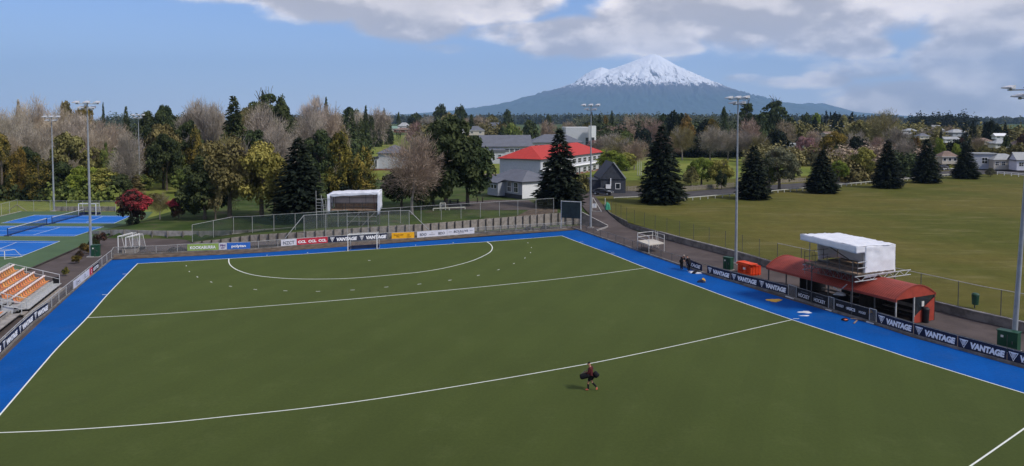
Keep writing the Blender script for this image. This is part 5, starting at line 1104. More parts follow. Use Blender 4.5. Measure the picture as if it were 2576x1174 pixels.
# small lamp posts by the street
def thin_pole(x, y, top, label, m='galvanised', r=.07, z=None):
    p = GT(x, y); d = p.y; zt = ZAT(top, d); t = empty('street_pole', p, 0, label, 'pole'); MB().tube(p, Vector((p.x, p.y, zt)), r, r*.7, n=8).build('mast', m, t); MB().tube(p, p+up*.25, r*1.6, n=8).build('base', 'concrete', t)
thin_pole(2482, 428, 386, 'thin grey street pole in front of the plain grey house'); thin_pole(2510, 430, 390, 'thin grey street pole between the grey and cream houses'); thin_pole(2490, 440, 427, 'short white post on the grass edge near the street', 'white_dirty')
for i, (x, y, tp) in enumerate(((1604, 443, 405), (1609, 443, 403), (1613, 443, 407))): thin_pole(x, y, tp, ['left of three slim timber poles on the lawn beside the second big conifer', 'middle of three slim timber poles beside the second big conifer', 'right of three slim timber poles, nearest the second big conifer'][i], 'rail_pale', .1)
# ---------------------------------------------------------------- barriers, bins, things lying about
def barrier():
    mb = MB(); L, H = 2.0, 1.0; mb.box((0, 0, .08), (L, .08, .16)).box((0, 0, H-.07), (L, .08, .14)).box((-L/2+.05, 0, H/2), (.1, .08, H)).box((L/2-.05, 0, H/2), (.1, .08, H))
    for i in range(9):
        if i in (4,): mb.box((0, 0, H/2), (.42, .05, H-.2))
        else: mb.box((-L/2+.22+i*.195, 0, H/2), (.075, .06, H-.25))
    o = mb.build('barrier_panel', 'orange_plastic'); return o
bp = G(1872, 690.5); b0 = None
NM = ['frontmost', 'second', 'third', 'fourth', 'fifth', 'sixth', 'rearmost']
ang = math.atan2(DA.y, DA.x)
for i in range(7):
    t = empty('safety_barrier', bp-DN*(-.05)+DN*(i*.22)+DA*((i % 2)*.06), ang, f'orange plastic slatted barrier panel, {NM[i]} of the stack behind the banners', 'barrier', 'stack of orange barriers')
    if b0 is None: b0 = barrier(); b0.parent = t; o = b0
    else: o = b0.copy(); col.objects.link(o); o.parent = t
    MB().box((.0, -.05, .62), (.36, .02, .22)).build('label_plate', 'white_paint').parent = t
for i in range(3):
    t = empty('safety_barrier', bp+DN*.8+DA*(-.1+.12*i)+up*(1.04+.1*i), ang, f'orange plastic barrier panel laid flat on the stack, {["lowest", "middle", "topmost"][i]} of the flat ones', 'barrier', 'orange barriers lying on the stack')
    o = b0.copy(); col.objects.link(o); o.parent = t; o.rotation_euler = (R(90), 0, 0)
def bin_(p, label, m='cabinet_green', h=.95, post=False):
    t = empty('litter_bin', p, .3, label, 'bin'); z = .35 if post else 0
    MB().tube((0, 0, z), (0, 0, z+h), .24, .29, n=14).build('body', m).parent = t; MB().tube((0, 0, z+h), (0, 0, z+h+.12), .31, .2, n=14).build('lid', 'black' if not post else m).parent = t
    MB().tube((0, .05, 0), (0, .05, .4 if post else .1), .05).build('stand', 'dark_steel').parent = t
q = G(2453, 777, RZ); bin_(q, 'dark green litter bin on the wire fence right of the dugout', h=.85, post=True)
bin_(G(2328, 812), 'dark litter bin against the red end wall of the dugout', 'black', 1.15)
heap('clothes', G(1742, 687), .85, .6, .18, 'cloth_white', 'crumpled white clothes on the blue turf in front of the two people, left pile', 'clothes', 1)
heap('clothes', G(1748, 688.5), .7, .6, .24, 'cloth_black', 'black jacket dropped between the white clothes on the blue turf', 'clothes', 2)
heap('clothes', G(1757, 689), .7, .45, .16, 'cloth_white', 'small white garment right of the black jacket on the blue turf', 'clothes', 3)
heap('bag', G(1764, 711), .75, .6, .28, 'navy', 'small dark bag on the blue turf below the clothes', 'bag', 4); heap('towel', G(1769, 708), .4, .3, .3, 'mustard', 'tan towel lying against the small dark bag', 'towel', 9)
heap('fabric', G(1947, 757), 1.5, .95, .10, 'mustard', 'mustard yellow sheet spread on the blue turf', 'sheet', 7, .2, 11)
heap('fabric', G(2024, 786.5), 1.25, .7, .07, 'cloth_white', 'larger white sheet on the blue turf right of the yellow one', 'sheet', 11, .1, 9); heap('fabric', G(2025, 795.5), .95, .25, .05, 'cloth_white', 'narrow white sheet on the blue turf just in front of the larger one', 'sheet', 12, .1, 9)
heap('bag', G(2126, 807.5), .55, .45, .22, 'cloth_black', 'black bag on the blue turf in front of the dugout', 'bag', 13); heap('bib', G(2127, 805.5, .2), .3, .2, .08, 'shoe_pink', 'bright orange bib lying on the black bag', 'bib', 14)
pk = G(2156, 808); tag(MB().beam(pk+up*.05, pk+up*.05+Vector((-.7, -.9, 0)), .09, .05).beam(pk+up*.12+Vector((-.4, .3, 0)), pk+up*.12+Vector((.5, -.1, 0)), .09, .05).build('planks', 'ply'), 'two crossed wooden planks beside the edging in front of the dugout', 'planks')
heap('bag', G(1748, 676)+Vector((.9, .6, 0)), .1, .1, .05, 'black', 'x', 'x') if False else None
for i, (x, lb) in enumerate(((428, 'dark tyre leaning under the back fence, left one near the left corner'), (446, 'dark tyre under the back fence, right one near the lime sign'), (1330, 'dark bundle behind the back fence near the scoreboard, left one'), (1372, 'dark bundle behind the back fence nearest the scoreboard'))):
    p = on(BF, x)+Vector((0, .8, 0)); heap('rubber_mat_roll', p, 1.5, .6, .55, 'black', lb, 'bundle', i)
# ---------------------------------------------------------------- people
def skin_obj(name, nodes, edges, m, parent, sub=2):
    me = bpy.data.meshes.new(name); me.from_pydata([n[:3] for n in nodes], edges, []); me.materials.append(M[m]); o = bpy.data.objects.new(name, me); col.objects.link(o)
    md = o.modifiers.new('skin', 'SKIN'); md.use_smooth_shade = True
    if not me.skin_vertices: me.attributes.new('sv', 'FLOAT', 'POINT')
    lay = me.skin_vertices[0].data
    for i, n in enumerate(nodes): lay[i].radius = (n[3], n[4] if len(n) > 4 else n[3]); 
    lay[0].use_root = True
    s = o.modifiers.new('sub', 'SUBSURF'); s.levels = sub; s.render_levels = sub; o.parent = parent; return o
def skin_layer(o):
    pass
def person(p, rz, J, label, top, shorts, legs, sock, shoe, hair, headtilt=0., H=1.0, longhair=False):
    """J: joint positions; local frame: x right, y forward"""
    t = empty('person', p, rz, label, 'person'); t.scale = (H, H, H)
    N = ['pel', 'waist', 'chest', 'neck', 'head', 'crown', 'lh', 'lk', 'la', 'lt', 'rh', 'rk', 'ra', 'rt', 'ls', 'le', 'lw', 'rs', 're', 'rw']
    rad = dict(pel=(.15, .11), waist=(.12, .085), chest=(.145, .09), neck=(.055, .055), head=(.085, .10), crown=(.07, .08), lh=(.085,), lk=(.055,), la=(.04,), lt=(.04,), rh=(.085,), rk=(.055,), ra=(.04,), rt=(.04,), ls=(.06,), le=(.042,), lw=(.03,), rs=(.06,), re=(.042,), rw=(.03,))
    E_ = [('pel', 'waist'), ('waist', 'chest'), ('chest', 'neck'), ('neck', 'head'), ('head', 'crown'), ('pel', 'lh'), ('lh', 'lk'), ('lk', 'la'), ('la', 'lt'), ('pel', 'rh'), ('rh', 'rk'), ('rk', 'ra'), ('ra', 'rt'), ('chest', 'ls'), ('ls', 'le'), ('le', 'lw'), ('chest', 'rs'), ('rs', 're'), ('re', 'rw')]
    idx = {n: i for i, n in enumerate(N)}
    nodes = [(*J[n], *rad[n]) for n in N]; edges = [(idx[a], idx[b]) for a, b in E_]
    # hands: palm and five fingers on each wrist
    for w, e in (('lw', 'le'), ('rw', 're')):
        W3, E3 = Vector(J[w]), Vector(J[e]); d = (W3-E3).normalized(); s = d.cross(Vector((0, 1, 0))).normalized(); k = len(nodes); pc = W3+d*.07; nodes.append((*pc, .034, .02)); edges.append((idx[w], k))
        for f in range(4):
            off = s*(f-1.5)*.02; L = (.065, .075, .07, .055)[f]; a = pc+off+d*.035; b = a+d*L*.6; c = b+(d+Vector((0, .7, -.3))).normalized()*L*.5
            i0 = len(nodes); nodes += [(*a, .010), (*b, .009), (*c, .008)]; edges += [(k, i0), (i0, i0+1), (i0+1, i0+2)]
        i0 = len(nodes); a = W3+d*.03+s*.035; nodes += [(*a, .012), (*(a+s*.02+d*.035), .010)]; edges += [(k, i0), (i0, i0+1)]
    body = skin_obj('body', nodes, edges, 'skin', t)
    def sub(names, grow, name, m, tweak=None):
        nn = []; ii = {}
        for n in names: ii[n[0]] = len(nn); q = Vector(J[n[0]]) if len(n) < 3 else Vector(J[n[0]]).lerp(Vector(J[n[1]]), n[2]); r = rad[n[0]]; g = grow; nn.append((*q, *(x+g for x in r)))
        es = []; return nn
    def cl(name, chain, m, g=.018):      # chain: list of (joint or (a,b,t), radius x, radius y), edges list
        pts, es = chain; nn = []
        for q, rx, ry in pts:
            v = Vector(J[q]) if isinstance(q, str) else Vector(J[q[0]]).lerp(Vector(J[q[1]]), q[2]); nn.append((*v, rx+g, ry+g))
        return skin_obj(name, nn, es, m, t)
    cl('shirt', ([('waist', .15, .125), ('chest', .185, .14), ('ls', .07, .07), ('le', .055, .055), ('rs', .07, .07), ('re', .055, .055), ('pel', .155, .12), (('chest', 'neck', .45), .10, .08), (('le', 'lw', .8), .04, .04), (('re', 'rw', .8), .04, .04)], [(0, 1), (1, 2), (2, 3), (1, 4), (4, 5), (0, 6), (1, 7), (3, 8), (5, 9)]), top, .022)
    if shorts: cl('shorts', ([('pel', .165, .125), ('lh', .105, .1), (('lh', 'lk', .75), .09, .085), ('rh', .105, .1), (('rh', 'rk', .75), .09, .085)], [(0, 1), (1, 2), (0, 3), (3, 4)]), shorts, .012)
    if legs: cl('trousers', ([('pel', .16, .12), ('lh', .095, .095), ('lk', .07, .07), ('la', .055, .055), ('rh', .095, .095), ('rk', .07, .07), ('ra', .055, .055)], [(0, 1), (1, 2), (2, 3), (0, 4), (4, 5), (5, 6)]), legs, .012)
    if sock:
        for s in 'lr': cl('sock', ([((s+'k', s+'a', .12), .06, .06), ((s+'k', s+'a', .5), .055, .055), (s+'a', .042, .042)], [(0, 1), (1, 2)]), sock, .008)
    for s in 'lr': cl('shoe', ([(s+'a', .045, .04), ((s+'a', s+'t', .6), .048, .035), (s+'t', .045, .032)], [(0, 1), (1, 2)]), shoe, .012)
    hd, cr = Vector(J['head']), Vector(J['crown']); u = (cr-hd).normalized(); fw = Vector((0, 1, 0))
    skin_obj('hair', [(*(hd+u*.03-fw*.035), .088, .085), (*(hd+u*.10-fw*.015), .085, .09), (*(hd+u*.135), .06, .06)]+([(*(hd-u*.10-fw*.07), .06, .04)] if longhair else []), [(0, 1), (1, 2)]+([(0, 3)] if longhair else []), hair, t)
    nz = hd+fw*.115-u*.005; MB().add([nz+Vector((-.012, -.02, -.02)), nz+Vector((.012, -.02, -.02)), nz+Vector((0, .015, -.018)), nz+Vector((0, -.02, .03))], [(0, 1, 2), (0, 2, 3), (1, 3, 2)]).build('nose', 'skin').parent = t
    for sx in (-1, 1): MB().box(hd+Vector((sx*.035, .098, .025)), (.022, .012, .012)).build('eye', 'hair_dark').parent = t; MB().box(hd+Vector((sx*.093, 0, 0)), (.018, .04, .06)).build('ear', 'skin').parent = t
    MB().box(hd+Vector((0, .098, -.055)), (.05, .012, .012)).build('mouth', 'shoe_pink').parent = t
    return t
V = Vector
# walker on the turf, stepping to the left, bags on both sides, arms forward
Jw = dict(pel=V((0, 0, .93)), waist=V((0, .01, 1.08)), chest=V((0, .04, 1.30)), neck=V((0, .08, 1.46)), head=V((0, .14, 1.60)), crown=V((0, .16, 1.70)), lh=V((-.10, 0, .88)), lk=V((-.10, .16, .49)), la=V((-.10, .14, .09)), lt=V((-.11, .32, .05)),
          rh=V((.10, 0, .88)), rk=V((.10, .0, .50)), ra=V((.10, -.33, .22)), rt=V((.11, -.30, .06)), ls=V((-.19, .04, 1.38)), le=V((-.25, .10, 1.10)), lw=V((-.12, .32, 1.05)), rs=V((.19, .04, 1.38)), re=V((.25, .08, 1.10)), rw=V((.12, .32, 1.06)))
wp = G(1487, 983.5); WR = R(65)
person(wp, WR, Jw, 'person in dark patterned shirt, shorts and orange shoes walking across the green turf carrying bags', 'cloth_maroon', 'cloth_black', None, 'cloth_black', 'shoe_pink', 'hair_dark', H=1.03)
def W2L(v): c, s = math.cos(WR), math.sin(WR); return V((wp.x+v.x*c-v.y*s, wp.y+v.x*s+v.y*c, v.z))
def duffel(a, b, r, label, m='cloth_black', strap=None):
    t = empty('sports_bag', (a+b)/2, 0, label, 'bag'); d = (b-a).normalized(); mb = MB(); ks = [(0, .55), (.04, .85), (.12, 1), (.5, 1.04), (.88, 1), (.96, .85), (1, .55)]
    for (f0, q0), (f1, q1) in zip(ks[:-1], ks[1:]): mb.tube(a+(b-a)*f0, a+(b-a)*f1, r*q0, r*q1, n=12, cap=False)
    mb.add([a+d.orthogonal().normalized()*0], []) if False else None
    mb.tube(a-d*.005, a, r*.5, r*.55, n=12).tube(b, b+d*.005, r*.55, r*.5, n=12).build('body', m, t, True)
    if strap: MB().path(strap, .018).build('strap', 'cloth_white' if False else 'dark_steel', t)
duffel(W2L(V((-.30, .62, .86))), W2L(V((-.12, .08, 1.02))), .17, 'long black sports bag carried in front at the hip of the walking person', strap=[W2L(V((-.28, .6, 1.0))), W2L(V((-.12, .15, 1.42))), W2L(V((-.1, .0, 1.3)))])
duffel(W2L(V((.05, -.42, .92))), W2L(V((.10, -.14, 1.14))), .17, 'bulky black backpack hanging behind the walking person', strap=[W2L(V((.1, -.2, 1.25))), W2L(V((.15, -.02, 1.47))), W2L(V((.12, .12, 1.2)))])
# small white cuffs/patches on the walker's shirt are cloth of their own
for v in (V((-.14, .17, 1.22)), V((.12, .17, 1.2)), V((-.2, -.02, 1.35))):
    pass
def standing(lean, armf=.35): return dict(pel=V((0, -.05, .93)), waist=V((0, -.02, 1.08)), chest=V((0, .06+lean*.5, 1.29)), neck=V((0, .14+lean, 1.45)), head=V((0, .24+lean*1.2, 1.56)), crown=V((0, .27+lean*1.3, 1.66)), lh=V((-.1, -.05, .88)), lk=V((-.11, .02, .48)), la=V((-.11, -.04, .09)), lt=V((-.13, .14, .05)),
          rh=V((.1, -.05, .88)), rk=V((.12, .03, .48)), ra=V((.13, .02, .09)), rt=V((.15, .2, .05)), ls=V((-.18, .08+lean*.6, 1.38)), le=V((-.24, .22+lean*.5, 1.12)), lw=V((-.1, armf+lean*.5, 1.05)), rs=V((.18, .08+lean*.6, 1.38)), re=V((.24, .22+lean*.5, 1.12)), rw=V((.1, armf+lean*.5, 1.04)))
p1 = G(1714.5, 678.5); p2 = G(1733, 683.5)
person(p1, math.atan2((p2-p1).y, (p2-p1).x)-math.pi/2, standing(.10), 'pale-haired person in black leaning at the fence, left of the pair', 'cloth_black', None, 'cloth_black', None, 'black', 'hair_pale')
person(p2, math.atan2((p1-p2).y, (p1-p2).x)-math.pi/2, standing(.06), 'dark-haired person in black with white shoes at the fence, right of the pair', 'cloth_black', None, 'cloth_black', None, 'cloth_white', 'hair_dark')
finish_lettering()
# ---------------------------------------------------------------- trees
def mesh_np(name, V_, F, m, smooth_=False):
    me = bpy.data.meshes.new(name); V_ = np.asarray(V_, dtype=np.float32); F = np.asarray(F, dtype=np.int32); k = F.shape[1]
    me.vertices.add(len(V_)); me.vertices.foreach_set('co', V_.ravel()); me.loops.add(F.size); me.loops.foreach_set('vertex_index', F.ravel())
    me.polygons.add(len(F)); me.polygons.foreach_set('loop_start', np.arange(0, F.size, k, dtype=np.int32)); me.polygons.foreach_set('loop_total', np.full(len(F), k, dtype=np.int32))
    me.materials.append(M[m]); me.update(calc_edges=True); return me
def unit(a): return a/(np.linalg.norm(a, axis=1, keepdims=True)+1e-9)
def leaves(C, Nrm, size, rg, aspect=.7, jit=.6, droop=0.):
    """one small leaf-cluster face at each centre"""
    n = len(C); Nn = unit(Nrm+rg.normal(0, jit, (n, 3))); t = unit(np.cross(Nn, unit(rg.normal(0, 1, (n, 3))+np.array([0, 0, -droop])))); b = np.cross(Nn, t)
    s = size*rg.uniform(.6, 1.4, (n, 1)); a = s*aspect
    V_ = np.stack([C-t*s*.5, C-b*a*.5+t*s*.1, C+t*s*.6, C+b*a*.5+t*s*.05], 1).reshape(-1, 3); F = np.arange(4*n).reshape(n, 4); return V_, F
def proto_broad(seed, Rr=4., H=9., base=.18, n=5200, leaf=.42, lumps=34, lumpr=.30, top=.5, squash=1., open_=.0):
    rg = np.random.default_rng(seed); cz = H*(base+1)/2; hz = H*(1-base)/2; L = []
    while len(L) < lumps:
        d = unit(rg.normal(0, 1, (1, 3)))[0]; q = rg.uniform(.45, .82) if d[2] > 0 else rg.uniform(.6, .9)
        if d[2] < -.9: continue
        taper = 1-top*max(0, d[2])*.35; L.append((d[0]*Rr*q*taper, d[1]*Rr*q*taper, cz+d[2]*hz*q, rg.uniform(.75, 1.25)*lumpr))
    L = np.array(L); w = L[:, 3]**2; idx = rg.choice(len(L), n, p=w/w.sum()); d = unit(rg.normal(0, 1, (n, 3))); d[:, 2] = np.abs(d[:, 2])*rg.choice([1, 1, 1, -1], n); d = unit(d)
    r = (L[idx, 3]*Rr)[:, None]*rg.uniform(.65, 1.08, (n, 1)); C = L[idx, :3]+d*r*np.array([1, 1, .8*squash]); V_, F = leaves(C, d+np.array([0, 0, .3]), leaf, rg)
    return V_, F
def limb_mesh(seed, H, Rr, base, r0, n=7, spread=.8, depth=3, kids=4):
    """trunk with tapering limbs"""
    rg = random.Random(seed); mb = MB()
    def grow(p, d, L, r, k):
        q = p; steps = 3
        for s in range(steps):
            d2 = (d+Vector((rg.uniform(-.25, .25), rg.uniform(-.25, .25), rg.uniform(-.05, .2)))).normalized(); e = q+d2*L/steps; ra = r*(1-.4*s/steps); mb.tube(q, e, ra, r*(1-.4*(s+1)/steps), n=max(3, n-2*k), cap=False); q = e; d = d2
            if k < depth:
                for _ in range(kids if s == steps-1 else 1+(k > 0)):
                    a = rg.uniform(0, 6.28); o = Vector((math.cos(a), math.sin(a), rg.uniform(.15, .8))); grow(q, (d*.55+o*spread).normalized(), L*rg.uniform(.55, .75), r*.5, k+1)
    t0 = H*base; mb.tube((0, 0, -.3), (0, 0, t0*.5), r0*1.25, r0, n=n, cap=False); mb.tube((0, 0, t0*.5), (0, 0, t0), r0, r0*.9, n=n, cap=False)
    grow(Vector((0, 0, t0)), Vector((0, 0, 1)), H*.36, r0*.8, 0)
    return mb
def proto_twigs(seed, H, Rr, base=.2, n=9000, L=.55, w=.035, up_=.18, lumps=40, dome=1.):
    """haze of fine bare twigs"""
    rg = np.random.default_rng(seed); cz = H*(base+1)/2; hz = H*(1-base)/2; d = unit(rg.normal(0, 1, (lumps, 3))); q = rg.uniform(.3, .86, (lumps, 1)); Lc = d*q*np.array([Rr, Rr, hz])+np.array([0, 0, cz])
    idx = rg.integers(0, lumps, n); o = rg.normal(0, .15, (n, 3))*Rr*np.array([1, 1, .9]); C = Lc[idx]+o; out = unit((C-np.array([0, 0, cz*.7]))/np.array([Rr, Rr, hz])); dr = unit(out*.9+rg.normal(0, .45, (n, 3))+np.array([0, 0, up_])); s = L*rg.uniform(.5, 1.5, (n, 1))
    side = unit(np.cross(dr, rg.normal(0, 1, (n, 3))))*w; V_ = np.stack([C-side, C+side, C+dr*s], 1).reshape(-1, 3); F = np.arange(3*n).reshape(n, 3); return V_, F
def proto_spruce(seed, H=12., Rr=3.7, base=.07, levels=34, per=15, power=.85, leaf=.62, droop=.35, fill=1.):
    rg = np.random.default_rng(seed); C, D, Sz = [], [], []
    for k in range(levels):
        f = (k+rg.uniform(-.3, .3))/levels; f = max(0, f); z = H*(base+(1-base)*f); rr = Rr*(1-f)**power*(1 if f > .12 else .72+2.33*f); nb = max(5, int(per*(1-f*.6)))
        a0 = rg.uniform(0, 6.28)
        for b in range(nb):
            zb_ = z; z = z+rg.uniform(-.5, .5)*H/levels*2.2; a = a0+6.283*b/nb+rg.uniform(-.2, .2); R1 = rr*rg.uniform(.72, 1.16); m = max(3, int(R1/.42)+1)
            for j in range(m):
                t = (j+.6)/m
                if t < .25: continue
                r = R1*t; zz = z-droop*R1*t**1.4+.12*R1*t**3
                for _ in range(2): C.append((r*math.cos(a)+rg.uniform(-.16, .16), r*math.sin(a)+rg.uniform(-.16, .16), zz+rg.uniform(-.12, .10))); D.append((math.cos(a), math.sin(a), -.25)); Sz.append(leaf*(1.1-.35*f))
            z = zb_
    C, D, Sz = np.array(C), unit(np.array(D)), np.array(Sz)[:, None]; n = len(C); D = unit(D+rg.normal(0, .28, (n, 3))); side = unit(np.cross(D, np.array([0, 0, 1.])+rg.normal(0, .35, (n, 3)))); nn = np.cross(side, D)
    V_ = np.stack([C-D*Sz*.35-side*Sz*.10, C-side*Sz*.30-nn*Sz*.1, C+D*Sz*.75, C+side*Sz*.30-nn*Sz*.1], 1).reshape(-1, 3); F = np.arange(4*n).reshape(n, 4); return V_, F
def proto_flame(seed, H=11., Rr=2.7, base=.04, n=5200, leaf=.34):
    """dense conifer built of upright sprays: cypress and golden kinds"""
    rg = np.random.default_rng(seed); L = []
    for k in range(46):
        f = rg.uniform(0, 1)**.9; a = rg.uniform(0, 6.28); prof = math.sin(math.pi*min(1, .22+.78*f*.98))**.55 if f < .7 else max(.12, (1-f)/.3)**.7*.88; r = Rr*prof*rg.uniform(.55, .85); L.append((r*math.cos(a), r*math.sin(a), H*(base+(1-base)*f*.93), rg.uniform(.2, .34)*Rr*(.6+.6*prof)))
    L = np.array(L); w = L[:, 3]**2; idx = rg.choice(len(L), n, p=w/w.sum()); d = unit(rg.normal(0, 1, (n, 3))); C = L[idx, :3]+d*L[idx, 3:4]*rg.uniform(.6, 1.05, (n, 1))*np.array([1, 1, 1.5]); C[:, 2] = np.clip(C[:, 2], .1, H*1.02); out = unit(C*np.array([1, 1, 0])+1e-3)
    V_, F = leaves(C, d+out*.5, leaf, rg, .55, .45, .2); return V_, F
TP = {}
def proto(key, crown, crownmat, trunk, trunkmat, H, Rr):
    V_, F = crown; Rr = float(np.percentile(np.hypot(V_[:, 0], V_[:, 1]), 96)); H = float(np.percentile(V_[:, 2], 99.7)); TP[key] = (mesh_np(key+'_crown', V_, F, crownmat), (lambda mb: mb)(trunk), trunkmat, H, Rr)
    me = bpy.data.meshes.new(key+'_trunk'); me.from_pydata(trunk.v, [], trunk.f); me.materials.append(M[trunkmat]); me.update(); TP[key] = (TP[key][0], me, H, Rr)
def simple_trunk(H, r, lean=0.): return MB().tube((0, 0, -.3), (0, 0, H*.5), r*1.2, r*.7, n=8, cap=False).tube((0, 0, H*.5), (0, 0, H*.93), r*.7, r*.1, n=6, cap=False)
for s in (1, 2, 3):
    proto(f'broad{s}', proto_broad(s, 4.2, 9.5, .04, 9500, .44, 46, .27), 'leaf_green', limb_mesh(s, 9.0, 4, .16, .26, depth=1), 'bark', 9.5, 4.6)
    proto(f'bare{s}', proto_twigs(10+s, 11, 4.6, .08, 10500, .62, .028), 'twig_brown', limb_mesh(20+s, 11, 4.6, .16, .22, depth=3, kids=3, spread=.75), 'bark_pale', 11, 5.0)
    proto(f'spruce{s}', proto_spruce(30+s, Rr=(3.55, 3.3, 3.7)[s-1], power=(.62, .72, .66)[s-1], levels=44, per=22, leaf=.70), 'leaf_black', simple_trunk(12, .26), 'bark', 12, 3.8)
    proto(f'flame{s}', proto_flame(40+s), 'leaf_gold', simple_trunk(10, .3), 'bark', 11, 2.75)
for s in (1, 2):
    proto(f'loose{s}', proto_broad(50+s, 3.9, 8.2, .12, 7000, .32, 56, .23), 'leaf_yellow', limb_mesh(55+s, 8.2, 3.8, .24, .26, depth=2, kids=3), 'bark', 8.2, 4.2)
    proto(f'shrub{s}', proto_broad(60+s, 1.8, 3.2, .06, 2600, .24, 26, .3), 'leaf_red', limb_mesh(65+s, 3.2, 1.6, .22, .10, depth=2, kids=3, n=5), 'bark', 3.2, 2.0)
    proto(f'pine{s}', proto_broad(70+s, 4.6, 11, .42, 4200, .40, 22, .26, squash=.6), 'leaf_dark', limb_mesh(75+s, 11, 4.4, .4, .32, depth=2, kids=3), 'bark', 11, 5.2)
    proto(f'column{s}', proto_flame(80+s, 14, 2.3, .05, 4200, .36), 'leaf_black', simple_trunk(13, .25), 'bark', 14, 2.4)
    proto(f'farbroad{s}', proto_broad(90+s, 5.5, 10, .06, 1700, 1.0, 26, .32), 'leaf_green', simple_trunk(6, .35), 'bark', 10, 6.2)
    proto(f'farbare{s}', proto_twigs(95+s, 11, 5.5, .08, 3000, 1.3, .085), 'twig_grey', limb_mesh(97+s, 11, 5, .1, .3, depth=2, kids=3, n=5), 'bark_pale', 11, 6.0)
    proto(f'tall_bare{s}', proto_twigs(100+s, 15, 3.6, .1, 9000, .9, .026, 1.3), 'twig_grey', limb_mesh(103+s, 15, 3.4, .12, .22, depth=3, kids=3, spread=.45), 'bark_pale', 15, 4.2)
TN = {'broad': 'broadleaf_tree', 'bare': 'bare_tree', 'spruce': 'spruce_tree', 'flame': 'cypress_tree', 'loose': 'spring_tree', 'shrub': 'flowering_shrub', 'pine': 'pine_tree', 'column': 'poplar_tree', 'farbroad': 'broadleaf_tree', 'farbare': 'bare_tree', 'tall_bare': 'bare_tree'}
trng = random.Random(7)
def tree(kind, x, d, top, w, label, m=None, z=None, cat='tree', group=None, var=None, trunk=True, name=None):
    """x: picture column, d: distance, top: picture row of the tip, w: picture width of the crown"""
    vs = [k for k in TP if k.rstrip('0123456789') == kind]; key = vs[(var if var is not None else trng.randrange(99)) % len(vs)]; cm_, tm, H0, R0 = TP[key]; p = AT(x, d); z0 = gh(p.x, p.y) if z is None else z
    H = max(1., ZAT(top, d)-z0); r = w/2*d/FV; t = empty(name or TN[kind], (p.x, p.y, z0), trng.uniform(0, 6.28), label, cat, group); t.scale = (r/R0, r/R0, H/H0)
    c = bpy.data.objects.new('crown', cm_); col.objects.link(c); c.parent = t
    if m: c.material_slots[0].link = 'OBJECT'; c.material_slots[0].material = M[m]
    if trunk: k = bpy.data.objects.new('trunk', tm); col.objects.link(k); k.parent = t
    return t
T = tree
# big conifers round the fields
T('spruce', 752, 109, 352, 132, 'large dark spruce left of the white scaffold box behind the goal', var=0)
T('spruce', 1408, 121, 328, 116, 'large dark spruce in front of the red-roofed school', var=1)
for (x, d, tp, w, lb, v) in ((1664, 134, 322, 106, 'broad dark conifer right of the gabled house, nearest of the field-edge row', 2), (1895, 141, 370, 80, 'dark conifer directly right of the second light pole', 0), (2067, 153, 380, 76, 'dark conifer between the pale leafy tree and the pink blossom', 1),
                             (2231, 164, 357, 68, 'tall slim dark conifer, fourth of the field-edge row', 2), (2328, 177, 352, 64, 'dark rounded conifer just left of the brown-roofed house', 0), (2427, 190, 366, 60, 'rightmost dark conifer of the field-edge row, before the plain grey house', 1)):
    T('spruce', x, d, tp, w, lb, group='dark conifers along the edge of the grass field', var=v)
# trees on the bank behind the goal, left to right
T('broad', 515, 112, 392, 118, 'dark bushy evergreen with forked trunk, leftmost on the bank lawn', 'leaf_dark', var=0)
T('loose', 541, 111, 430, 56, 'small brownish bush-tree leaning against the dark bushy evergreen', 'twig_olive', var=1)
T('loose', 577, 113, 350, 146, 'olive brown budding tree with bare trunk, second from the left on the bank', 'leaf_olive', var=0)
T('bare', 575, 113.5, 345, 126, 'tangle of twigs of a budding tree with a forked limb on the bank', 'twig_olive', var=1)
T('loose', 658, 114, 360, 146, 'rounded yellow-green spring tree left of the large spruce', 'leaf_yellow', var=1); T('loose', 690, 117, 388, 70, 'yellowish spring tree touching the left side of the large spruce', 'leaf_yellow', var=0)
T('flame', 856, 115, 333, 82, 'tall golden-tipped conifer behind the white scaffold box', 'leaf_gold', var=0); T('flame', 916, 114, 372, 74, 'shorter golden-tipped conifer right of the tall golden one', 'leaf_gold', var=1)
T('broad', 884, 115.5, 430, 110, 'low dark foliage clump between the two golden-tipped conifers', 'leaf_black', var=1)
T('bare', 1036, 113, 330, 150, 'bare reddish-brown tree with a pale straight trunk behind the sign fence', 'twig_pink', var=2); T('broad', 1010, 120, 425, 100, 'dark ivy-covered tree trunk and bush behind the bare reddish tree', 'leaf_dark', var=2); T('broad', 1064, 119, 428, 60, 'dark bushy tree just right of the pale straight trunk', 'leaf_dark', var=0)
T('broad', 1122, 121, 298, 172, 'huge dark round-headed tree left of the pale cottage', 'leaf_dark', var=1); T('broad', 1176, 124, 345, 140, 'dark spreading tree merging with the right side of the huge round-headed tree', 'leaf_dark', var=2); T('broad', 1090, 124, 345, 90, 'dark upright tree behind the left side of the huge round-headed tree', 'leaf_dark', var=0)
T('shrub', 1450, 125, 440, 66, 'brown-green bush behind the right side of the spruce by the school', 'leaf_olive', name='shrub', var=0)
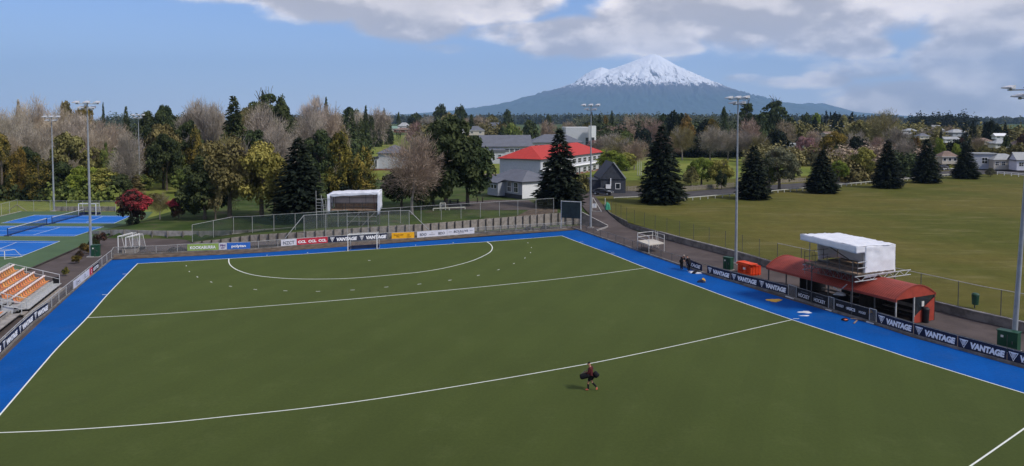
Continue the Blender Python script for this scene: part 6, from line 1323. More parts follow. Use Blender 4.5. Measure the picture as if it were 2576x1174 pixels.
# shrubs by the tennis courts
T('shrub', 331, 109, 481, 78, 'round bush with red flowers on top beside the tennis courts', 'leaf_wine', var=0, z=.6); T('shrub', 337, 108.6, 478, 74, 'mass of red flowers crowning the round bush', 'leaf_red', z=2.3, var=1, trunk=False, cat='flowers', name='red_blossom')
T('shrub', 334, 108, 545, 34, 'dark clipped bush at the foot of the red-topped bush', 'leaf_black', var=1, z=.3, name='shrub'); T('bare', 401, 112, 486, 52, 'small thin multi-stemmed tree between the two red shrubs', 'twig_olive', var=0); T('shrub', 390, 112.3, 486, 40, 'wispy olive foliage of the thin tree beside the red-topped bush', 'leaf_olive', var=0, z=3.0, name='shrub')
T('shrub', 449, 113, 501, 42, 'small bare-stemmed shrub with crimson flowers', 'leaf_wine', var=0, z=.8); T('shrub', 438, 112.4, 499, 34, 'bright crimson flower cluster at the left of the small shrub', 'leaf_red', var=1, z=2.6, trunk=False, cat='flowers', name='flower_cluster')
for i, (x, y, w, tp, m_, lb) in enumerate(((247, 622, 34, 586, 'leaf_wine', 'dark reddish bush behind the left light pole'), (232, 632, 30, 600, 'leaf_dark', 'dark low bush just left of the left corner light pole'), (210, 640, 28, 612, 'leaf_amber', 'amber bush at the path edge, nearest the light pole'), (196, 652, 20, 634, 'leaf_wine', 'small dark bush between the two amber ones on the path edge'), (187, 664, 24, 644, 'leaf_amber', 'amber bush at the path edge, farther from the light pole'), (160, 695, 16, 676, 'leaf_gold', 'sparse yellow-green bush beside the end rail of the orange stand'))):
    p = G(x, y); T('shrub', x, p.y, tp, w, lb, m_, z=0, name='shrub', cat='bush', var=i)
# wood beyond the tennis courts
front = [('flame', 6, 146, 337, 62, 'leaf_gold', 'dark gold-flecked evergreen at the left edge of the photo'), ('broad', 38, 150, 395, 66, 'leaf_gold', 'dark evergreen with golden sprays, second from the left edge'), ('flame', 50, 148, 372, 44, 'leaf_amber', 'amber-tipped conifer standing out among the dark left evergreens'), ('flame', 98, 146, 395, 66, 'leaf_gold', 'dark conifer with yellow tips just left of the far floodlight pole'),
         ('broad', 70, 158, 372, 70, 'leaf_dark', 'dark green tree filling the gap behind the amber-tipped conifer'), ('broad', 180, 155, 338, 96, 'leaf_olive', 'dense olive-brown tree between the two left light poles'), ('broad', 160, 148, 410, 70, 'leaf_dark', 'dark shrubby tree at the foot of the dense olive-brown tree'), ('broad', 213, 146, 420, 72, 'leaf_lime', 'bright yellow-green leafy shrub behind the nearest left light pole'), ('broad', 262, 147, 425, 88, 'leaf_yellow', 'sunlit green shrub right of the nearest left light pole'),
         ('column', 267, 160, 360, 32, 'leaf_green', 'narrow upright green conifer above the sunlit green shrub'), ('loose', 240, 165, 372, 64, 'leaf_olive', 'thin olive tree behind the narrow upright conifer'), ('bare', 318, 150, 335, 80, 'twig_grey', 'ragged grey tree with a pale trunk behind the red-topped bush'), ('spruce', 316, 152, 380, 74, 'leaf_olive', 'brownish layered cedar around the pale trunk'), ('broad', 300, 146, 440, 60, 'leaf_dark', 'dark bush at the foot of the pale trunk on the left'), ('broad', 352, 156, 440, 60, 'leaf_green', 'low green bush right of the third light pole'), ('loose', 372, 168, 400, 60, 'leaf_amber', 'orange-brown thin tree right of the third light pole'),
         ('broad', 412, 170, 315, 92, 'leaf_olive', 'tall brown-green tree on the crest of the left lawn'), ('broad', 420, 166, 340, 80, 'leaf_dark', 'dark tree with visible trunk at the top of the left lawn'), ('pine', 478, 174, 304, 66, 'leaf_dark', 'dark layered cedar with golden tips left of the tall spruce'), ('flame', 492, 172, 320, 44, 'leaf_gold', 'gold-flecked cedar branch mass beside the layered cedar'), ('broad', 462, 160, 425, 52, 'leaf_green', 'light green tree peeping left of the dark bushy evergreen'), ('spruce', 592, 178, 247, 82, 'leaf_dark', 'tall pointed spruce on the skyline above the budding trees'), ('broad', 540, 165, 360, 80, 'leaf_amber', 'amber shrubby tree behind the budding trees on the left')]
for k, x, d, tp, w, m_, lb in front: T(k, x, d, tp, w, lb, m_)
ords = ['first', 'second', 'third', 'fourth', 'fifth', 'sixth', 'seventh', 'eighth', 'ninth', 'tenth', 'eleventh', 'twelfth', 'thirteenth', 'fourteenth']
wood = [(-10, 205, 280, 110, 'bare tree cut by the left edge of the photo above the dark evergreens'), (38, 190, 284, 100, 'bare tree above the amber-tipped conifer at the left'), (62, 215, 268, 90, 'bare tree under the small leafless spire on the far left skyline'), (108, 205, 250, 96, 'tall domed bare tree, highest above the far left floodlight'),
        (85, 180, 318, 110, 'nearer bare tree just left of the far left floodlight pole'), (138, 186, 300, 100, 'bare tree directly behind the far left floodlight lamps'), (168, 210, 268, 84, 'bare tree just left of the olive-green round tree on the skyline'), (205, 190, 288, 100, 'bare tree directly behind the mast of the nearest left light pole'),
        (232, 180, 322, 90, 'bare tree just above the thin olive tree, right of the nearest left mast'), (262, 200, 300, 84, 'bare tree below the tiny spindly conifer on the left skyline'), (150, 172, 350, 90, 'low bare tree between the two left poles, above the olive-brown tree'), (28, 172, 340, 90, 'low bare tree just above the golden sprays at the left'),
        (302, 205, 318, 80, 'bare tree left of the ragged grey tree with a pale trunk'), (338, 190, 352, 84, 'bare tree directly behind the third light pole')]
for i, (x, d, tp, w, lb) in enumerate(wood): T('bare', x, d, tp, w, lb, ['twig_tan_sunlit', 'twig_sand_sunlit', 'twig_tan_sunlit'][i % 3], group='leafless wood beyond the tennis courts')
sky = [('broad', 175, 240, 259, 62, 'leaf_olive', 'olive-green round tree on the left skyline'), ('broad', 215, 236, 270, 60, 'leaf_amber', 'amber round tree on the skyline behind the nearest left light pole'), ('spruce', 53, 235, 255, 30, 'twig_tan_sunlit', 'small leafless spire on the far left skyline'), ('spruce', 265, 250, 262, 16, 'leaf_dark', 'tiny spindly conifer on the left skyline'), ('spruce', 322, 262, 271, 26, 'leaf_dark', 'small dark spire left of the far floodlight on the skyline'),
       ('broad', 378, 255, 283, 66, 'leaf_dark', 'dark domed tree on the skyline right of the third light pole'), ('broad', 418, 265, 268, 56, 'leaf_dark', 'highest dark dome on the skyline right of the third light pole'), ('broad', 408, 240, 290, 84, 'leaf_dark', 'dark tree mass beneath the skyline domes on the left'), ('broad', 455, 245, 296, 60, 'leaf_dark', 'dark low tree between the domes and the tall bare trees'),
       ('tall_bare', 505, 190, 254, 92, 'twig_sand_sunlit', 'tall pinkish bare tree left of the pointed spruce'), ('tall_bare', 545, 186, 262, 70, 'twig_sand_sunlit', 'tall grey bare tree touching the pointed spruce'), ('bare', 520, 196, 270, 110, 'twig_sand_sunlit', 'spreading bare tree behind the tall pinkish one'), ('bare', 640, 200, 268, 84, 'twig_olive', 'olive bare tree just right of the pointed spruce'), ('broad', 620, 215, 275, 70, 'leaf_olive', 'dull green tree on the skyline right of the pointed spruce'), ('broad', 640, 178, 330, 90, 'leaf_dark', 'dark undergrowth tree below the twisted bare tree'),
       ('pine', 668, 212, 238, 84, 'leaf_dark', 'dark flat-topped cedar, highest crown on the skyline'), ('spruce', 664, 214, 232, 20, 'leaf_dark', 'little spire poking above the flat-topped cedar'), ('bare', 672, 188, 262, 108, 'twig_sand_sunlit', 'twisted pale bare tree in front of the flat-topped cedar'), ('bare', 712, 176, 310, 84, 'twig_sand_sunlit', 'knotted pale bare tree above the large spruce tip'), ('flame', 712, 205, 243, 62, 'leaf_dark', 'dark pointed pine right of the flat-topped cedar'), ('broad', 712, 196, 270, 84, 'leaf_dark', 'dark dense tree under the dark pointed pine'), ('broad', 742, 200, 300, 60, 'leaf_dark', 'dark tree directly behind the tip of the large spruce'),
       ('tall_bare', 795, 205, 244, 90, 'twig_sand_sunlit', 'tall fan-shaped bare tree with upright branches on the skyline'), ('bare', 788, 190, 275, 96, 'twig_sand_sunlit', 'pinkish bare tree below the fan-shaped one'), ('bare', 845, 205, 280, 80, 'twig_tan_sunlit', 'brown bare tree right of the fan-shaped one'), ('spruce', 823, 225, 250, 30, 'leaf_dark', 'narrow dark spire beside the fan-shaped bare tree'), ('broad', 805, 186, 330, 90, 'leaf_dark', 'dark bush mass under the fan-shaped bare tree'), ('column', 757, 208, 298, 18, 'leaf_yellow', 'narrow yellow-green column above the large spruce tip'), ('broad', 790, 205, 300, 66, 'leaf_dark', 'dark tree left of the narrow skyline spire'), ('flame', 862, 205, 316, 46, 'leaf_gold', 'yellowish conifer above the tall golden-tipped one'),
       ('broad', 886, 420, 272, 50, 'leaf_dark', 'distant dark dome left of the conifer row'), ('farbare', 905, 400, 278, 60, 'twig_sand_sunlit', 'distant pinkish bare tree behind the conifer row, left one'), ('farbare', 955, 430, 272, 60, 'twig_sand_sunlit', 'distant pinkish bare tree behind the conifer row, right one')]
for k, x, d, tp, w, m_, lb in sky: T(k, x, d, tp, w, lb, m_)
for i, (x, d, tp, w) in enumerate(((888, 340, 286, 34), (908, 355, 300, 28), (922, 380, 268, 26), (934, 400, 292, 30), (950, 430, 290, 24), (968, 460, 275, 20), (980, 470, 296, 22), (1004, 600, 283, 14))):
    T('flame' if i % 2 else 'spruce', x, d, tp, w, f'dark conifer, {ords[i]} from the left in the row beside the distant sports field', 'leaf_dark', group='conifer row beside the distant sports field')
# trees round the school and the middle field
mid = [('farbroad', 1290, 440, 310, 46, 'leaf_green', 'rounded green tree above the left end of the grey roofs'), ('farbroad', 1338, 420, 303, 44, 'leaf_dark', 'dark green round tree above the grey roofs'), ('farbroad', 1265, 460, 318, 30, 'leaf_dark', 'dark shrubby tree beside the pyramid-roofed bungalow'), ('farbare', 1380, 440, 304, 54, 'twig_brown', 'brown bare tree above the grey roofs, left of the white hall'), ('farbare', 1432, 500, 305, 50, 'twig_brown', 'brown bare tree behind the white hall'), ('farbroad', 1472, 480, 310, 36, 'leaf_olive', 'olive tree behind the right part of the white hall'),
       ('flame', 1378, 700, 288, 22, 'leaf_dark', 'small dark pointed tree at the foot of the mountain, left'), ('spruce', 1507, 560, 288, 22, 'leaf_dark', 'dark conical tree right of the scoreboard light pole'), ('spruce', 1538, 570, 280, 20, 'leaf_dark', 'dark wine-coloured cone right of the conical tree'), ('farbroad', 1525, 540, 292, 20, 'leaf_amber', 'small amber tree between the two cones'), ('spruce', 1488, 600, 284, 14, 'leaf_dark', 'thin dark spire beside the scoreboard light pole lamps'),
       ('farbare', 1560, 430, 312, 84, 'twig_pink', 'wide mauve bare tree right of the white hall'), ('farbroad', 1520, 400, 325, 60, 'leaf_dark', 'dark hedge tree right of the white hall'), ('farbroad', 1575, 390, 330, 50, 'leaf_green', 'sunlit green tree right of the white hall'), ('farbare', 1600, 470, 288, 80, 'twig_brown', 'large brown bare tree left of the nearest field-edge conifer tip'), ('farbroad', 1615, 380, 325, 44, 'leaf_black', 'dark clump left of the nearest field-edge conifer tip'), ('farbare', 1640, 390, 300, 60, 'twig_pink', 'mauve bare tree behind the nearest field-edge conifer tip'),
       ('bare', 1535, 262, 335, 80, 'twig_grey', 'grey bare tree right of the red roof, upper'), ('bare', 1560, 245, 345, 90, 'twig_olive', 'broad brown bare tree right of the red roof'), ('bare', 1595, 235, 352, 70, 'twig_brown', 'low brown bare tree at the lawn edge right of the red roof'), ('loose', 1500, 270, 352, 60, 'leaf_pink', 'pale pinkish blossoming tree touching the red roof'), ('loose', 1540, 205, 380, 84, 'leaf_lime', 'lime green spring tree behind the gabled house'), ('loose', 1575, 230, 385, 56, 'leaf_yellow', 'yellow-green tree left of the slim timber poles'), ('loose', 1515, 235, 378, 50, 'leaf_lime', 'lime tree at the right end of the red-roofed school'),
       ('farbroad', 1700, 400, 282, 56, 'leaf_black', 'very dark rounded tree right of the nearest conifer tip'), ('farbroad', 1668, 420, 288, 50, 'leaf_dark', 'dark green tree behind the nearest conifer tip'), ('flame', 1725, 380, 288, 42, 'leaf_amber', 'glowing amber conifer in the middle distance'), ('flame', 1790, 370, 300, 50, 'leaf_amber', 'second amber conifer, left of the second light pole'), ('farbroad', 1768, 390, 302, 54, 'leaf_black', 'dark tree between the two amber conifers'), ('flame', 1819, 420, 270, 24, 'leaf_dark', 'twin-tipped dark conifer left of the second light pole lamps'),
       ('bare', 1715, 290, 318, 62, 'twig_olive', 'olive bare tree standing at the far edge of the middle field'), ('bare', 1785, 288, 318, 66, 'twig_grey', 'grey bare tree at the far edge of the middle field, left of the light pole'), ('bare', 1830, 282, 325, 50, 'twig_grey', 'small grey bare tree just left of the second light pole'), ('farbroad', 1750, 310, 340, 90, 'leaf_black', 'dark hedge tree behind the bare trees of the middle field'), ('bare', 1690, 300, 345, 60, 'twig_pink', 'mauve bare shrub tree right of the nearest conifer'),
       ('farbare', 1880, 380, 298, 56, 'twig_pink', 'round mauve bare tree right of the second light pole'), ('pine', 1874, 430, 258, 44, 'leaf_dark', 'umbrella pine right of the second light pole lamps'), ('pine', 1947, 440, 255, 62, 'leaf_dark', 'big spreading pine, tallest on the right skyline'), ('farbroad', 1947, 430, 276, 50, 'leaf_dark', 'dark foliage under the big spreading pine'), ('farbroad', 1908, 400, 284, 46, 'leaf_dark', 'dark tree between the two skyline pines'), ('farbroad', 1975, 420, 296, 50, 'leaf_dark', 'dark tree at the right foot of the big spreading pine'),
       ('farbroad', 1957, 285, 328, 62, 'leaf_black', 'large black-green tree behind the pale leafy tree'), ('bare', 1875, 280, 330, 60, 'twig_grey', 'grey bare tree behind the conifer right of the light pole'), ('bare', 1910, 276, 338, 52, 'twig_olive', 'dull bare tree left of the large black-green tree'), ('farbroad', 1860, 300, 350, 60, 'leaf_black', 'dark bush right behind the second light pole'), ('farbare', 1975, 380, 303, 60, 'twig_brown', 'rounded tan bare tree right of the big spreading pine'), ('farbroad', 2000, 400, 310, 50, 'leaf_olive', 'dull olive tree above the long low white building'),
       ('loose', 1960, 158, 372, 96, 'leaf_pale', 'pale leafy tree behind the picket fence, right of the light pole'), ('loose', 1935, 160, 395, 60, 'leaf_green', 'green lower half of a leafy tree beside the pale one'), ('loose', 2022, 262, 345, 52, 'leaf_pink', 'pink blossom tree in front of the long low white building'), ('bare', 2042, 270, 330, 60, 'twig_pink', 'pinkish bare tree above the blossom'), ('loose', 1764, 168, 398, 62, 'leaf_lime', 'lime green tree left of the second light pole, left half'), ('loose', 1812, 166, 402, 64, 'leaf_yellow', 'yellow-green tree just left of the second light pole'), ('shrub', 1738, 166, 420, 40, 'leaf_olive', 'thin olive shrub beside the long seats left of the lime tree'), ('shrub', 1815, 160, 430, 30, 'leaf_dark', 'dark bush under the yellow-green tree at the picket fence'),
       ('farbroad', 2045, 460, 295, 20, 'leaf_black', 'small dark round tree above the pink blossom'), ('column', 2064, 450, 300, 13, 'leaf_black', 'narrow dark column tree beside the small white house'), ('column', 2075, 620, 280, 16, 'leaf_black', 'left poplar of the skyline clump'), ('column', 2086, 620, 283, 14, 'leaf_black', 'middle poplar of the skyline clump'), ('farbroad', 2100, 610, 284, 28, 'leaf_black', 'dark tree at the right of the skyline poplars'), ('farbroad', 2022, 560, 286, 30, 'leaf_dark', 'dark flat tree left of the skyline poplars'), ('farbroad', 2052, 600, 285, 30, 'leaf_lime', 'pale green willow between the flat tree and the poplars'), ('farbroad', 2120, 580, 290, 34, 'leaf_olive', 'pale olive tree right of the skyline poplars'), ('column', 2138, 500, 283, 22, 'leaf_black', 'tall dark blocky tree right of the wide pale roof'),
       ('farbroad', 2097, 480, 302, 18, 'leaf_black', 'left small dark tree above the wide pale roof'), ('farbroad', 2111, 480, 304, 18, 'leaf_black', 'right small dark tree above the wide pale roof'), ('loose', 2096, 250, 332, 60, 'leaf_amber', 'golden brown tree behind the third field-edge conifer'), ('farbroad', 2163, 245, 345, 58, 'leaf_black', 'dark rounded tree between the third and fourth field-edge conifers'), ('farbroad', 2110, 240, 362, 50, 'leaf_dark', 'dark bush right of the third field-edge conifer'), ('farbare', 2150, 300, 330, 60, 'twig_grey', 'grey bare mass above the dark rounded tree'), ('loose', 2170, 182, 372, 62, 'leaf_yellow', 'yellow-green shrubby tree left of the fourth field-edge conifer'), ('loose', 2110, 178, 405, 44, 'leaf_lime', 'low yellow-green bush right of the third field-edge conifer'), ('bare', 2140, 200, 385, 60, 'twig_brown', 'brown bare shrub behind the picket fence between two conifers'),
       ('bare', 2226, 330, 278, 84, 'twig_olive', 'large bare tree crowning the skyline behind the fourth conifer'), ('farbare', 2180, 380, 296, 84, 'twig_olive', 'olive bare tree left of the large skyline bare tree'), ('farbroad', 2165, 350, 305, 70, 'leaf_olive', 'olive tree below the large skyline bare tree'), ('farbare', 2250, 320, 320, 60, 'twig_grey', 'grey bare tree just right of the fourth conifer tip'), ('bare', 2205, 235, 345, 50, 'twig_pink', 'mauve bare tree touching the left side of the fourth conifer'), ('bare', 2272, 215, 350, 60, 'twig_grey', 'grey bare tree between the fourth and fifth conifers'), ('farbroad', 2285, 240, 385, 50, 'leaf_dark', 'dark bush between the fourth and fifth conifers'),
       ('loose', 2303, 240, 345, 24, 'leaf_amber', 'small rusty tree at the left of the fifth conifer'), ('loose', 2359, 250, 348, 28, 'leaf_lime', 'yellow-green tree right of the fifth conifer'), ('spruce', 2363, 300, 328, 16, 'leaf_black', 'small dark spire above the yellow-green tree on the right'), ('farbroad', 2392, 260, 352, 44, 'leaf_black', 'dark hedge above the brown-roofed house'), ('farbroad', 2430, 262, 356, 40, 'leaf_black', 'dark hedge behind the last conifer'), ('loose', 2402, 238, 362, 26, 'leaf_lime', 'small lime bush on the roofline of the brown-roofed house'),
       ('column', 2424, 360, 308, 20, 'leaf_black', 'left dark cypress among the right houses'), ('column', 2442, 365, 306, 20, 'leaf_black', 'right dark cypress above the last conifer'), ('farbroad', 2484, 370, 303, 36, 'leaf_black', 'big dark blue-green tree right of the cypresses'), ('farbroad', 2500, 372, 315, 28, 'leaf_black', 'dark tree at the right shoulder of the big blue-green one'), ('spruce', 2524, 380, 310, 22, 'leaf_black', 'dark cone near the right edge above the white-roofed house'), ('farbroad', 2556, 430, 316, 20, 'leaf_dark', 'small dark dome near the right edge skyline'), ('farbroad', 2578, 420, 312, 18, 'leaf_black', 'dark tree cut by the right edge below the skyline'),
       ('farbare', 2390, 420, 318, 44, 'twig_brown', 'brown bare tree above the broad grey roof'), ('farbare', 2340, 400, 318, 50, 'twig_grey', 'grey bare tree left of the small white house on the right'), ('farbroad', 2414, 300, 348, 26, 'leaf_wine', 'reddish-brown tree left of the cypresses'), ('farbroad', 2530, 290, 340, 24, 'leaf_dark', 'dark round tree right of the white-roofed house'), ('farbroad', 2570, 300, 338, 30, 'leaf_wine', 'dark reddish tree at the right edge'), ('farbare', 2450, 260, 360, 40, 'twig_olive', 'olive bare tree right of the last conifer'), ('farbroad', 2475, 250, 366, 44, 'leaf_olive', 'olive garden tree behind the plain grey house'), ('farbroad', 2510, 250, 370, 46, 'leaf_olive', 'olive-green garden tree behind the cream bungalow'), ('farbroad', 2552, 248, 360, 44, 'leaf_olive', 'taller garden tree at the right end of the cream bungalow'), ('farbare', 2460, 310, 345, 40, 'twig_brown', 'brown bare tree between the right-hand grey roofs'), ('shrub', 2490, 196, 423, 24, 'leaf_pale', 'low pale flax-like bush at the edge of the field by the street')]
for k, x, d, tp, w, m_, lb in mid: T(k, x, d, tp, w, lb, m_, cat='bush' if k == 'shrub' else 'tree', name='shrub' if k == 'shrub' else None)
dist = [('farbroad', 1105, 720, 263, 40, 'leaf_dark', 'distant spreading dark tree on the skyline above the huge round-headed tree'), ('farbroad', 1158, 760, 266, 34, 'leaf_dark', 'distant dark tree on the skyline right of the spreading one'), ('farbroad', 1278, 820, 276, 26, 'leaf_dark', 'distant round tree at the left foot of the mountain'), ('farbroad', 1135, 640, 285, 50, 'leaf_olive', 'distant olive tree below the skyline trees'), ('farbare', 1075, 620, 290, 50, 'twig_grey', 'distant grey bare tree left of the skyline trees'), ('farbroad', 1045, 760, 286, 44, 'leaf_dark', 'distant dark tree right of the white two-storey house'), ('farbare', 1200, 640, 292, 60, 'twig_brown', 'distant brown bare tree above the pyramid roof'), ('spruce', 1186, 520, 290, 26, 'leaf_dark', 'distant dark cone left of the pyramid roof'), ('farbroad', 1235, 700, 290, 50, 'leaf_olive', 'distant olive tree over the dark blue-grey house'), ('farbare', 1045, 480, 305, 40, 'leaf_pink', 'pink flowering bare tree beside the low brick house')]
for k, x, d, tp, w, m_, lb in dist: T(k, x, d, tp, w, lb, m_)
# rows of farm trees and shelter belts that read as one mass towards the horizon
def belt(name, x0, x1, d, tp, jit, label, m, seed, dd=60, n=None, leaf=None):
    rg = np.random.default_rng(seed); n = n or int(abs(x1-x0)/9)+3; Cs, Ds = [], []
    for i in range(n):
        x = x0+(x1-x0)*(i+rg.uniform(-.5, .5))/n; dp = d+rg.uniform(-dd, dd); p = AT(x, dp); Ht = max(4, ZAT(tp+rg.uniform(-jit, jit), dp)); w = max(4., Ht*rg.uniform(.4, .8)); k = 420
        dr = unit(rg.normal(0, 1, (k, 3))); dr[:, 2] = np.abs(dr[:, 2]); q = rg.uniform(.75, 1.05, (k, 1))*(1+.25*np.sin(dr[:, :1]*7+i)*np.cos(dr[:, 1:2]*6)); C = dr*q*np.array([w, w, Ht*.98])+np.array([p.x, p.y, 0]); Cs.append(C); Ds.append(dr)
    C, D = np.concatenate(Cs), np.concatenate(Ds); V_, F = leaves(C, D, leaf or max(1.3, d/420), rg, .8, .5); o = bpy.data.objects.new(name, mesh_np(name, V_, F, m)); col.objects.link(o); tag(o, label, 'woodland', None, 'stuff')
B = belt
B('far_woodland', 850, 1300, 2600, 292, 3, 'far hazy tree belts across the plain left of the mountain', 'leaf_far_dark', 1, 250, 60)
B('far_woodland', 1250, 1900, 2400, 291, 3.5, 'far hazy tree belts at the foot of the mountain', 'leaf_far_dark', 2, 250, 80)
B('far_woodland', 1450, 1900, 1100, 293, 5, 'mixed tree belts below the mountain, centre right', 'leaf_far', 3, 120, 60)
B('far_woodland', 1850, 2250, 2200, 292, 3, 'far tree belts below the right slope of the mountain', 'leaf_far_dark', 4, 250, 50)
B('far_woodland', 2200, 2700, 2600, 297, 2.5, 'far dark tree line on the right horizon', 'leaf_far_dark', 5, 400, 70)
B('far_woodland', 2300, 2440, 900, 291, 7, 'dark pine belt on the right skyline behind the houses', 'leaf_black', 6, 60, 24)
B('far_woodland', 270, 500, 900, 291, 3, 'far dark trees on the left horizon behind the skyline domes', 'leaf_far_dark', 7, 120, 30)
B('far_woodland', 600, 900, 1000, 289, 3, 'far dark trees on the horizon behind the fan-shaped bare tree', 'leaf_far_dark', 8, 120, 36)
B('woodland', 1880, 2330, 520, 312, 7, 'mixed garden trees filling the middle distance on the right', 'leaf_olive', 9, 90, 46, 1.6)
B('woodland', 2300, 2620, 470, 322, 7, 'mixed garden trees between the right-hand houses', 'leaf_olive', 10, 90, 40, 1.5)
B('woodland', 1480, 1900, 480, 312, 7, 'mixed trees behind the middle playing field', 'leaf_dark', 11, 60, 46, 1.5)
B('woodland', -60, 560, 260, 330, 12, 'dark undergrowth filling the wood beyond the tennis courts', 'leaf_dark', 12, 25, 60, 1.1)
B('woodland', 560, 880, 235, 330, 10, 'dark undergrowth of the wood behind the large spruce', 'leaf_dark', 13, 20, 36, 1.0)
B('woodland', 1640, 2060, 318, 362, 6, 'dark hedge along the far edge of the middle playing field', 'leaf_black', 14, 8, 60, 1.0)
B('woodland', 2060, 2380, 285, 372, 10, 'brushwood behind the field-edge conifers on the right', 'twig_brown', 15, 30, 40, 1.0)
B('woodland', -80, 150, 152, 470, 12, 'ground bushes behind the tennis court fence on the left', 'leaf_dark', 16, 6, 30, .7)
B('woodland', 150, 300, 150, 482, 8, 'low green bushes behind the middle of the court fence', 'leaf_green', 17, 5, 18, .6)
B('woodland', 1040, 1300, 520, 318, 6, 'mixed trees round the distant bungalows on the left', 'leaf_olive', 18, 60, 34, 1.6)
B('woodland', 270, 570, 192, 392, 14, 'green undergrowth along the crest of the left lawn', 'leaf_green', 23, 8, 34, .8)
B('woodland', 555, 720, 160, 440, 12, 'dark green bushes behind the budding trees on the bank', 'leaf_dark', 24, 6, 22, .7)
B('woodland', 2082, 2190, 186, 398, 10, 'scrubby olive bushes behind the picket fence, left of the fourth conifer', 'leaf_olive', 20, 6, 16, .7)
B('woodland', 2240, 2310, 200, 388, 8, 'dark scrub between the fourth and fifth conifers', 'leaf_dark', 21, 6, 10, .7)
B('woodland', 2110, 2320, 225, 372, 8, 'brown scrub behind the field-edge conifers', 'twig_brown', 22, 8, 26, .8)
B('woodland', 1890, 2060, 255, 372, 8, 'brown scrub behind the pale leafy tree', 'twig_olive', 23, 8, 16, .8)
B('woodland', 2360, 2620, 262, 390, 7, 'garden shrubs behind the nearest row of houses on the right', 'leaf_olive', 19, 12, 36, .9)
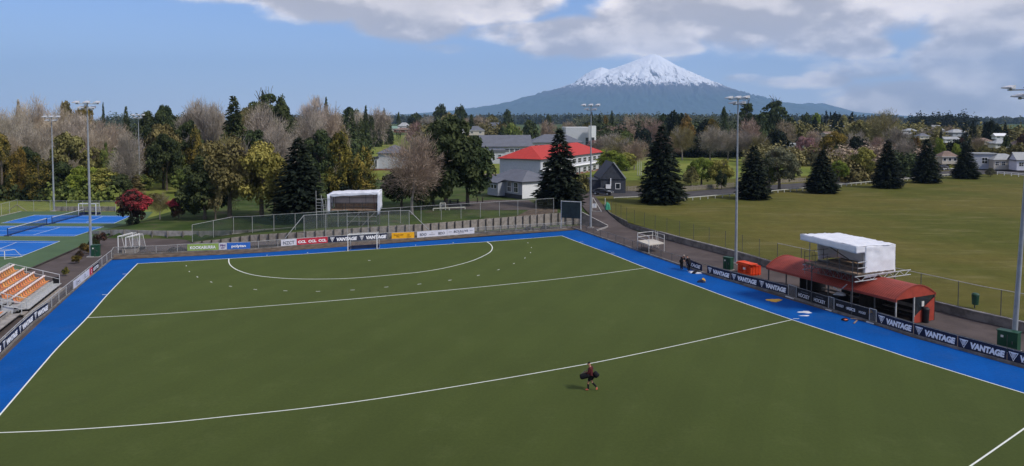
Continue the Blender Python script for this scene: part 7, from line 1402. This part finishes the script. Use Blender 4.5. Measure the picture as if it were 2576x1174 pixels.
# ---------------------------------------------------------------- volcano
def mountain():
    D = 20000.; px = lambda x: (x-PX)/FV*D; pz = lambda y: ZAT(y, D)
    SX = [900, 1000, 1130, 1180, 1250, 1330, 1410, 1440, 1465, 1490, 1510, 1530, 1550, 1575, 1600, 1618, 1632, 1655, 1675, 1700, 1730, 1760, 1800, 1850, 1900, 1950, 2050, 2180, 2300]
    SY = [296, 291, 281, 275, 266, 247, 222, 211, 202, 192, 184, 177, 170, 161, 151, 143, 138, 140, 152, 168, 183, 198, 216, 238, 252, 264, 280, 292, 297]
    xs = np.array([px(x) for x in SX]); zs = np.array([max(0., pz(y)) for y in SY])
    RX = [1830, 1900, 1935, 1955, 1975, 1992, 2010, 2035, 2055, 2072, 2085, 2100, 2125, 2150, 2180, 2230, 2260]; RY = [300, 262, 256, 258, 264, 259, 263, 262, 258, 263, 259, 264, 270, 279, 288, 296, 301]
    rx = np.array([px(x) for x in RX]); rz = np.array([max(0., pz(y)) for y in RY]); x0 = px(1643); N, K = 560, 130; X = np.linspace(px(860), px(2320), N); vs = []
    for j in range(K):
        dy = -5200+ (j/(K-1))**1.0*8200
        for x in X:
            dx = x-x0; r = math.hypot(dx, dy*1.0); sgn = dx/(r+1e-6)
            zl = float(np.interp(x0-r, xs, zs)); zr = float(np.interp(x0+r, xs, zs)); f = .5+.5*sgn; z = zl*(1-f)+zr*f
            if dx < 0:   # secondary cone on the left shoulder: keep the silhouette only near the centre line
                zc = float(np.interp(x0-r, [xs[0], xs[7], xs[12], x0], [zs[0], zs[7]*.98, zs[11], zs[16]])); g = math.exp(-(dy/900)**2) if abs(dx+px(1643)-px(1510)) < 600 else 1; z = z if abs(dy) < 500 else z
            rc = math.sqrt((x-px(1508))**2+(dy+250)**2+180**2)-180; z = max(z, pz(173)-rc*.62-(.00018*rc*rc)) ; a = math.atan2(dx, dy); h = min(1, r/2600)*smooth((z-120)/500); gl = abs(noise.noise(Vector((a*8+1.3*noise.noise(Vector((a*2.5, r*.0011, 20))), r*.0009, 3))))*1.0+.55*abs(noise.noise(Vector((a*21+1.5*noise.noise(Vector((a*6, r*.002, 30))), r*.0016, 8))))+.3*noise.noise(Vector((a*50, r*.005, 1)))
            z -= (gl-.25)*210*h*(1-.93*math.exp(-(dy/350)**2)); z += 14*noise.noise(Vector((x*.004, dy*.004, 0)))*h
            q = float(np.interp(x, rx, rz))*math.exp(-((dy-600)/1500)**2); z = max(z, q)*smooth((dy+5200)/3200)
            yy = D+dy; vs.append((x*yy/D if False else x, yy, max(-5, z)))
    fs = [(j*N+i, j*N+i+1, (j+1)*N+i+1, (j+1)*N+i) for j in range(K-1) for i in range(N-1)]
    m = bpy.data.materials.new('volcano'); m.use_nodes = True; nt = m.node_tree; p = nt.nodes['Principled BSDF']; p.inputs['Roughness'].default_value = .9; p.inputs['Specular IOR Level'].default_value = .05; M['volcano'] = m
    g = nd(nt, 'ShaderNodeNewGeometry'); s = nd(nt, 'ShaderNodeSeparateXYZ'); nt.links.new(g.outputs['Position'], s.inputs[0]); n = nd(nt, 'ShaderNodeTexNoise'); n.inputs['Scale'].default_value = .005; n.inputs['Detail'].default_value = 8; n.inputs['Roughness'].default_value = .65; nt.links.new(g.outputs['Position'], n.inputs['Vector'])
    # rock ribs: streaks stretched down the slope
    vm = nd(nt, 'ShaderNodeVectorMath', operation='MULTIPLY'); vm.inputs[1].default_value = (.009, .0012, .0013); nt.links.new(g.outputs['Position'], vm.inputs[0]); n2 = nd(nt, 'ShaderNodeTexNoise'); n2.inputs['Scale'].default_value = 1.; n2.inputs['Detail'].default_value = 7; n2.inputs['Roughness'].default_value = .7; n2.inputs['Distortion'].default_value = .7; nt.links.new(vm.outputs[0], n2.inputs['Vector'])
    zz = mth(nt, 'ADD', s.outputs[2], mth(nt, 'MULTIPLY', mth(nt, 'SUBTRACT', n2.outputs['Fac'], .5), 900)); zz = mth(nt, 'ADD', zz, mth(nt, 'MULTIPLY', mth(nt, 'SUBTRACT', n.outputs['Fac'], .5), 420)); sn = ramp(nt, zz, 890, 940); rb = mth(nt, 'MULTIPLY', ramp(nt, n2.outputs['Fac'], .57, .61), mth(nt, 'SUBTRACT', 1.0, ramp(nt, s.outputs[2], 1150, 1650))); rb2 = mth(nt, 'MULTIPLY', ramp(nt, n.outputs['Fac'], .57, .61), mth(nt, 'SUBTRACT', 1.0, ramp(nt, s.outputs[2], 1000, 1350))); sn = mth(nt, 'MULTIPLY', sn, mth(nt, 'SUBTRACT', 1.0, mth(nt, 'MAXIMUM', rb, rb2)))
    rock = mixc(nt, ramp(nt, s.outputs[2], 500, 900), (.03, .055, .05), (.07, .055, .06)); nt.links.new(mixc(nt, sn, rock, (.93, .93, .94)), p.inputs['Base Color'])
    o = MB().add(vs, fs).build('mountain', 'volcano', smooth_=True); tag(o, None, None, None, 'structure')
mountain()
# ---------------------------------------------------------------- air
def haze():
    o = MB().box((0, 11000, 1199), (52000, 34000, 2402)).build('haze', None) if False else None
    me = MB().box((0, 10000, 1150), (44000, 36000, 2310))
    m = bpy.data.materials.new('haze_air'); m.use_nodes = True; nt = m.node_tree; nt.nodes.clear(); out = nd(nt, 'ShaderNodeOutputMaterial'); v = nd(nt, 'ShaderNodeVolumePrincipled')
    v.inputs['Color'].default_value = (.42, .65, 1, 1); v.inputs['Density'].default_value = HAZE; v.inputs['Anisotropy'].default_value = .0; nt.links.new(v.outputs[0], out.inputs['Volume']); M['haze_air'] = m
    o = me.build('haze', 'haze_air'); tag(o, 'thin blue air haze over the whole plain', 'haze', None, 'stuff')
HAZE = 4.9e-5
haze()
